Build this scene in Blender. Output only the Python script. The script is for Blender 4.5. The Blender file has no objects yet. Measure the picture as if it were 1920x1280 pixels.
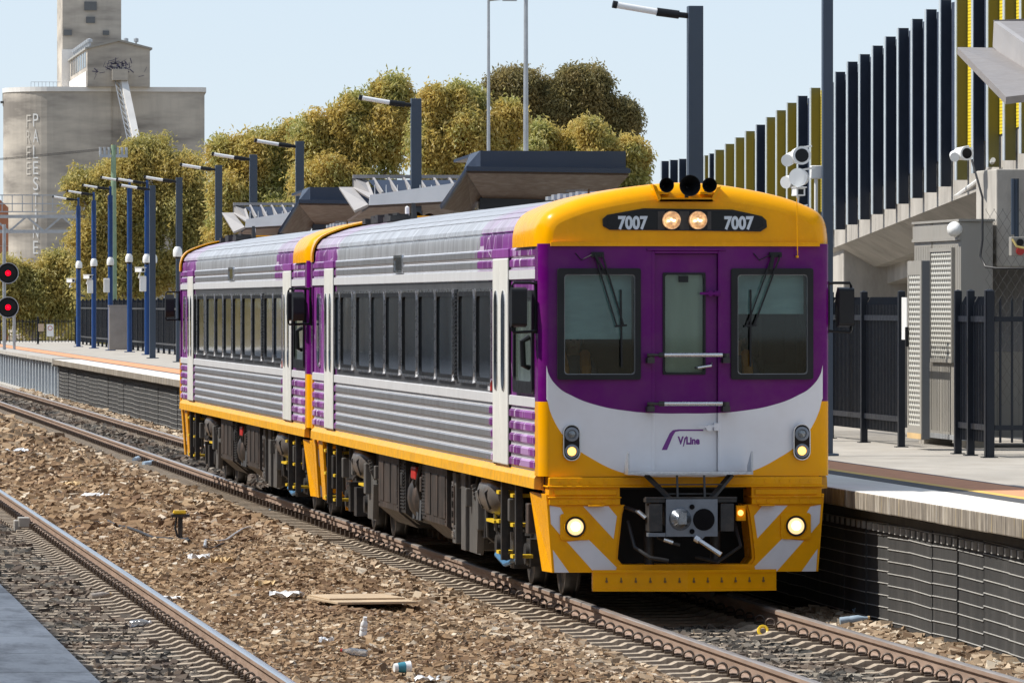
import bpy, bmesh, math, random
import numpy as np
from mathutils import Vector, Matrix
random.seed(7)
RNG = np.random.default_rng(11)
S = bpy.context.scene
COL = S.collection
R = math.radians

# ------------------------------------------------------------------ camera
FPX, TH, CH, VH = 12200.0, math.atan(1490 / 12200.0), 2.99, 570.0
cam_data = bpy.data.cameras.new("camera")
cam = bpy.data.objects.new("camera", cam_data)
COL.objects.link(cam)
cam_data.sensor_width = 36.0
cam_data.lens = FPX / 1920 * 36.0
cam_data.clip_start = 1.0
cam_data.clip_end = 8000.0
cam.location = (0, 0, CH)
cam.rotation_euler = (math.pi / 2 - math.atan((640 - VH) / FPX), 0, -TH)
S.camera = cam


def at(u, v, d):
    """world point seen at photo pixel (u, v) at depth d"""
    xc = (u - 960) / FPX * d
    return Vector((xc * math.cos(TH) + d * math.sin(TH), d * math.cos(TH) - xc * math.sin(TH), CH + (VH - v) / FPX * d))


def depth_for_x(u, X):
    return X / ((u - 960) / FPX * math.cos(TH) + math.sin(TH))


def on_x(u, v, X):
    return at(u, v, depth_for_x(u, X))


# ------------------------------------------------------------------ light
SUN_EL, SUN_AZ = R(50), R(10)
to_sun = Vector((-math.cos(SUN_EL) * math.cos(SUN_AZ), math.cos(SUN_EL) * math.sin(SUN_AZ), math.sin(SUN_EL)))
w = bpy.data.worlds.new("World")
S.world = w
w.use_nodes = True
wn, wl = w.node_tree.nodes, w.node_tree.links
sky = wn.new("ShaderNodeTexSky")
sky.sky_type = 'NISHITA'
sky.sun_disc = False
sky.sun_elevation = SUN_EL
sky.sun_rotation = math.atan2(to_sun.x, to_sun.y)
sky.air_density = 0.7
sky.dust_density = 0.1
sky.ozone_density = 1.5
bg = wn["Background"]
bg.inputs[1].default_value = 0.15
# pale haze low in the sky, all the way round the horizon
wtc = wn.new("ShaderNodeTexCoord")
wsp = wn.new("ShaderNodeSeparateXYZ")
wl.new(wtc.outputs["Generated"], wsp.inputs[0])
wmr = wn.new("ShaderNodeMapRange")
wmr.inputs["From Min"].default_value = 0.02
wmr.inputs["From Max"].default_value = 0.8
wmr.inputs["To Min"].default_value = 0.85
wmr.inputs["To Max"].default_value = 0.6
wl.new(wsp.outputs[2], wmr.inputs["Value"])
wmx = wn.new("ShaderNodeMix")
wmx.data_type = 'RGBA'
wl.new(wmr.outputs[0], wmx.inputs[0])
wl.new(sky.outputs[0], wmx.inputs[6])
wmx.inputs[7].default_value = (2.78, 3.16, 3.62, 1)
wl.new(wmx.outputs[2], bg.inputs[0])
sl = bpy.data.lights.new("sun", 'SUN')
sl.energy = 3.9
sl.angle = R(0.5)
sl.color = (1.0, 0.95, 0.87)
so = bpy.data.objects.new("sun", sl)
so.rotation_euler = (-to_sun).to_track_quat('-Z', 'Y').to_euler()
COL.objects.link(so)
S.view_settings.view_transform = 'Standard'
S.view_settings.look = 'None'
S.view_settings.exposure = 0.6
S.view_settings.gamma = 1.0
S.view_settings.use_curve_mapping = False
try:
    S.cycles.max_bounces = 8
    S.cycles.transparent_max_bounces = 12
    S.cycles.sample_clamp_indirect = 6
except Exception:
    pass


# ------------------------------------------------------------------ helpers
class MB:
    """collects shapes that become ONE mesh"""

    def __init__(s):
        s.v, s.f, s.m, s.sm = [], [], [], []

    def add(s, vs, fs, m=0, smooth=False):
        b = len(s.v)
        s.v.extend([tuple(p) for p in vs])
        for f in fs:
            s.f.append([i + b for i in f])
            s.m.append(m)
            s.sm.append(smooth)
        return s

    def box(s, x0, x1, y0, y1, z0, z1, m=0):
        vs = [(x, y, z) for x in (x0, x1) for y in (y0, y1) for z in (z0, z1)]
        return s.add(vs, [(0, 1, 3, 2), (4, 6, 7, 5), (0, 4, 5, 1), (2, 3, 7, 6), (0, 2, 6, 4), (1, 5, 7, 3)], m)

    def bar(s, p0, p1, w, h=None, m=0, up=(0, 0, 1)):
        """rectangular bar from p0 to p1, w across and h along up"""
        h = h or w
        p0, p1 = Vector(p0), Vector(p1)
        d = (p1 - p0).normalized()
        up = Vector(up)
        if abs(d.dot(up)) > .98:
            up = Vector((0, 1, 0))
        r = d.cross(up).normalized()
        q = r.cross(d).normalized()
        vs = []
        for p in (p0, p1):
            for a, b in ((-1, -1), (1, -1), (1, 1), (-1, 1)):
                vs.append(p + r * a * w / 2 + q * b * h / 2)
        return s.add(vs, [(0, 1, 2, 3), (7, 6, 5, 4), (0, 4, 5, 1), (1, 5, 6, 2), (2, 6, 7, 3), (3, 7, 4, 0)], m)

    def cyl(s, p0, p1, r0, r1=None, n=12, m=0, cap=True, smooth=True):
        r1 = r0 if r1 is None else r1
        p0, p1 = Vector(p0), Vector(p1)
        d = (p1 - p0).normalized()
        a = d.orthogonal().normalized()
        b = d.cross(a)
        vs = []
        for p, r in ((p0, r0), (p1, r1)):
            for i in range(n):
                t = 2 * math.pi * i / n
                vs.append(p + (a * math.cos(t) + b * math.sin(t)) * r)
        s.add(vs, [(i, (i + 1) % n, n + (i + 1) % n, n + i) for i in range(n)], m, smooth)
        if cap:
            s.add(vs[:n], [tuple(range(n))[::-1]], m)
            s.add(vs[n:], [tuple(range(n))], m)
        return s

    def tube(s, pts, r, n=8, m=0):
        pts = [Vector(p) for p in pts]
        rings = []
        ref = None
        for i, p in enumerate(pts):
            d = (pts[min(i + 1, len(pts) - 1)] - pts[max(i - 1, 0)]).normalized()
            a = d.orthogonal().normalized() if ref is None else (ref - d * ref.dot(d)).normalized()
            ref = a
            b = d.cross(a)
            rr = r[i] if isinstance(r, (list, tuple)) else r
            rings.append([p + (a * math.cos(2 * math.pi * k / n) + b * math.sin(2 * math.pi * k / n)) * rr for k in range(n)])
        vs = [q for g in rings for q in g]
        fs = []
        for i in range(len(pts) - 1):
            for k in range(n):
                fs.append((i * n + k, i * n + (k + 1) % n, (i + 1) * n + (k + 1) % n, (i + 1) * n + k))
        s.add(vs, fs, m, True)
        s.add(rings[0], [tuple(range(n))[::-1]], m)
        s.add(rings[-1], [tuple(range(n))], m)
        return s

    def lathe(s, prof, c, axis, n=20, m=0):
        """prof [(r, h)], revolved about axis through c"""
        c, ax = Vector(c), Vector(axis).normalized()
        a = ax.orthogonal().normalized()
        b = ax.cross(a)
        vs = []
        for r, h in prof:
            for k in range(n):
                t = 2 * math.pi * k / n
                vs.append(c + ax * h + (a * math.cos(t) + b * math.sin(t)) * r)
        fs = []
        for i in range(len(prof) - 1):
            for k in range(n):
                fs.append((i * n + k, i * n + (k + 1) % n, (i + 1) * n + (k + 1) % n, (i + 1) * n + k))
        return s.add(vs, fs, m, True)

    def ball(s, c, r, n=14, m=0, sc=(1, 1, 1)):
        prof = [(max(1e-4, r * math.sin(math.pi * i / 8)), -r * math.cos(math.pi * i / 8)) for i in range(9)]
        b = len(s.v)
        s.lathe(prof, (0, 0, 0), (0, 0, 1), n, m)
        for i in range(b, len(s.v)):
            p = s.v[i]
            s.v[i] = (c[0] + p[0] * sc[0], c[1] + p[1] * sc[1], c[2] + p[2] * sc[2])
        return s

    def prism(s, poly, axis, a0, a1, m=0, smooth=False):
        """poly in the two other axes, extruded along axis from a0 to a1"""
        def P(p, a):
            return {'x': (a, p[0], p[1]), 'y': (p[0], a, p[1]), 'z': (p[0], p[1], a)}[axis]
        n = len(poly)
        vs = [P(p, a0) for p in poly] + [P(p, a1) for p in poly]
        s.add(vs, [(i, (i + 1) % n, n + (i + 1) % n, n + i) for i in range(n)], m, smooth)
        s.add(vs[:n], [tuple(range(n))[::-1]], m)
        s.add(vs[n:], [tuple(range(n))], m)
        return s

    def slab(s, pts, t, m=0):
        """planar polygon given a thickness t along its normal (backwards)"""
        pts = [Vector(p) for p in pts]
        nrm = Vector((0, 0, 0))
        for i in range(len(pts)):
            nrm += pts[i].cross(pts[(i + 1) % len(pts)])
        nrm.normalize()
        n = len(pts)
        vs = pts + [p - nrm * t for p in pts]
        s.add(vs, [tuple(range(n)), tuple(range(2 * n - 1, n - 1, -1))] + [(i, n + i, n + (i + 1) % n, (i + 1) % n) for i in range(n)], m)
        return s

    def build(s, name, mats, parent=None, bevel=0, sharp=35, seg=2):
        me = bpy.data.meshes.new(name)
        me.from_pydata(s.v, [], s.f)
        if not isinstance(mats, (list, tuple)):
            mats = [mats]
        for k in mats:
            me.materials.append(k)
        me.polygons.foreach_set("material_index", s.m)
        me.update()
        bm = bmesh.new()
        bm.from_mesh(me)
        bmesh.ops.recalc_face_normals(bm, faces=bm.faces)
        bm.to_mesh(me)
        bm.free()
        me.polygons.foreach_set("use_smooth", s.sm)
        if any(s.sm):
            me.set_sharp_from_angle(angle=R(sharp))
        o = bpy.data.objects.new(name, me)
        COL.objects.link(o)
        if parent is not None:
            o.parent = parent
        if bevel:
            b = o.modifiers.new("bevel", 'BEVEL')
            b.width = bevel
            b.segments = seg
            b.limit_method = 'ANGLE'
            b.angle_limit = R(40)
        return o


def tag(o, label, cat, group=None):
    o["label"] = label
    o["category"] = cat
    if group:
        o["group"] = group
    return o


def struct(o, label=None):
    o["kind"] = "structure"
    if label:
        o["label"] = label
    return o


def stuff(o, label, cat):
    o["kind"] = "stuff"
    o["label"] = label
    o["category"] = cat
    return o


def thing(name, loc, label, cat, group=None, rz=0):
    e = bpy.data.objects.new(name, None)
    e.location = loc
    e.rotation_euler = (0, 0, rz)
    e.empty_display_size = .2
    COL.objects.link(e)
    return tag(e, label, cat, group)


def copy_tree(o, parent=None, skip=()):
    c = o.copy()
    COL.objects.link(c)
    if parent is not None:
        c.parent = parent
    for ch in list(o.children):
        if ch.name.split(".")[0] in skip:
            continue
        copy_tree(ch, c, skip)
    return c


def text_mesh(txt, size, sx=1.0, bold=0.0, align='CENTER'):
    """lettering as (verts, faces) lying in the XZ plane facing -Y"""
    cu = bpy.data.curves.new("lettering", 'FONT')
    cu.body = txt
    cu.size = size
    cu.offset = bold
    cu.align_x = align
    cu.resolution_u = 4
    o = bpy.data.objects.new("lettering", cu)
    COL.objects.link(o)
    dg = bpy.context.evaluated_depsgraph_get()
    me = bpy.data.meshes.new_from_object(o.evaluated_get(dg))
    vs = [(v.co.x * sx, 0.0, v.co.y) for v in me.vertices]
    fs = [tuple(p.vertices) for p in me.polygons]
    bpy.data.objects.remove(o)
    bpy.data.curves.remove(cu)
    bpy.data.meshes.remove(me)
    return vs, fs


# ------------------------------------------------------------------ materials
def new_mat(name):
    m = bpy.data.materials.new(name)
    m.use_nodes = True
    nt = m.node_tree
    return m, nt.nodes, nt.links, nt.nodes["Principled BSDF"]


def C4(c):
    return (c[0], c[1], c[2], 1.0)


def noise(n, l, scale, detail=4, vec=None, rough=.6):
    t = n.new("ShaderNodeTexNoise")
    t.inputs["Scale"].default_value = scale
    t.inputs["Detail"].default_value = detail
    t.inputs["Roughness"].default_value = rough
    if vec is not None:
        l.new(vec, t.inputs["Vector"])
    return t


def coords(n, l, sc=(1, 1, 1), kind="Object"):
    tc = n.new("ShaderNodeTexCoord")
    mp = n.new("ShaderNodeMapping")
    mp.inputs["Scale"].default_value = sc
    l.new(tc.outputs[kind], mp.inputs["Vector"])
    return mp.outputs[0]


def ramp(n, l, fac, stops, interp='LINEAR'):
    r = n.new("ShaderNodeValToRGB")
    r.color_ramp.interpolation = interp
    els = r.color_ramp.elements
    while len(els) > len(stops):
        els.remove(els[-1])
    while len(els) < len(stops):
        els.new(1.0)
    for e, (p, c) in zip(els, stops):
        e.position = p
        e.color = C4(c) if len(c) == 3 else c
    l.new(fac, r.inputs[0])
    return r.outputs[0]


def mixc(n, l, fac, a, b, mode='MIX'):
    x = n.new("ShaderNodeMix")
    x.data_type = 'RGBA'
    x.blend_type = mode
    for k, val in ((0, fac), (6, a), (7, b)):
        if hasattr(val, "is_output"):
            l.new(val, x.inputs[k])
        else:
            x.inputs[k].default_value = C4(val) if isinstance(val, (tuple, list)) else val
    return x.outputs[2]


def math_n(n, l, op, a, b=0.0, c=0.0, clamp=False):
    x = n.new("ShaderNodeMath")
    x.operation = op
    x.use_clamp = clamp
    for k, val in enumerate((a, b, c)):
        if hasattr(val, "is_output"):
            l.new(val, x.inputs[k])
        else:
            x.inputs[k].default_value = val
    return x.outputs[0]


def add_bump(n, l, bs, h, strength=.3, dist=.01):
    b = n.new("ShaderNodeBump")
    b.inputs["Strength"].default_value = strength
    b.inputs["Distance"].default_value = dist
    l.new(h, b.inputs["Height"])
    l.new(b.outputs[0], bs.inputs["Normal"])


def pbr(name, col, rough=.5, metal=0.0, spec=.5, var=.12, scale=3.0, bump=0.0, bscale=60.0, coat=0.0, sc=(1, 1, 1), dirt=None, dirt_amt=.0, dist=.01):
    m, n, l, bs = new_mat(name)
    vec = coords(n, l, sc)
    t = noise(n, l, scale, 5, vec)
    lo = tuple(c * (1 - var) for c in col)
    hi = tuple(min(1, c * (1 + var)) for c in col)
    c = ramp(n, l, t.outputs[0], [(.3, lo), (.7, hi)])
    if dirt is not None:
        t2 = noise(n, l, scale * 2.3, 8, vec, .7)
        f = ramp(n, l, t2.outputs[0], [(.45, (0, 0, 0)), (.75, (dirt_amt,) * 3)])
        c = mixc(n, l, f, c, dirt)
    l.new(c, bs.inputs["Base Color"])
    t3 = noise(n, l, scale * 4, 4, vec)
    rr = ramp(n, l, t3.outputs[0], [(.3, (max(.02, rough * .8),) * 3), (.7, (min(1, rough * 1.2),) * 3)])
    l.new(rr, bs.inputs["Roughness"])
    bs.inputs["Metallic"].default_value = metal
    bs.inputs["Specular IOR Level"].default_value = spec
    if coat:
        bs.inputs["Coat Weight"].default_value = coat
        bs.inputs["Coat Roughness"].default_value = .05
    if bump:
        tb = noise(n, l, bscale, 6, vec)
        add_bump(n, l, bs, tb.outputs[0], bump, dist)
    return m


def emit(name, col, strength, base=(.8, .7, .5)):
    m, n, l, bs = new_mat(name)
    bs.inputs["Base Color"].default_value = C4(base)
    bs.inputs["Emission Color"].default_value = C4(col)
    bs.inputs["Emission Strength"].default_value = strength
    bs.inputs["Roughness"].default_value = .2
    return m


YELLOW = (.88, .385, .0)
PURPLE = (.12, .003, .14)
WHITE = (.78, .78, .80)
M = {}
M['yellow'] = pbr("yellow paint", YELLOW, .25, var=.05, scale=2, coat=.05, spec=.15, dirt=(.45, .22, .02), dirt_amt=.25)
M['purple'] = pbr("purple paint", PURPLE, .22, var=.06, scale=2, coat=.05, spec=.12)
M['white'] = pbr("white paint", (.74, .74, .77), .3, var=.04, coat=.4)
M['black'] = pbr("black rubber", (.012, .013, .015), .45, var=.3, spec=.25)
M['gloss_black'] = pbr("glossy black panel", (.006, .006, .008), .08, var=.2, spec=.2)
M['frame_dark'] = pbr("black underframe steel", (.022, .022, .023), .5, var=.4, scale=5, dirt=(.09, .07, .055), dirt_amt=.5, bump=.15, bscale=40)
M['frame_grey'] = pbr("dusty underframe box", (.026, .024, .023), .45, var=.5, scale=3, sc=(1, 1, .25), dirt=(.13, .09, .07), dirt_amt=.8, bump=.1, bscale=30)
M['coupler'] = pbr("coupler grey paint", (.17, .19, .22), .4, metal=.3, var=.2, scale=6)
M['steel'] = pbr("bare bright steel", (.62, .62, .62), .25, metal=.9, var=.1, scale=10)
M['chrome'] = pbr("polished trim", (.50, .51, .53), .28, metal=1.0, var=.08)
M['wheel'] = pbr("wheel steel", (.09, .085, .08), .38, metal=.6, var=.3, scale=6)
M['doorwhite'] = pbr("cream door paint", (.80, .79, .74), .35, var=.06, scale=2, sc=(1, 1, .3), coat=.2)
M['navy'] = pbr("navy powder coat", (.014, .021, .036), .4, var=.12, scale=3, spec=.3)
M['fence'] = pbr("near black fence paint", (.009, .012, .019), .4, var=.15, scale=3, spec=.3)
M['edge'] = pbr("pale alloy edge strip", (.42, .47, .50), .5, var=.08)  # paler than the fin faces
M['blue'] = pbr("royal blue powder coat", (.006, .045, .17), .4, var=.12, scale=3)
M['polegrey'] = pbr("blue grey pole paint", (.038, .056, .085), .42, var=.1, scale=2, sc=(1, 1, .2))
M['galv'] = pbr("galvanised steel", (.42, .44, .46), .45, metal=.5, var=.12, scale=4)
M['lampwhite'] = pbr("white lamp tube", (.8, .8, .8), .3, var=.03)
M['camwhite'] = pbr("white camera housing", (.8, .8, .78), .35, var=.05)
M['conc'] = pbr("weathered concrete", (.42, .395, .355), .85, var=.16, scale=1.2, sc=(1, 1, .4), dirt=(.16, .14, .12), dirt_amt=.55, bump=.25, bscale=25)
M['cabinet'] = pbr("grey beige cabinet paint", (.30, .285, .255), .45, var=.05, scale=1.5, sc=(1, 1, .3), dirt=(.28, .25, .2), dirt_amt=.3)
M['cabinet_dark'] = pbr("dark grey cabinet paint", (.10, .105, .11), .45, var=.08)
M['glass_dark'] = None


def glass_mat(name, tint, rough=.02, opacity=.5, base=(.01, .012, .014), refl=.95):
    """tinted pane: partly see-through, mirror-like at grazing angles"""
    m, n, l, bs = new_mat(name)
    out = n["Material Output"]
    tr = n.new("ShaderNodeBsdfTransparent")
    tr.inputs[0].default_value = C4(tint)
    gl = n.new("ShaderNodeBsdfGlossy")
    gl.inputs["Roughness"].default_value = rough
    gl.inputs["Color"].default_value = (refl, refl, refl, 1)
    df = n.new("ShaderNodeBsdfDiffuse")
    df.inputs["Color"].default_value = C4(base)
    mx0 = n.new("ShaderNodeMixShader")
    mx0.inputs[0].default_value = opacity
    l.new(tr.outputs[0], mx0.inputs[1])
    l.new(df.outputs[0], mx0.inputs[2])
    fr = n.new("ShaderNodeFresnel")
    fr.inputs["IOR"].default_value = 1.5
    mx = n.new("ShaderNodeMixShader")
    l.new(fr.outputs[0], mx.inputs[0])
    l.new(mx0.outputs[0], mx.inputs[1])
    l.new(gl.outputs[0], mx.inputs[2])
    l.new(mx.outputs[0], out.inputs["Surface"])
    return m


M['windscreen'] = glass_mat("windscreen glass", (.80, .88, .87), opacity=.06, refl=.6)


def side_glass():
    m, n, l, bs = new_mat("dark tinted carriage glass")
    vec = coords(n, l, (1, 1.6, .10))
    t = noise(n, l, 2.2, 7, vec, .65)
    c = ramp(n, l, t.outputs[0], [(.38, (.003, .004, .006)), (.52, (.014, .020, .028)), (.62, (.05, .07, .085)), (.75, (.13, .16, .17))])  # streaky reflections painted into the pane colour
    oi = n.new("ShaderNodeObjectInfo")
    pane = ramp(n, l, oi.outputs["Random"], [(0, (.004, .004, .005)), (.25, (.02, .032, .055)), (.45, (.012, .011, .010)), (.65, (.045, .065, .075)), (.8, (.006, .007, .009)), (1, (.07, .075, .07))], 'CONSTANT')
    c = mixc(n, l, .6, c, pane)
    l.new(c, bs.inputs["Base Color"])
    bs.inputs["Roughness"].default_value = .05
    bs.inputs["IOR"].default_value = 1.30
    v2 = coords(n, l, (1, .6, .5))
    t2 = noise(n, l, 1.3, 2, v2)
    add_bump(n, l, bs, t2.outputs[0], .08, .03)
    return m


M['glass_dark'] = side_glass()


def livery_side():
    """stainless steel side: streaked metal, purple facet film near both ends"""
    m, n, l, bs = new_mat("ribbed stainless with purple film")
    tc = n.new("ShaderNodeTexCoord")
    sp = n.new("ShaderNodeSeparateXYZ")
    l.new(tc.outputs["Object"], sp.inputs[0])
    y, z = sp.outputs[1], sp.outputs[2]
    mp = n.new("ShaderNodeMapping")
    mp.inputs["Scale"].default_value = (1, 2.4, .25)
    l.new(tc.outputs["Object"], mp.inputs[0])
    t = noise(n, l, 2.5, 8, mp.outputs[0], .65)
    steel = ramp(n, l, t.outputs[0], [(.3, (.36, .36, .37)), (.55, (.55, .56, .58)), (.75, (.70, .71, .73))])
    t2 = noise(n, l, 9, 6, mp.outputs[0], .7)
    grime = ramp(n, l, t2.outputs[0], [(.5, (0, 0, 0)), (.8, (.45, .45, .45))])
    steel = mixc(n, l, grime, steel, (.20, .17, .14))
    # facets
    mp2 = n.new("ShaderNodeMapping")
    mp2.inputs["Scale"].default_value = (0, 2.2, 1.3)
    mp2.inputs["Rotation"].default_value = (.5, 0, 0)
    l.new(tc.outputs["Object"], mp2.inputs[0])
    vo = n.new("ShaderNodeTexVoronoi")
    vo.inputs["Scale"].default_value = .95
    l.new(mp2.outputs[0], vo.inputs["Vector"])
    sc = n.new("ShaderNodeSeparateColor")
    l.new(vo.outputs["Color"], sc.inputs[0])
    film = ramp(n, l, sc.outputs[0], [(.0, (.15, .015, .17)), (.35, (.22, .03, .25)), (.6, (.18, .02, .20)), (.8, (.27, .06, .30)), (.95, (.45, .26, .50))], 'CONSTANT')
    ve = n.new("ShaderNodeTexVoronoi")
    ve.feature = 'DISTANCE_TO_EDGE'
    ve.inputs["Scale"].default_value = .95
    l.new(mp2.outputs[0], ve.inputs["Vector"])
    line = math_n(n, l, 'LESS_THAN', ve.outputs["Distance"], .010)
    film = mixc(n, l, line, film, (.6, .5, .63))
    # film zones: y < limit(z) at the front, y > 21.5 at the rear
    above = math_n(n, l, 'GREATER_THAN', z, 3.33)
    lim = math_n(n, l, 'MULTIPLY_ADD', above, 1.15, 4.05)
    wob = math_n(n, l, 'MULTIPLY', sc.outputs[1], .5)
    lim = math_n(n, l, 'ADD', lim, wob)
    f1 = math_n(n, l, 'LESS_THAN', y, lim)
    f2 = math_n(n, l, 'GREATER_THAN', y, 21.3)
    fz = math_n(n, l, 'MAXIMUM', f1, f2)
    # the bright bands at belt height stay bare
    b1 = math_n(n, l, 'COMPARE', z, 2.015, .05)
    b2 = math_n(n, l, 'COMPARE', z, 3.288, .047)
    bb = math_n(n, l, 'MAXIMUM', b1, b2)
    fz = math_n(n, l, 'MULTIPLY', fz, math_n(n, l, 'SUBTRACT', 1.0, bb))
    # only the flat faces of the ribs carry film, the ledges stay bare
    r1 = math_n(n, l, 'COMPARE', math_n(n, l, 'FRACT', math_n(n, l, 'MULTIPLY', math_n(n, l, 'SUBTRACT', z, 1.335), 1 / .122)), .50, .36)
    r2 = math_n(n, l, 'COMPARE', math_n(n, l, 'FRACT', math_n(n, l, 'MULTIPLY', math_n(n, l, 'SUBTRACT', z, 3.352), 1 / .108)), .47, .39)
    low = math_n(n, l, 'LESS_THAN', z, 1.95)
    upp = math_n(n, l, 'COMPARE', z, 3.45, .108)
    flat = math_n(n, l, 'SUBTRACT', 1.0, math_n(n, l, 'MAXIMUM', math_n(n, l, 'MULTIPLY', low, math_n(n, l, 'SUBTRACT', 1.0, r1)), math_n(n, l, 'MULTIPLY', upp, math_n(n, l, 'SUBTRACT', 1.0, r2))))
    fz = math_n(n, l, 'MULTIPLY', fz, math_n(n, l, 'MULTIPLY_ADD', flat, .85, .15))
    roof = math_n(n, l, 'GREATER_THAN', z, 3.74)
    fz2 = math_n(n, l, 'MULTIPLY', fz, math_n(n, l, 'MULTIPLY_ADD', roof, -.62, 1.0))
    # ribs: clean ledges painted pale as if sunlit, between duller flats
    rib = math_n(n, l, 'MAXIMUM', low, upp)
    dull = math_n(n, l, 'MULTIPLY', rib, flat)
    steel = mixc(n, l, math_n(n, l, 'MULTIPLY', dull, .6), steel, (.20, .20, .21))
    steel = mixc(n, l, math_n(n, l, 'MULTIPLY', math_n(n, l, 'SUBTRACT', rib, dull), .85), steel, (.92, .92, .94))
    c = mixc(n, l, fz2, steel, film)
    c = mixc(n, l, math_n(n, l, 'MULTIPLY', bb, .7), c, (.80, .80, .81))
    l.new(c, bs.inputs["Base Color"])
    met = math_n(n, l, 'MULTIPLY_ADD', bb, -.4, math_n(n, l, 'MULTIPLY_ADD', fz, -.45, .6))
    l.new(met, bs.inputs["Metallic"])
    rr = ramp(n, l, t2.outputs[0], [(.3, (.30,) * 3), (.7, (.46,) * 3)])
    l.new(rr, bs.inputs["Roughness"])
    t3 = noise(n, l, 1.5, 2, coords(n, l, (1, .7, 2)))
    add_bump(n, l, bs, t3.outputs[0], .12, .02)
    return m


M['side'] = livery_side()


def belt_mat():
    m, n, l, bs = new_mat("dirty grey window belt")
    vec = coords(n, l, (1, 3, .2))
    t = noise(n, l, 4, 8, vec, .7)
    c = ramp(n, l, t.outputs[0], [(.3, (.07, .07, .075)), (.6, (.14, .14, .15)), (.8, (.22, .21, .2))])
    l.new(c, bs.inputs["Base Color"])
    bs.inputs["Metallic"].default_value = .55
    bs.inputs["Roughness"].default_value = .35
    return m


M['belt'] = belt_mat()


def livery_front():
    """painted cab mask: purple above, white sweep, yellow below"""
    m, n, l, bs = new_mat("purple white yellow cab livery")
    tc = n.new("ShaderNodeTexCoord")
    sp = n.new("ShaderNodeSeparateXYZ")
    l.new(tc.outputs["Object"], sp.inputs[0])
    ax = math_n(n, l, 'ABSOLUTE', sp.outputs[0])
    xn = math_n(n, l, 'DIVIDE', ax, 1.5)
    z = sp.outputs[2]

    def curve(pts):
        fc = n.new("ShaderNodeFloatCurve")
        c = fc.mapping.curves[0]
        while len(c.points) > 2:
            c.points.remove(c.points[1])
        c.points[0].location = (pts[0][0] / 1.5, pts[0][1] / 4)
        c.points[1].location = (pts[-1][0] / 1.5, pts[-1][1] / 4)
        for p in pts[1:-1]:
            c.points.new(p[0] / 1.5, p[1] / 4)
        fc.mapping.update()
        l.new(xn, fc.inputs["Value"])
        return math_n(n, l, 'MULTIPLY', fc.outputs[0], 4.0)
    up = curve([(0, 1.912), (.30, 1.915), (.55, 1.935), (.88, 1.995), (1.12, 2.085), (1.28, 2.19), (1.36, 2.31), (1.385, 2.40), (1.5, 2.40)])
    lo = curve([(0, 1.29), (.45, 1.30), (.67, 1.345), (.93, 1.47), (1.12, 1.60), (1.25, 1.75), (1.34, 1.93), (1.38, 2.06), (1.5, 2.10)])
    is_w = math_n(n, l, 'MULTIPLY', math_n(n, l, 'LESS_THAN', z, up), math_n(n, l, 'GREATER_THAN', z, lo))
    edge = math_n(n, l, 'GREATER_THAN', ax, 1.378)
    # corner column: purple above 2.03, yellow below
    ylow = math_n(n, l, 'LESS_THAN', z, math_n(n, l, 'MINIMUM', lo, 2.03))
    c = mixc(n, l, is_w, PURPLE, WHITE)
    c = mixc(n, l, ylow, c, YELLOW)
    cc = mixc(n, l, math_n(n, l, 'LESS_THAN', z, 2.03), PURPLE, YELLOW)
    c = mixc(n, l, edge, c, cc)
    t = noise(n, l, 3, 5, tc.outputs["Object"])
    c = mixc(n, l, ramp(n, l, t.outputs[0], [(.4, (0, 0, 0)), (.8, (.12,) * 3)]), c, (.3, .2, .12))
    l.new(c, bs.inputs["Base Color"])
    bs.inputs["Roughness"].default_value = .22
    bs.inputs["Specular IOR Level"].default_value = .14
    bs.inputs["Coat Weight"].default_value = .05
    bs.inputs["Coat Roughness"].default_value = .04
    t2 = noise(n, l, 1.2, 2, tc.outputs["Object"])
    add_bump(n, l, bs, t2.outputs[0], .05, .03)
    return m


M['mask'] = livery_front()
# ------------------------------------------------------------------ the railcars
CAR_L = 25.0
CAR_X, CAR_Y = 9.48, 63.5


def fx(u):
    return (u - 1280) / 190.0


def fz(v):
    return (1139 - v) / 190.0


ROOF = [(-1.450, 3.56), (-1.446, 3.68), (-1.415, 3.79), (-1.345, 3.88), (-1.21, 3.95), (-.98, 4.03), (-.66, 4.10), (-.33, 4.15), (0, 4.168)]
ROOF = ROOF + [(-x, z) for x, z in ROOF[-2::-1]]
# finer outline
OUT = []
for i in range(len(ROOF) - 1):
    p0, p1, p2, p3 = [Vector(ROOF[max(0, min(len(ROOF) - 1, k))]) for k in (i - 1, i, i + 1, i + 2)]
    for t in (0, .25, .5, .75):
        OUT.append(tuple(.5 * (2 * p1 + (p2 - p0) * t + (2 * p0 - 5 * p1 + 4 * p2 - p3) * t * t + (3 * p1 - p0 - 3 * p2 + p3) * t ** 3)))
OUT.append(ROOF[-1])


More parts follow.
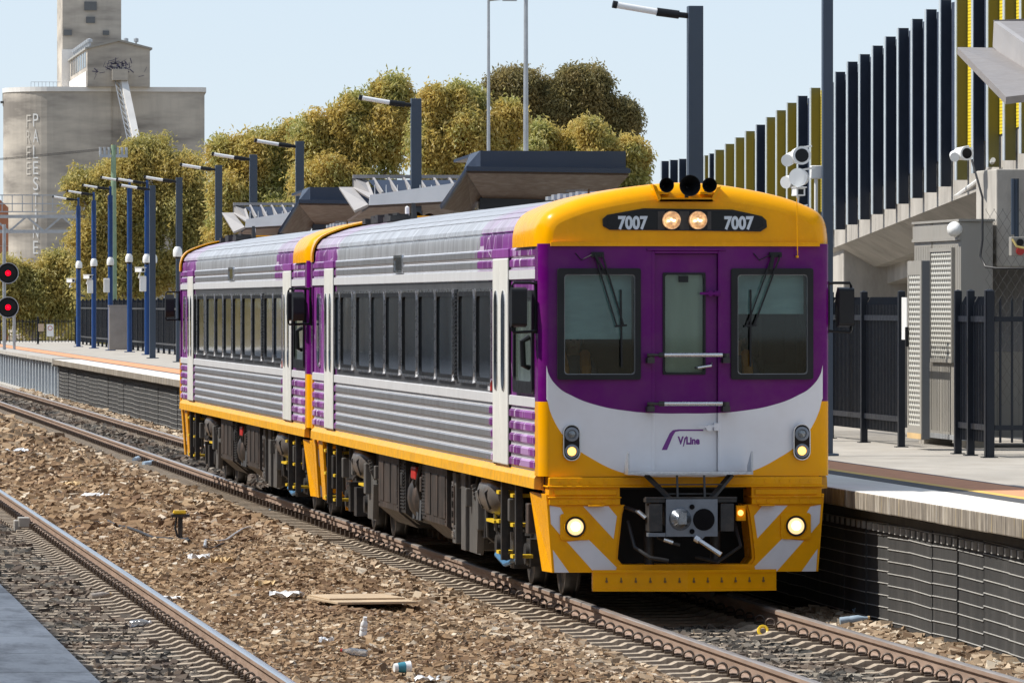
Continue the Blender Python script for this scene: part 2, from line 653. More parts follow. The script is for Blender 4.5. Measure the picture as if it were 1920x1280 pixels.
def body_half():
    p = [(-1.38, 1.33)]
    for i in range(5):
        z = 1.335 + .122 * i
        p += [(-1.430, z), (-1.430, z + .012), (-1.452, z + .03), (-1.452, z + .088), (-1.430, z + .108)]
    p += [(-1.430, 1.958), (-1.452, 1.968), (-1.452, 2.06), (-1.430, 2.072), (-1.428, 2.62), (-1.430, 3.232), (-1.452, 3.242), (-1.452, 3.334), (-1.430, 3.346)]
    for i in range(2):
        z = 3.352 + .108 * i
        p += [(-1.428, z), (-1.448, z + .018), (-1.448, z + .078), (-1.428, z + .098)]
    # roof with seams
    rr = [(-1.425, 3.60), (-1.422, 3.68), (-1.395, 3.78), (-1.33, 3.86), (-1.20, 3.928), (-.98, 4.005), (-.66, 4.075), (-.33, 4.125), (0, 4.145)]
    for i in range(len(rr) - 1):
        a, b = Vector(rr[i]), Vector(rr[i + 1])
        p.append(tuple(a))
        if i in (1, 3, 4, 5, 6):
            d = (b - a).normalized()
            nrm = Vector((-d.y, d.x))
            for s_, h in ((.03, 0), (.036, -.022), (.052, -.022), (.058, 0)):
                p.append(tuple(a + d * s_ + nrm * h))
    p.append(rr[-1])
    return p


def make_body(root):
    half = body_half()
    prof = half + [(-x, z) for x, z in half[-2::-1]]
    m = MB()
    ys = [.36, 4.02, 21.35, CAR_L - .36]
    n = len(prof)
    vs = [(x, y, z) for y in ys for x, z in prof]
    for j in range(3):
        for i in range(n - 1):
            zm = (prof[i][1] + prof[i + 1][1]) / 2
            belt = 2.072 < zm < 3.232 and abs(prof[i][0]) > 1.3
            m.v = vs
            m.f.append([j * n + i, j * n + i + 1, (j + 1) * n + i + 1, (j + 1) * n + i])
            m.m.append(1 if (belt and j == 1) else 0)
            m.sm.append(abs(prof[i][0]) < 1.4 and zm > 3.6)
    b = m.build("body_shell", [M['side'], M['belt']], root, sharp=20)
    f = MB()
    f.box(-1.40, 1.40, .3, CAR_L - .3, 1.16, 1.32)
    f.build("underfloor", M['frame_dark'], root)
    return b


def mask_y(x):
    a = abs(x)
    y = .035 * (min(a, 1.34) / 1.34) ** 2
    if a > 1.34:
        t = min(1.0, (a - 1.34) / .11)
        y += .11 * (1 - math.sqrt(max(0, 1 - t * t)))
    return y


WIN_L = (fx(1038), fx(1195), fz(712), fz(504))
WIN_R = (fx(1366), fx(1522), fz(712), fz(504))
DOOR = (fx(1216), fx(1347), 1.335, fz(471))


def make_mask(root, end=False):
    m = MB()
    xs = sorted(set([round(v, 4) for v in [-1.45, -1.448, -1.44, -1.425, -1.405, -1.38, -1.36, -1.34, 1.34, 1.36, 1.38, 1.405, 1.425, 1.44, 1.448, 1.45,
                                           WIN_L[0] + .03, WIN_L[1] - .03, WIN_R[0] + .03, WIN_R[1] - .03, DOOR[0], DOOR[1], -1.0, -.75, 0, .75, 1.0]]))
    zs = sorted(set([1.295, 1.5, 1.75, 2.0, WIN_L[2] + .03, 2.6, 2.9, WIN_L[3] - .03, DOOR[2], DOOR[3], 3.585]))
    idx = {}
    for i, x in enumerate(xs):
        for k, z in enumerate(zs):
            idx[i, k] = len(m.v)
            m.v.append((x, mask_y(x), z))
    for i in range(len(xs) - 1):
        for k in range(len(zs) - 1):
            cx, cz = (xs[i] + xs[i + 1]) / 2, (zs[k] + zs[k + 1]) / 2
            hole = False
            for (a, b, c, d) in (WIN_L, WIN_R, DOOR):
                if a < cx < b and c < cz < d:
                    hole = True
            if hole and not end:
                continue
            m.f.append([idx[i, k], idx[i + 1, k], idx[i + 1, k + 1], idx[i, k + 1]])
            m.m.append(0)
            m.sm.append(True)
    # side returns
    for s_ in (-1, 1):
        y0 = mask_y(1.45)
        m.add([(1.45 * s_, y0, 1.295), (1.45 * s_, .40, 1.295), (1.45 * s_, .40, 3.585), (1.45 * s_, y0, 3.585)], [(0, 1, 2, 3)], 0, True)
        m.add([(1.45 * s_, .40, 1.295), (1.425 * s_, .40, 1.295), (1.425 * s_, .40, 3.585), (1.45 * s_, .40, 3.585)], [(0, 1, 2, 3)])
    # bottom lip
    m.box(-1.34, 1.34, .04, .36, 1.285, 1.297)
    o = m.build("cab_mask", M['mask'], root, sharp=50)
    if end:
        o.location.y = CAR_L
        o.rotation_euler.z = math.pi
    return o


def make_cap(root, length, end=False):
    secs = [(length, 0.0), (length, .022), (.17, .022), (.11, .008), (.06, -.025), (.025, -.065), (.008, -.10), (0, -.135)]
    m = MB()
    n = len(OUT)
    cx, cz = 0, 3.3
    rings = []
    for y, off in secs:
        ring = []
        for i, (x, z) in enumerate(OUT):
            a, b = Vector(OUT[max(0, i - 1)]), Vector(OUT[min(n - 1, i + 1)])
            d = (b - a).normalized()
            nrm = Vector((-d.y, d.x))
            if i == 0:
                nrm = Vector((-1, 0))
            if i == n - 1:
                nrm = Vector((1, 0))
            q = Vector((x, z)) + nrm * off
            ring.append((q.x, y + mask_y(q.x) * (1 if y < .2 else 0), q.y))
        rings.append(ring)
    vs = [p for r_ in rings for p in r_]
    fs = [(j * n + i, j * n + i + 1, (j + 1) * n + i + 1, (j + 1) * n + i) for j in range(len(secs) - 1) for i in range(n - 1)]
    m.add(vs, fs, 0, True)
    last = rings[-1]
    # face of the cap, built in columns so that it follows the bow of the mask
    fv = []
    for p in last:
        fv.append((p[0], p[1], 3.56))
        fv.append(p)
    m.add(fv, [(2 * i, 2 * i + 2, 2 * i + 3, 2 * i + 1) for i in range(n - 1)], 0, True)
    # lower lip
    m.box(-1.34, 1.34, -.012, .05, 3.56, 3.60)
    # underside of the side skirts
    o = m.build("roof_cap", M['yellow'], root, sharp=40)
    if end:
        o.location.y = CAR_L
        o.rotation_euler.z = math.pi
    return o


def rounded(x0, x1, z0, z1, r, n=5):
    pts = []
    for cx, cz, a0 in ((x1 - r, z1 - r, 0), (x0 + r, z1 - r, 90), (x0 + r, z0 + r, 180), (x1 - r, z0 + r, 270)):
        for i in range(n + 1):
            a = R(a0 + 90 * i / n)
            pts.append((cx + r * math.cos(a), cz + r * math.sin(a)))
    return pts


def frame_ring(m, outer, inner, axis, a0, a1, mi=0):
    """ring between two loops with the same number of points"""
    def P(p, a):
        return {'x': (a, p[0], p[1]), 'y': (p[0], a, p[1])}[axis]
    n = len(outer)
    vs = [P(p, a0) for p in outer] + [P(p, a0) for p in inner] + [P(p, a1) for p in outer] + [P(p, a1) for p in inner]
    fs = []
    for i in range(n):
        j = (i + 1) % n
        fs += [(i, j, n + j, n + i), (2 * n + i, 3 * n + i, 3 * n + j, 2 * n + j), (i, 2 * n + i, 2 * n + j, j), (n + i, n + j, 3 * n + j, 3 * n + i)]
    m.add(vs, fs, mi)


def make_windscreen(root, W, blind_z, sx):
    x0, x1, z0, z1 = W
    m = MB()
    frame_ring(m, rounded(x0, x1, z0, z1, .02, 2), rounded(x0 + .065, x1 - .055, z0 + .05, z1 - .06, .03, 2), 'y', -.022, .09)
    f = m.build("windscreen", M['black'], root)
    f["label"] = "black framed cab windscreen"
    t = MB()
    frame_ring(t, rounded(x0 + .064, x1 - .054, z0 + .049, z1 - .059, .03, 2), rounded(x0 + .072, x1 - .062, z0 + .057, z1 - .067, .03, 2), 'y', -.006, .03)
    t.build("trim", M['trim_dull'], f)
    g = MB()
    g.box(x0 + .05, x1 - .05, .012, .02, z0 + .05, z1 - .05)
    g.build("pane", M['windscreen'], f)
    b = MB()
    # slightly billowing cloth
    nx, nz = 14, 8
    bx0, bx1, bz1 = x0 + .08, x1 - .07, z1 - .07
    vs = [(bx0 + (bx1 - bx0) * i / nx, .16 + .02 * math.sin(i * 1.1 + k * .4) * (k / nz), bz1 + (blind_z - bz1) * k / nz) for k in range(nz + 1) for i in range(nx + 1)]
    b.add(vs, [(k * (nx + 1) + i, k * (nx + 1) + i + 1, (k + 1) * (nx + 1) + i + 1, (k + 1) * (nx + 1) + i) for k in range(nz) for i in range(nx)], 0, True)
    b.box(bx0, bx1, .145, .18, blind_z - .05, blind_z)
    b.build("blind", M['blind'], f, sharp=60)
    wp = MB()
    px = (x0 + x1) / 2 + (-.02 if sx < 0 else .03)
    pz = z1 + .13
    tx = px + (.24 if sx < 0 else -.24)
    tz = pz - .70
    wp.box(px - .06, px + .06, -.05, .01, pz - .02, pz + .03)
    for o_ in (-.04, .04):
        wp.cyl((px + o_, -.05, pz), (px + o_, -.05, pz - .02), .022, n=8)
    wp.bar((px - .03, -.055, pz), (tx - .05, -.05, tz), .014, .014)
    wp.bar((px + .045, -.055, pz), (tx + .02, -.05, tz), .016, .016)
    wp.bar((px - .03, -.06, pz), (px + (tx - px) * .22, -.06, pz + (tz - pz) * .2), .035, .02)
    wp.bar((tx - .07, -.045, tz), (tx + .05, -.045, tz + .01), .02, .02)
    wp.bar((tx - .01, -.035, tz + .36), (tx - .01 + (.01 if sx < 0 else -.0), -.035, tz - .40), .018, .022)
    wp.tube([(px - .06, -.04, pz), (px - .16, -.03, pz - .05), (px - .22, -.02, pz + .02)], .006, 6)
    wp.build("wiper", M['black'], root)


M['trim_dull'] = pbr("dull window trim", (.22, .23, .24), .4, metal=.6, var=.1)
M['blind'] = pbr("pale teal roller blind cloth", (.50, .62, .62), .8, var=.1, scale=3, sc=(1, 1, 4), bump=.2, bscale=8)
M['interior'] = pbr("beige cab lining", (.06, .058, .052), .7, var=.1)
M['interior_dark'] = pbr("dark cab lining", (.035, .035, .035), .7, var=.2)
M['amber'] = emit("amber lamp lens", (1.0, .45, .1), 2.2, (.7, .4, .1))
M['warm'] = emit("warm headlamp lens", (1.0, .66, .28), .75)
M['warm_core'] = emit("headlamp filament glow", (1.0, .84, .52), 2.6)
def reflector_mat():
    m, n, l, bs = new_mat("glowing lamp reflector")
    t = noise(n, l, 24, 3, coords(n, l))
    l.new(ramp(n, l, t.outputs[0], [(.35, (.10, .05, .03)), (.5, (.35, .16, .06)), (.68, (.8, .45, .2))]), bs.inputs["Emission Color"])
    bs.inputs["Emission Strength"].default_value = .55
    bs.inputs["Base Color"].default_value = (.4, .3, .22, 1)
    bs.inputs["Metallic"].default_value = .8
    bs.inputs["Roughness"].default_value = .3
    return m


M['reflector'] = reflector_mat()
M['lettering'] = pbr("pale grey lettering", (.60, .66, .72), .5, var=.03)
M['logo'] = pbr("purple logo film", (.16, .02, .22), .4, var=.03)
M['alu'] = pbr("aluminium tread plate", (.50, .52, .55), .35, metal=.8, var=.15, scale=30, bump=.4, bscale=60)
M['hose'] = pbr("black rubber hose", (.02, .02, .022), .5, var=.2)
M['red'] = pbr("red fitting paint", (.45, .02, .015), .4, var=.1)
M['yellow_trim'] = pbr("yellow handrail paint", (.75, .5, .02), .4, var=.08)
M['bluepipe'] = pbr("blue hose", (.05, .16, .3), .4, var=.1)
M['plate_grey'] = pbr("grey steel plate", (.13, .125, .118), .45, metal=.3, var=.25, scale=5, sc=(1, 1, .4))


def bolts(m, pts, r=.014, y=-.03, h=.012):
    for x, z in pts:
        m.cyl((x, y, z), (x, y - h, z), r, n=8)


def make_front(root, numbered=True):
    # ---- destination box and high beams
    d = MB()
    hexa = [(fx(1136), fz(432)), (fx(1422), fz(435)), (fx(1434), fz(427)), (fx(1433), fz(414)), (fx(1424), fz(406)), (fx(1368), fz(394)), (fx(1200), fz(392)), (fx(1132), fz(404)), (fx(1123), fz(412)), (fx(1124), fz(425))]
    cx, cz = fx(1278), fz(414)
    d.prism(hexa, 'y', -.016, .05)
    box = d.build("headlight_box", M['black'], root)
    g = MB()
    g.prism([(cx + (x - cx) * .955, cz + (z - cz) * .80) for x, z in hexa], 'y', -.020, -.010)
    g.build("panel", M['gloss_black'], box)
    for u in (1252, 1302):
        h = MB()
        c = (fx(u), -.062, fz(414))
        h.lathe([(.0, .03), (.05, .02), (.075, .004), (.084, -.006), (.09, -.006), (.09, .03)], c, (0, 1, 0), 24)
        hl = h.build("headlight", M['reflector'], box)
        e = MB()
        for dx, dz, sx_ in ((-.030, -.008, .016), (.024, -.004, .020), (0, .006, .010)):
            e.ball((c[0] + dx, -.052, c[2] + dz), 1, 10, 0, (sx_, .010, .011))
        e.build("bulb", M['warm_core'], hl)
        gl = MB()
        gl.lathe([(.001, -.014), (.04, -.011), (.07, -.004), (.084, 0)], (c[0], -.064, c[2]), (0, 1, 0), 24)
        gl.build("lens", M['lens_clear'], hl)
    for ua, ub in ((1227, 1240), (1321, 1328), (1268, 1286)):
        fr = MB()
        fr.box(fx(ua), fx(ub), -.024, -.012, fz(432), fz(397))
        fr.build("divider", M['frame_dark'], box)
    if numbered:
        for u in (1179, 1380):
            t = MB()
            vs, fs = text_mesh("7007", .172, .84, .0075)
            t.add([(x + fx(u), -.0225, z + fz(430)) for x, y, z in vs], fs)
            t.build("number", M['lettering'], box)
    # ---- horns in their notch
    nt = MB()
    nt.prism([(fx(1216), 4.17), (fx(1228), fz(379)), (fx(1332), fz(379)), (fx(1346), 4.15), (fx(1338), 4.14), (fx(1327), fz(375)), (fx(1233), fz(375)), (fx(1224), 4.15)], 'y', -.055, .14)
    nt.prism([(fx(1228), fz(379)), (fx(1332), fz(379)), (fx(1326), fz(372)), (fx(1234), fz(372))], 'y', -.055, .14)
    nt.box(fx(1226), fx(1248), -.05, .1, fz(366), fz(360))
    nt.box(fx(1306), fx(1330), -.05, .1, fz(366), fz(360))
    tray = nt.build("horn_tray", M['yellow'], root, bevel=.006)
    for u, v, r in ((1237, 349, .074), (1281, 350, .106), (1318, 349, .074)):
        h = MB()
        h.lathe([(.001, .30), (r * .30, .28), (r * .35, .12), (r * .55, .04), (r * .9, -.04), (r, -.06), (r * .96, -.06), (r * .84, -.03), (r * .45, .06), (r * .2, .16), (.001, .20)], (fx(u), -.20, fz(v)), (0, 1, 0), 24)
        h.cyl((fx(u), -.03, fz(v)), (fx(u), -.03, fz(v) - r - .02), .02, n=8)
        h.build("horn", M['black'], root, sharp=60)
    # ---- gangway door
    x0, x1, z0, z1 = DOOR
    rv = MB()
    rv.box(x0 - .002, x0 + .03, .0, .12, z0, z1)
    rv.box(x1 - .03, x1 + .002, .0, .12, z0, z1)
    rv.box(x0 + .03, x1 - .03, .0, .12, z1 - .03, z1)
    rv.box(x0 - .05, x1 + .05, -.014, .02, z1 + .0, z1 + .022)
    rv.build("door_surround", M['mask'], root, bevel=.006)
    dm = MB()
    dx0, dx1, dz0, dz1 = x0 + .035, x1 - .035, z0 + .005, z1 - .035
    wx0, wx1, wz0, wz1 = fx(1238), fx(1319), fz(703), fz(512)
    for a, b, c, e in ((dx0, wx0, dz0, dz1), (wx1, dx1, dz0, dz1), (wx0, wx1, dz0, wz0), (wx0, wx1, wz1, dz1)):
        dm.box(a, b, .045, .085, c, e)
    dr = dm.build("gangway_door", M['mask'], root)
    wf = MB()
    frame_ring(wf, rounded(wx0, wx1, wz0, wz1, .02, 2), rounded(wx0 + .022, wx1 - .022, wz0 + .022, wz1 - .022, .02, 2), 'y', .028, .08)
    wfo = wf.build("window", M['black'], dr)
    gp = MB()
    gp.box(wx0 + .01, wx1 - .01, .052, .058, wz0 + .01, wz1 - .01)
    gp.build("pane", M['windscreen'], wfo)
    bl = MB()
    nx = 12
    bl.add([(wx0 + .02 + (wx1 - wx0 - .04) * i / nx, .10 + .006 * math.sin(i * 1.3), z) for z in (wz0, wz1) for i in range(nx + 1)], [(i, i + 1, nx + 2 + i, nx + 1 + i) for i in range(nx)], 0, True)
    bl.build("blind", M['cream_blind'], dr)
    bx = MB()
    bx.box(fx(1268), fx(1286), .035, .05, fz(530), fz(518))
    bx.build("camera_box", M['black'], dr)
    hd = MB()
    hd.bar((fx(1306), -.04, fz(551)), (fx(1342), -.045, fz(551)), .018, .026)
    hd.cyl((fx(1326), .05, fz(551)), (fx(1326), -.05, fz(551)), .028, n=12)
    hd.box(fx(1334), fx(1346), -.03, .03, fz(556), fz(546))
    hd.build("handle", M['purple'], dr)
    hs = MB()
    hs.tube([(fx(1300), .03, fz(690)), (fx(1303), -.02, fz(690)), (fx(1328), -.02, fz(686)), (fx(1330), .04, fz(682))], .014, 8)
    hs.build("grab_handle", M['steel'], dr)
    hw = MB()
    hw.bar((fx(1303), -.02, fz(801)), (fx(1334), -.025, fz(799)), .014, .018)
    hw.cyl((fx(1324), .05, fz(803)), (fx(1324), -.03, fz(803)), .03, n=12)
    hw.box(fx(1334), fx(1345), -.015, .05, fz(808), fz(794))
    hw.build("latch", M['white'], dr)
    # logo on the lower door leaf
    lg = MB()
    yy = .0425
    sw = [(1236, 844), (1246, 844), (1257, 818), (1262, 810), (1270, 808.5), (1315, 808.5), (1315, 805.5), (1268, 805.5), (1257, 807), (1251, 813)]
    lg.add([(fx(u), yy, fz(v)) for u, v in sw], [tuple(range(len(sw)))])
    vs, fs = text_mesh("V", .105, .80, .0045)
    lg.add([(x + fx(1272), yy, z + fz(833)) for x, y, z in vs], fs)
    sl_ = [(1276, 838), (1278, 837), (1281, 826), (1284, 817), (1279, 822)]
    lg.add([(fx(u), yy, fz(v)) for u, v in sl_], [tuple(range(len(sl_)))])
    vs, fs = text_mesh("Line", .098, .82, .0045)
    lg.add([(x + fx(1295), yy, z + fz(833)) for x, y, z in vs], fs)
    lg.build("logo", M['logo'], dr)
    # ---- gangway bars
    for v in (666, 757):
        b = MB()
        b.cyl((fx(1234), -.13, fz(v)), (fx(1346), -.13, fz(v)), .022, n=14, m=0)
        bo = b.build("gangway_bar", M['steel'], root)
        for u in (1211, 1354):
            k = MB()
            k.box(fx(u) - .035, fx(u) + .035, -.14, .03, fz(v + 15), fz(v + 5))
            k.cyl((fx(u), -.10, fz(v + 14)), (fx(u), -.10, fz(v - 3)), .035, n=12)
            if u < 1300:
                k.cyl((fx(1204), -.13, fz(v)), (fx(1236), -.13, fz(v)), .014, n=10)
                k.cyl((fx(1226), -.13, fz(v)), (fx(1236), -.13, fz(v)), .026, n=10)
            k.build("bracket", M['frame_dark'], bo)
    # ---- marker lamps
    for u in (1064.5, 1500.5):
        c = MB()
        w_ = .077
        c.prism(rounded(fx(u) - w_, fx(u) + w_, fz(862), fz(797), w_ - .002, 8), 'y', -.018, .09)
        co = c.build("marker_lamp", M['gloss_black'], root)
        rim = MB()
        frame_ring(rim, rounded(fx(u) - w_ - .008, fx(u) + w_ + .008, fz(862) - .008, fz(797) + .008, w_ + .005, 8), rounded(fx(u) - w_ + .001, fx(u) + w_ - .001, fz(862) + .001, fz(797) - .001, w_ - .003, 8), 'y', -.024, .09)
        rim.build("rim", M['chrome'], co)
        for v, lit in ((814, 0), (846, 1)):
            q = MB()
            q.lathe([(.070, .0), (.070, -.014), (.046, -.018), (.042, -.004)], (fx(u), -.016, fz(v)), (0, 1, 0), 24)
            q.build("bezel", M['coupler'], co)
            q = MB()
            q.lathe([(.001, -.018), (.022, -.015), (.042, -.006)], (fx(u), -.016, fz(v)), (0, 1, 0), 20)
            q.build("lens", M['amber'] if lit else M['grey_lens'], co)
    # ---- headstock
    hk = MB()
    hk.box(-1.36, 1.36, -.03, .5, 1.205, 1.286)
    hk.box(-1.38, 1.38, -.045, .5, 1.187, 1.205)
    for s_ in (-1, 1):
        a, b = sorted((s_ * 1.36, s_ * .655))
        hk.box(a, b, -.03, .5, 1.015, 1.085)
        hk.box(a, b, -.008, .5, 1.085, 1.188)
        hk.box(a - .012, b + .012, -.05, .3, 1.083, 1.094)
        a2, b2 = sorted((s_ * 1.31, s_ * .69))
        hk.box(a2, b2, -.022, .2, 1.11, 1.165)
        bolts(hk, [(s_ * x, 1.246) for x in (1.24, 1.15, 1.05, .95, .80)], .018)
        bolts(hk, [(s_ * x, 1.05) for x in (1.25, 1.15, 1.05, .95, .82, .72)], .018)
        a3, b3 = sorted((s_ * .98, s_ * .82))
        hk.box(a3 - .1 * (s_ > 0), b3 - .1 * (s_ > 0), -.08, 0, 1.0, 1.014)
    hk.build("headstock", M['yellow'], root, bevel=.006)
    # ---- valance wings
    for s_ in (-1, 1):
        m = MB()
        poly = [(s_ * 1.36, 1.014), (s_ * 1.33, .62), (s_ * 1.30, .35), (s_ * .60, .35), (s_ * .655, .42), (s_ * .695, .47), (s_ * .69, .56), (s_ * .645, .92), (s_ * .62, 1.014)]
        m.prism(poly if s_ > 0 else poly[::-1], 'y', 0, .04)
        m.prism([(s_ * .60, .35), (s_ * .655, .42), (s_ * .695, .47), (s_ * .69, .56), (s_ * .645, .92), (s_ * .62, 1.014), (s_ * .60, 1.014), (s_ * .625, .92), (s_ * .665, .56), (s_ * .67, .48), (s_ * .63, .43), (s_ * .57, .35)], 'y', .04, .5)
        # tapering side cheek
        a = s_ * 1.36
        for q in ((a, s_ * 1.335),):
            vs = [(s_ * 1.362, 0.002, 1.12), (s_ * 1.40, 1.0, 1.12), (s_ * 1.35, .42, .35), (s_ * 1.302, 0.002, .35)]
            m.slab(vs, .025 * s_)
        wing = m.build("valance", M['yellow'], root, bevel=.004)
        st = MB()
        L = [[(130, 692), (192, 703), (216, 745), (196, 864), (133, 797)], [(325, 697), (470, 697), (518, 755), (499, 884)],
             [(230, 898), (355, 886), (546, 1076), (390, 1076)], [(135, 945), (243, 1074), (137, 1074)]]
        for poly_ in L:
            pts = [(fx(980 + px / 3.048), fz(720 + pz / 3.048)) for px, pz in poly_]
            pts = [(max(-1.352 + max(0, (1.0 - z)) * .075, x), z) for x, z in pts]
            if s_ > 0:
                pts = [(-x, z) for x, z in pts]
            st.prism(pts, 'y', -.0035, .002)
        st.build("stripe", M['stripe'], wing)
        hx, hz = s_ * 1.10, .80
        bz = MB()
        bz.prism(rounded(hx - .15, hx + .15, hz - .13, hz + .13, .03, 3), 'y', -.022, .03)
        bolts(bz, [(hx + a_ * .12, hz + b_ * .1) for a_ in (-1, 1) for b_ in (-1, 1)], .01, -.022, .008)
        bz.lathe([(.115, .0), (.105, -.012), (.10, .02)], (hx, -.024, hz), (0, 1, 0), 24)
        lamp = bz.build("headlight", M['yellow'], root, bevel=.004)
        rg = MB()
        rg.lathe([(.102, .0), (.098, -.018), (.084, -.016), (.080, .0)], (hx, -.026, hz), (0, 1, 0), 28)
        rg.build("rim", M['black'], lamp)
        ln = MB()
        ln.lathe([(.001, -.02), (.03, -.019), (.06, -.012), (.082, -.002)], (hx, -.028, hz), (0, 1, 0), 28)
        ln.build("lens", M['warm'], lamp)
        lc = MB()
        lc.ball((hx, -.046, hz + .004), 1, 16, 0, (.048, .006, .048))
        lc.build("bulb", M['warm_core'], lamp)
    # ---- cow catcher
    p = MB()
    p.prism([(-.70, .35), (.70, .35), (.68, .425), (-.68, .425)], 'y', -.02, .3)
    for a, b in (((-.925, -.02), (0, -.16)), ((0, -.16), (.905, -.02))):
        (xa, ya), (xb, yb) = a, b
        for z0, z1, dy in ((.345, .375, -.0), (.19, .345, .012), (.165, .19, -.004)):
            vs = [(xa, ya + dy, z0), (xb, yb + dy, z0), (xb, yb + dy, z1), (xa, ya + dy, z1)]
            vs2 = [(x, y + .08, z) for x, y, z in vs]
            p.add(vs + vs2, [(0, 1, 2, 3), (4, 7, 6, 5), (0, 4, 5, 1), (2, 6, 7, 3), (0, 3, 7, 4), (1, 5, 6, 2)])
    pl = p.build("cow_catcher", M['yellow'], root)
    bt = MB()
    for i in range(12):
        x = -.79 + i * .142
        y = -.02 - .14 * (1 - abs(x) / .915) + .012
        bt.cyl((x, y, .262), (x, y - .018, .262), .013, n=8)
        bt.box(x - .006, x + .006, y - .006, y, .272, .30)
    bt.build("bolt", M['bolt_brown'], pl)
    # ---- step plate
    t = MB()
    t.box(-.62, .62, -.34, -.04, 1.318, 1.346)
    t.prism([(-.34, 1.346), (-.06, 1.346), (-.06, 1.40), (-.30, 1.545), (-.34, 1.53)], 'x', -.62, -.605)
    t.prism([(-.34, 1.346), (-.06, 1.346), (-.06, 1.40), (-.30, 1.545), (-.34, 1.53)], 'x', .605, .62)
    for i in range(41):
        t.box(-.61 + i * .0302, -.597 + i * .0302, -.346, -.338, 1.322, 1.342, 0)
    st = t.build("coupler_step", M['alu'], root)
    k = MB()
    k.bar((-.42, -.2, 1.31), (-.2, -.35, 1.08), .07, .03)
    k.bar((.42, -.2, 1.31), (.2, -.35, 1.08), .07, .03)
    for x in (-.13, .14):
        k.bar((x, -.3, 1.31), (x, -.35, 1.06), .02, .02)
    k.bar((-.33, -.28, 1.22), (.33, -.28, 1.22), .012, .012)
    k.bar((-.28, -.31, 1.13), (.28, -.31, 1.13), .012, .012)
    k.build("strut", M['frame_dark'], st)
    # ---- coupler
    c = MB()
    cy = -.42
    zc = .90
    outer = [(-.255, zc - .185), (.02, zc - .185), (.04, zc - .215), (.10, zc - .215), (.13, zc - .185), (.255, zc - .185), (.255, zc + .18), (-.255, zc + .18)]
    c.prism(outer, 'y', cy, cy + .10)
    c.cyl((0, cy + .1, zc), (0, .6, zc), .17, n=16)
    cpl = c.build("coupler", M['coupler'], root, bevel=.006)
    b = MB()
    b.lathe([(.001, -.10), (.05, -.095), (.075, -.06), (.112, -.002)], (-.115, cy - .001, zc - .015), (0, 1, 0), 24)
    b.box(-.15, -.07, cy - .125, cy - .05, zc - .06, zc + .05)
    b.build("cone", M['coupler_bright'], cpl)
    b = MB()
    b.lathe([(.001, .0), (.108, -.001)], (.118, cy - .003, zc - .02), (0, 1, 0), 28)
    b.lathe([(.026, -.012), (.016, -.012), (.014, 0), (.001, 0)], (0, cy - .001, zc + .105), (0, 1, 0), 16)
    b.lathe([(.026, -.012), (.016, -.012), (.014, 0), (.001, 0)], (0, cy - .001, zc - .135), (0, 1, 0), 16)
    b.build("funnel", M['gloss_black'], cpl)
    b = MB()
    b.tube([(.03, cy - .03, zc - .2), (.07, cy - .05, zc - .225)], .034, 10)
    b.tube([(.05, cy - .04, zc - .21), (.27, cy - .12, zc - .36)], [.022, .026], 10)
    b.build("lever", M['steel'], cpl)
    b = MB()
    for s_ in (-1, 1):
        a, e = sorted((s_ * .29, s_ * .42))
        b.box(a, e, cy + .02, cy + .3, zc - .135, zc + .135)
        a, e = sorted((s_ * .26, s_ * .45))
        b.box(a, e, cy + .03, cy + .2, zc + .15, zc + .185)
        for q in range(5):
            b.cyl((s_ * .31, cy + .02, zc - .12 + q * .06), (s_ * .31, cy + .012, zc - .12 + q * .06), .006, n=6)
    b.box(-.45, .45, cy + .01, cy + .12, zc + .185, zc + .2)
    b.build("electrical_box", M['frame_dark'], cpl)
    b = MB()
    b.box(-.43, -.26, cy - .0, cy + .14, zc - .185, zc - .15)
    b.build("bracket", M['coupler'], cpl)
    # dark recess behind the coupler, hoses
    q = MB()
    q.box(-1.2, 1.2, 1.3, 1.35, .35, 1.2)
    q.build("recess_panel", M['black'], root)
    for s_ in (-1, 1):
        q = MB()
        q.cyl((s_ * .33 - .02, .1, .75), (s_ * .33 - .02, .1, .36), .05, n=12)
        q.build("coupler_support", M['frame_dark'], root)
    for pts in ([(-.62, .1, 1.0), (-.5, -.15, .95), (-.38, -.25, .86)], [(-.56, .1, .85), (-.52, -.1, .6), (-.38, -.2, .5), (-.2, -.2, .47)],
                [(-.3, -.2, .70), (-.22, -.3, .66), (-.1, -.3, .63)], [(.5, .2, .9), (.55, 0, .6), (.3, -.1, .45), (.1, 0, .5)]):
        h = MB()
        h.tube(pts, .02, 8)
        h.build("hose", M['hose'], root)
    h = MB()
    h.cyl((-.50, -.2, .955), (-.43, -.25, .89), .022, n=10)
    h.cyl((-.26, -.3, .685), (-.17, -.31, .655), .024, n=10)
    h.build("hose_fitting", M['steel'], root)
    a = MB()
    a.box(fx(1376), fx(1394), -.01, .05, fz(977), fz(948))
    ao = a.build("side_lamp", M['yellow'], root, bevel=.004)
    a = MB()
    a.ball((fx(1384), -.015, fz(962)), .028, 12)
    a.build("lens", M['amber'], ao)
    # whip aerial
    a = MB()
    a.tube([(fx(1491), -.05, fz(483)), (fx(1491), -.05, fz(440)), (fx(1490), -.03, fz(372))], .0045, 6)
    a.box(fx(1489), fx(1493), -.05, .02, fz(484), fz(480))
    a.build("aerial", M['yellow'], root)


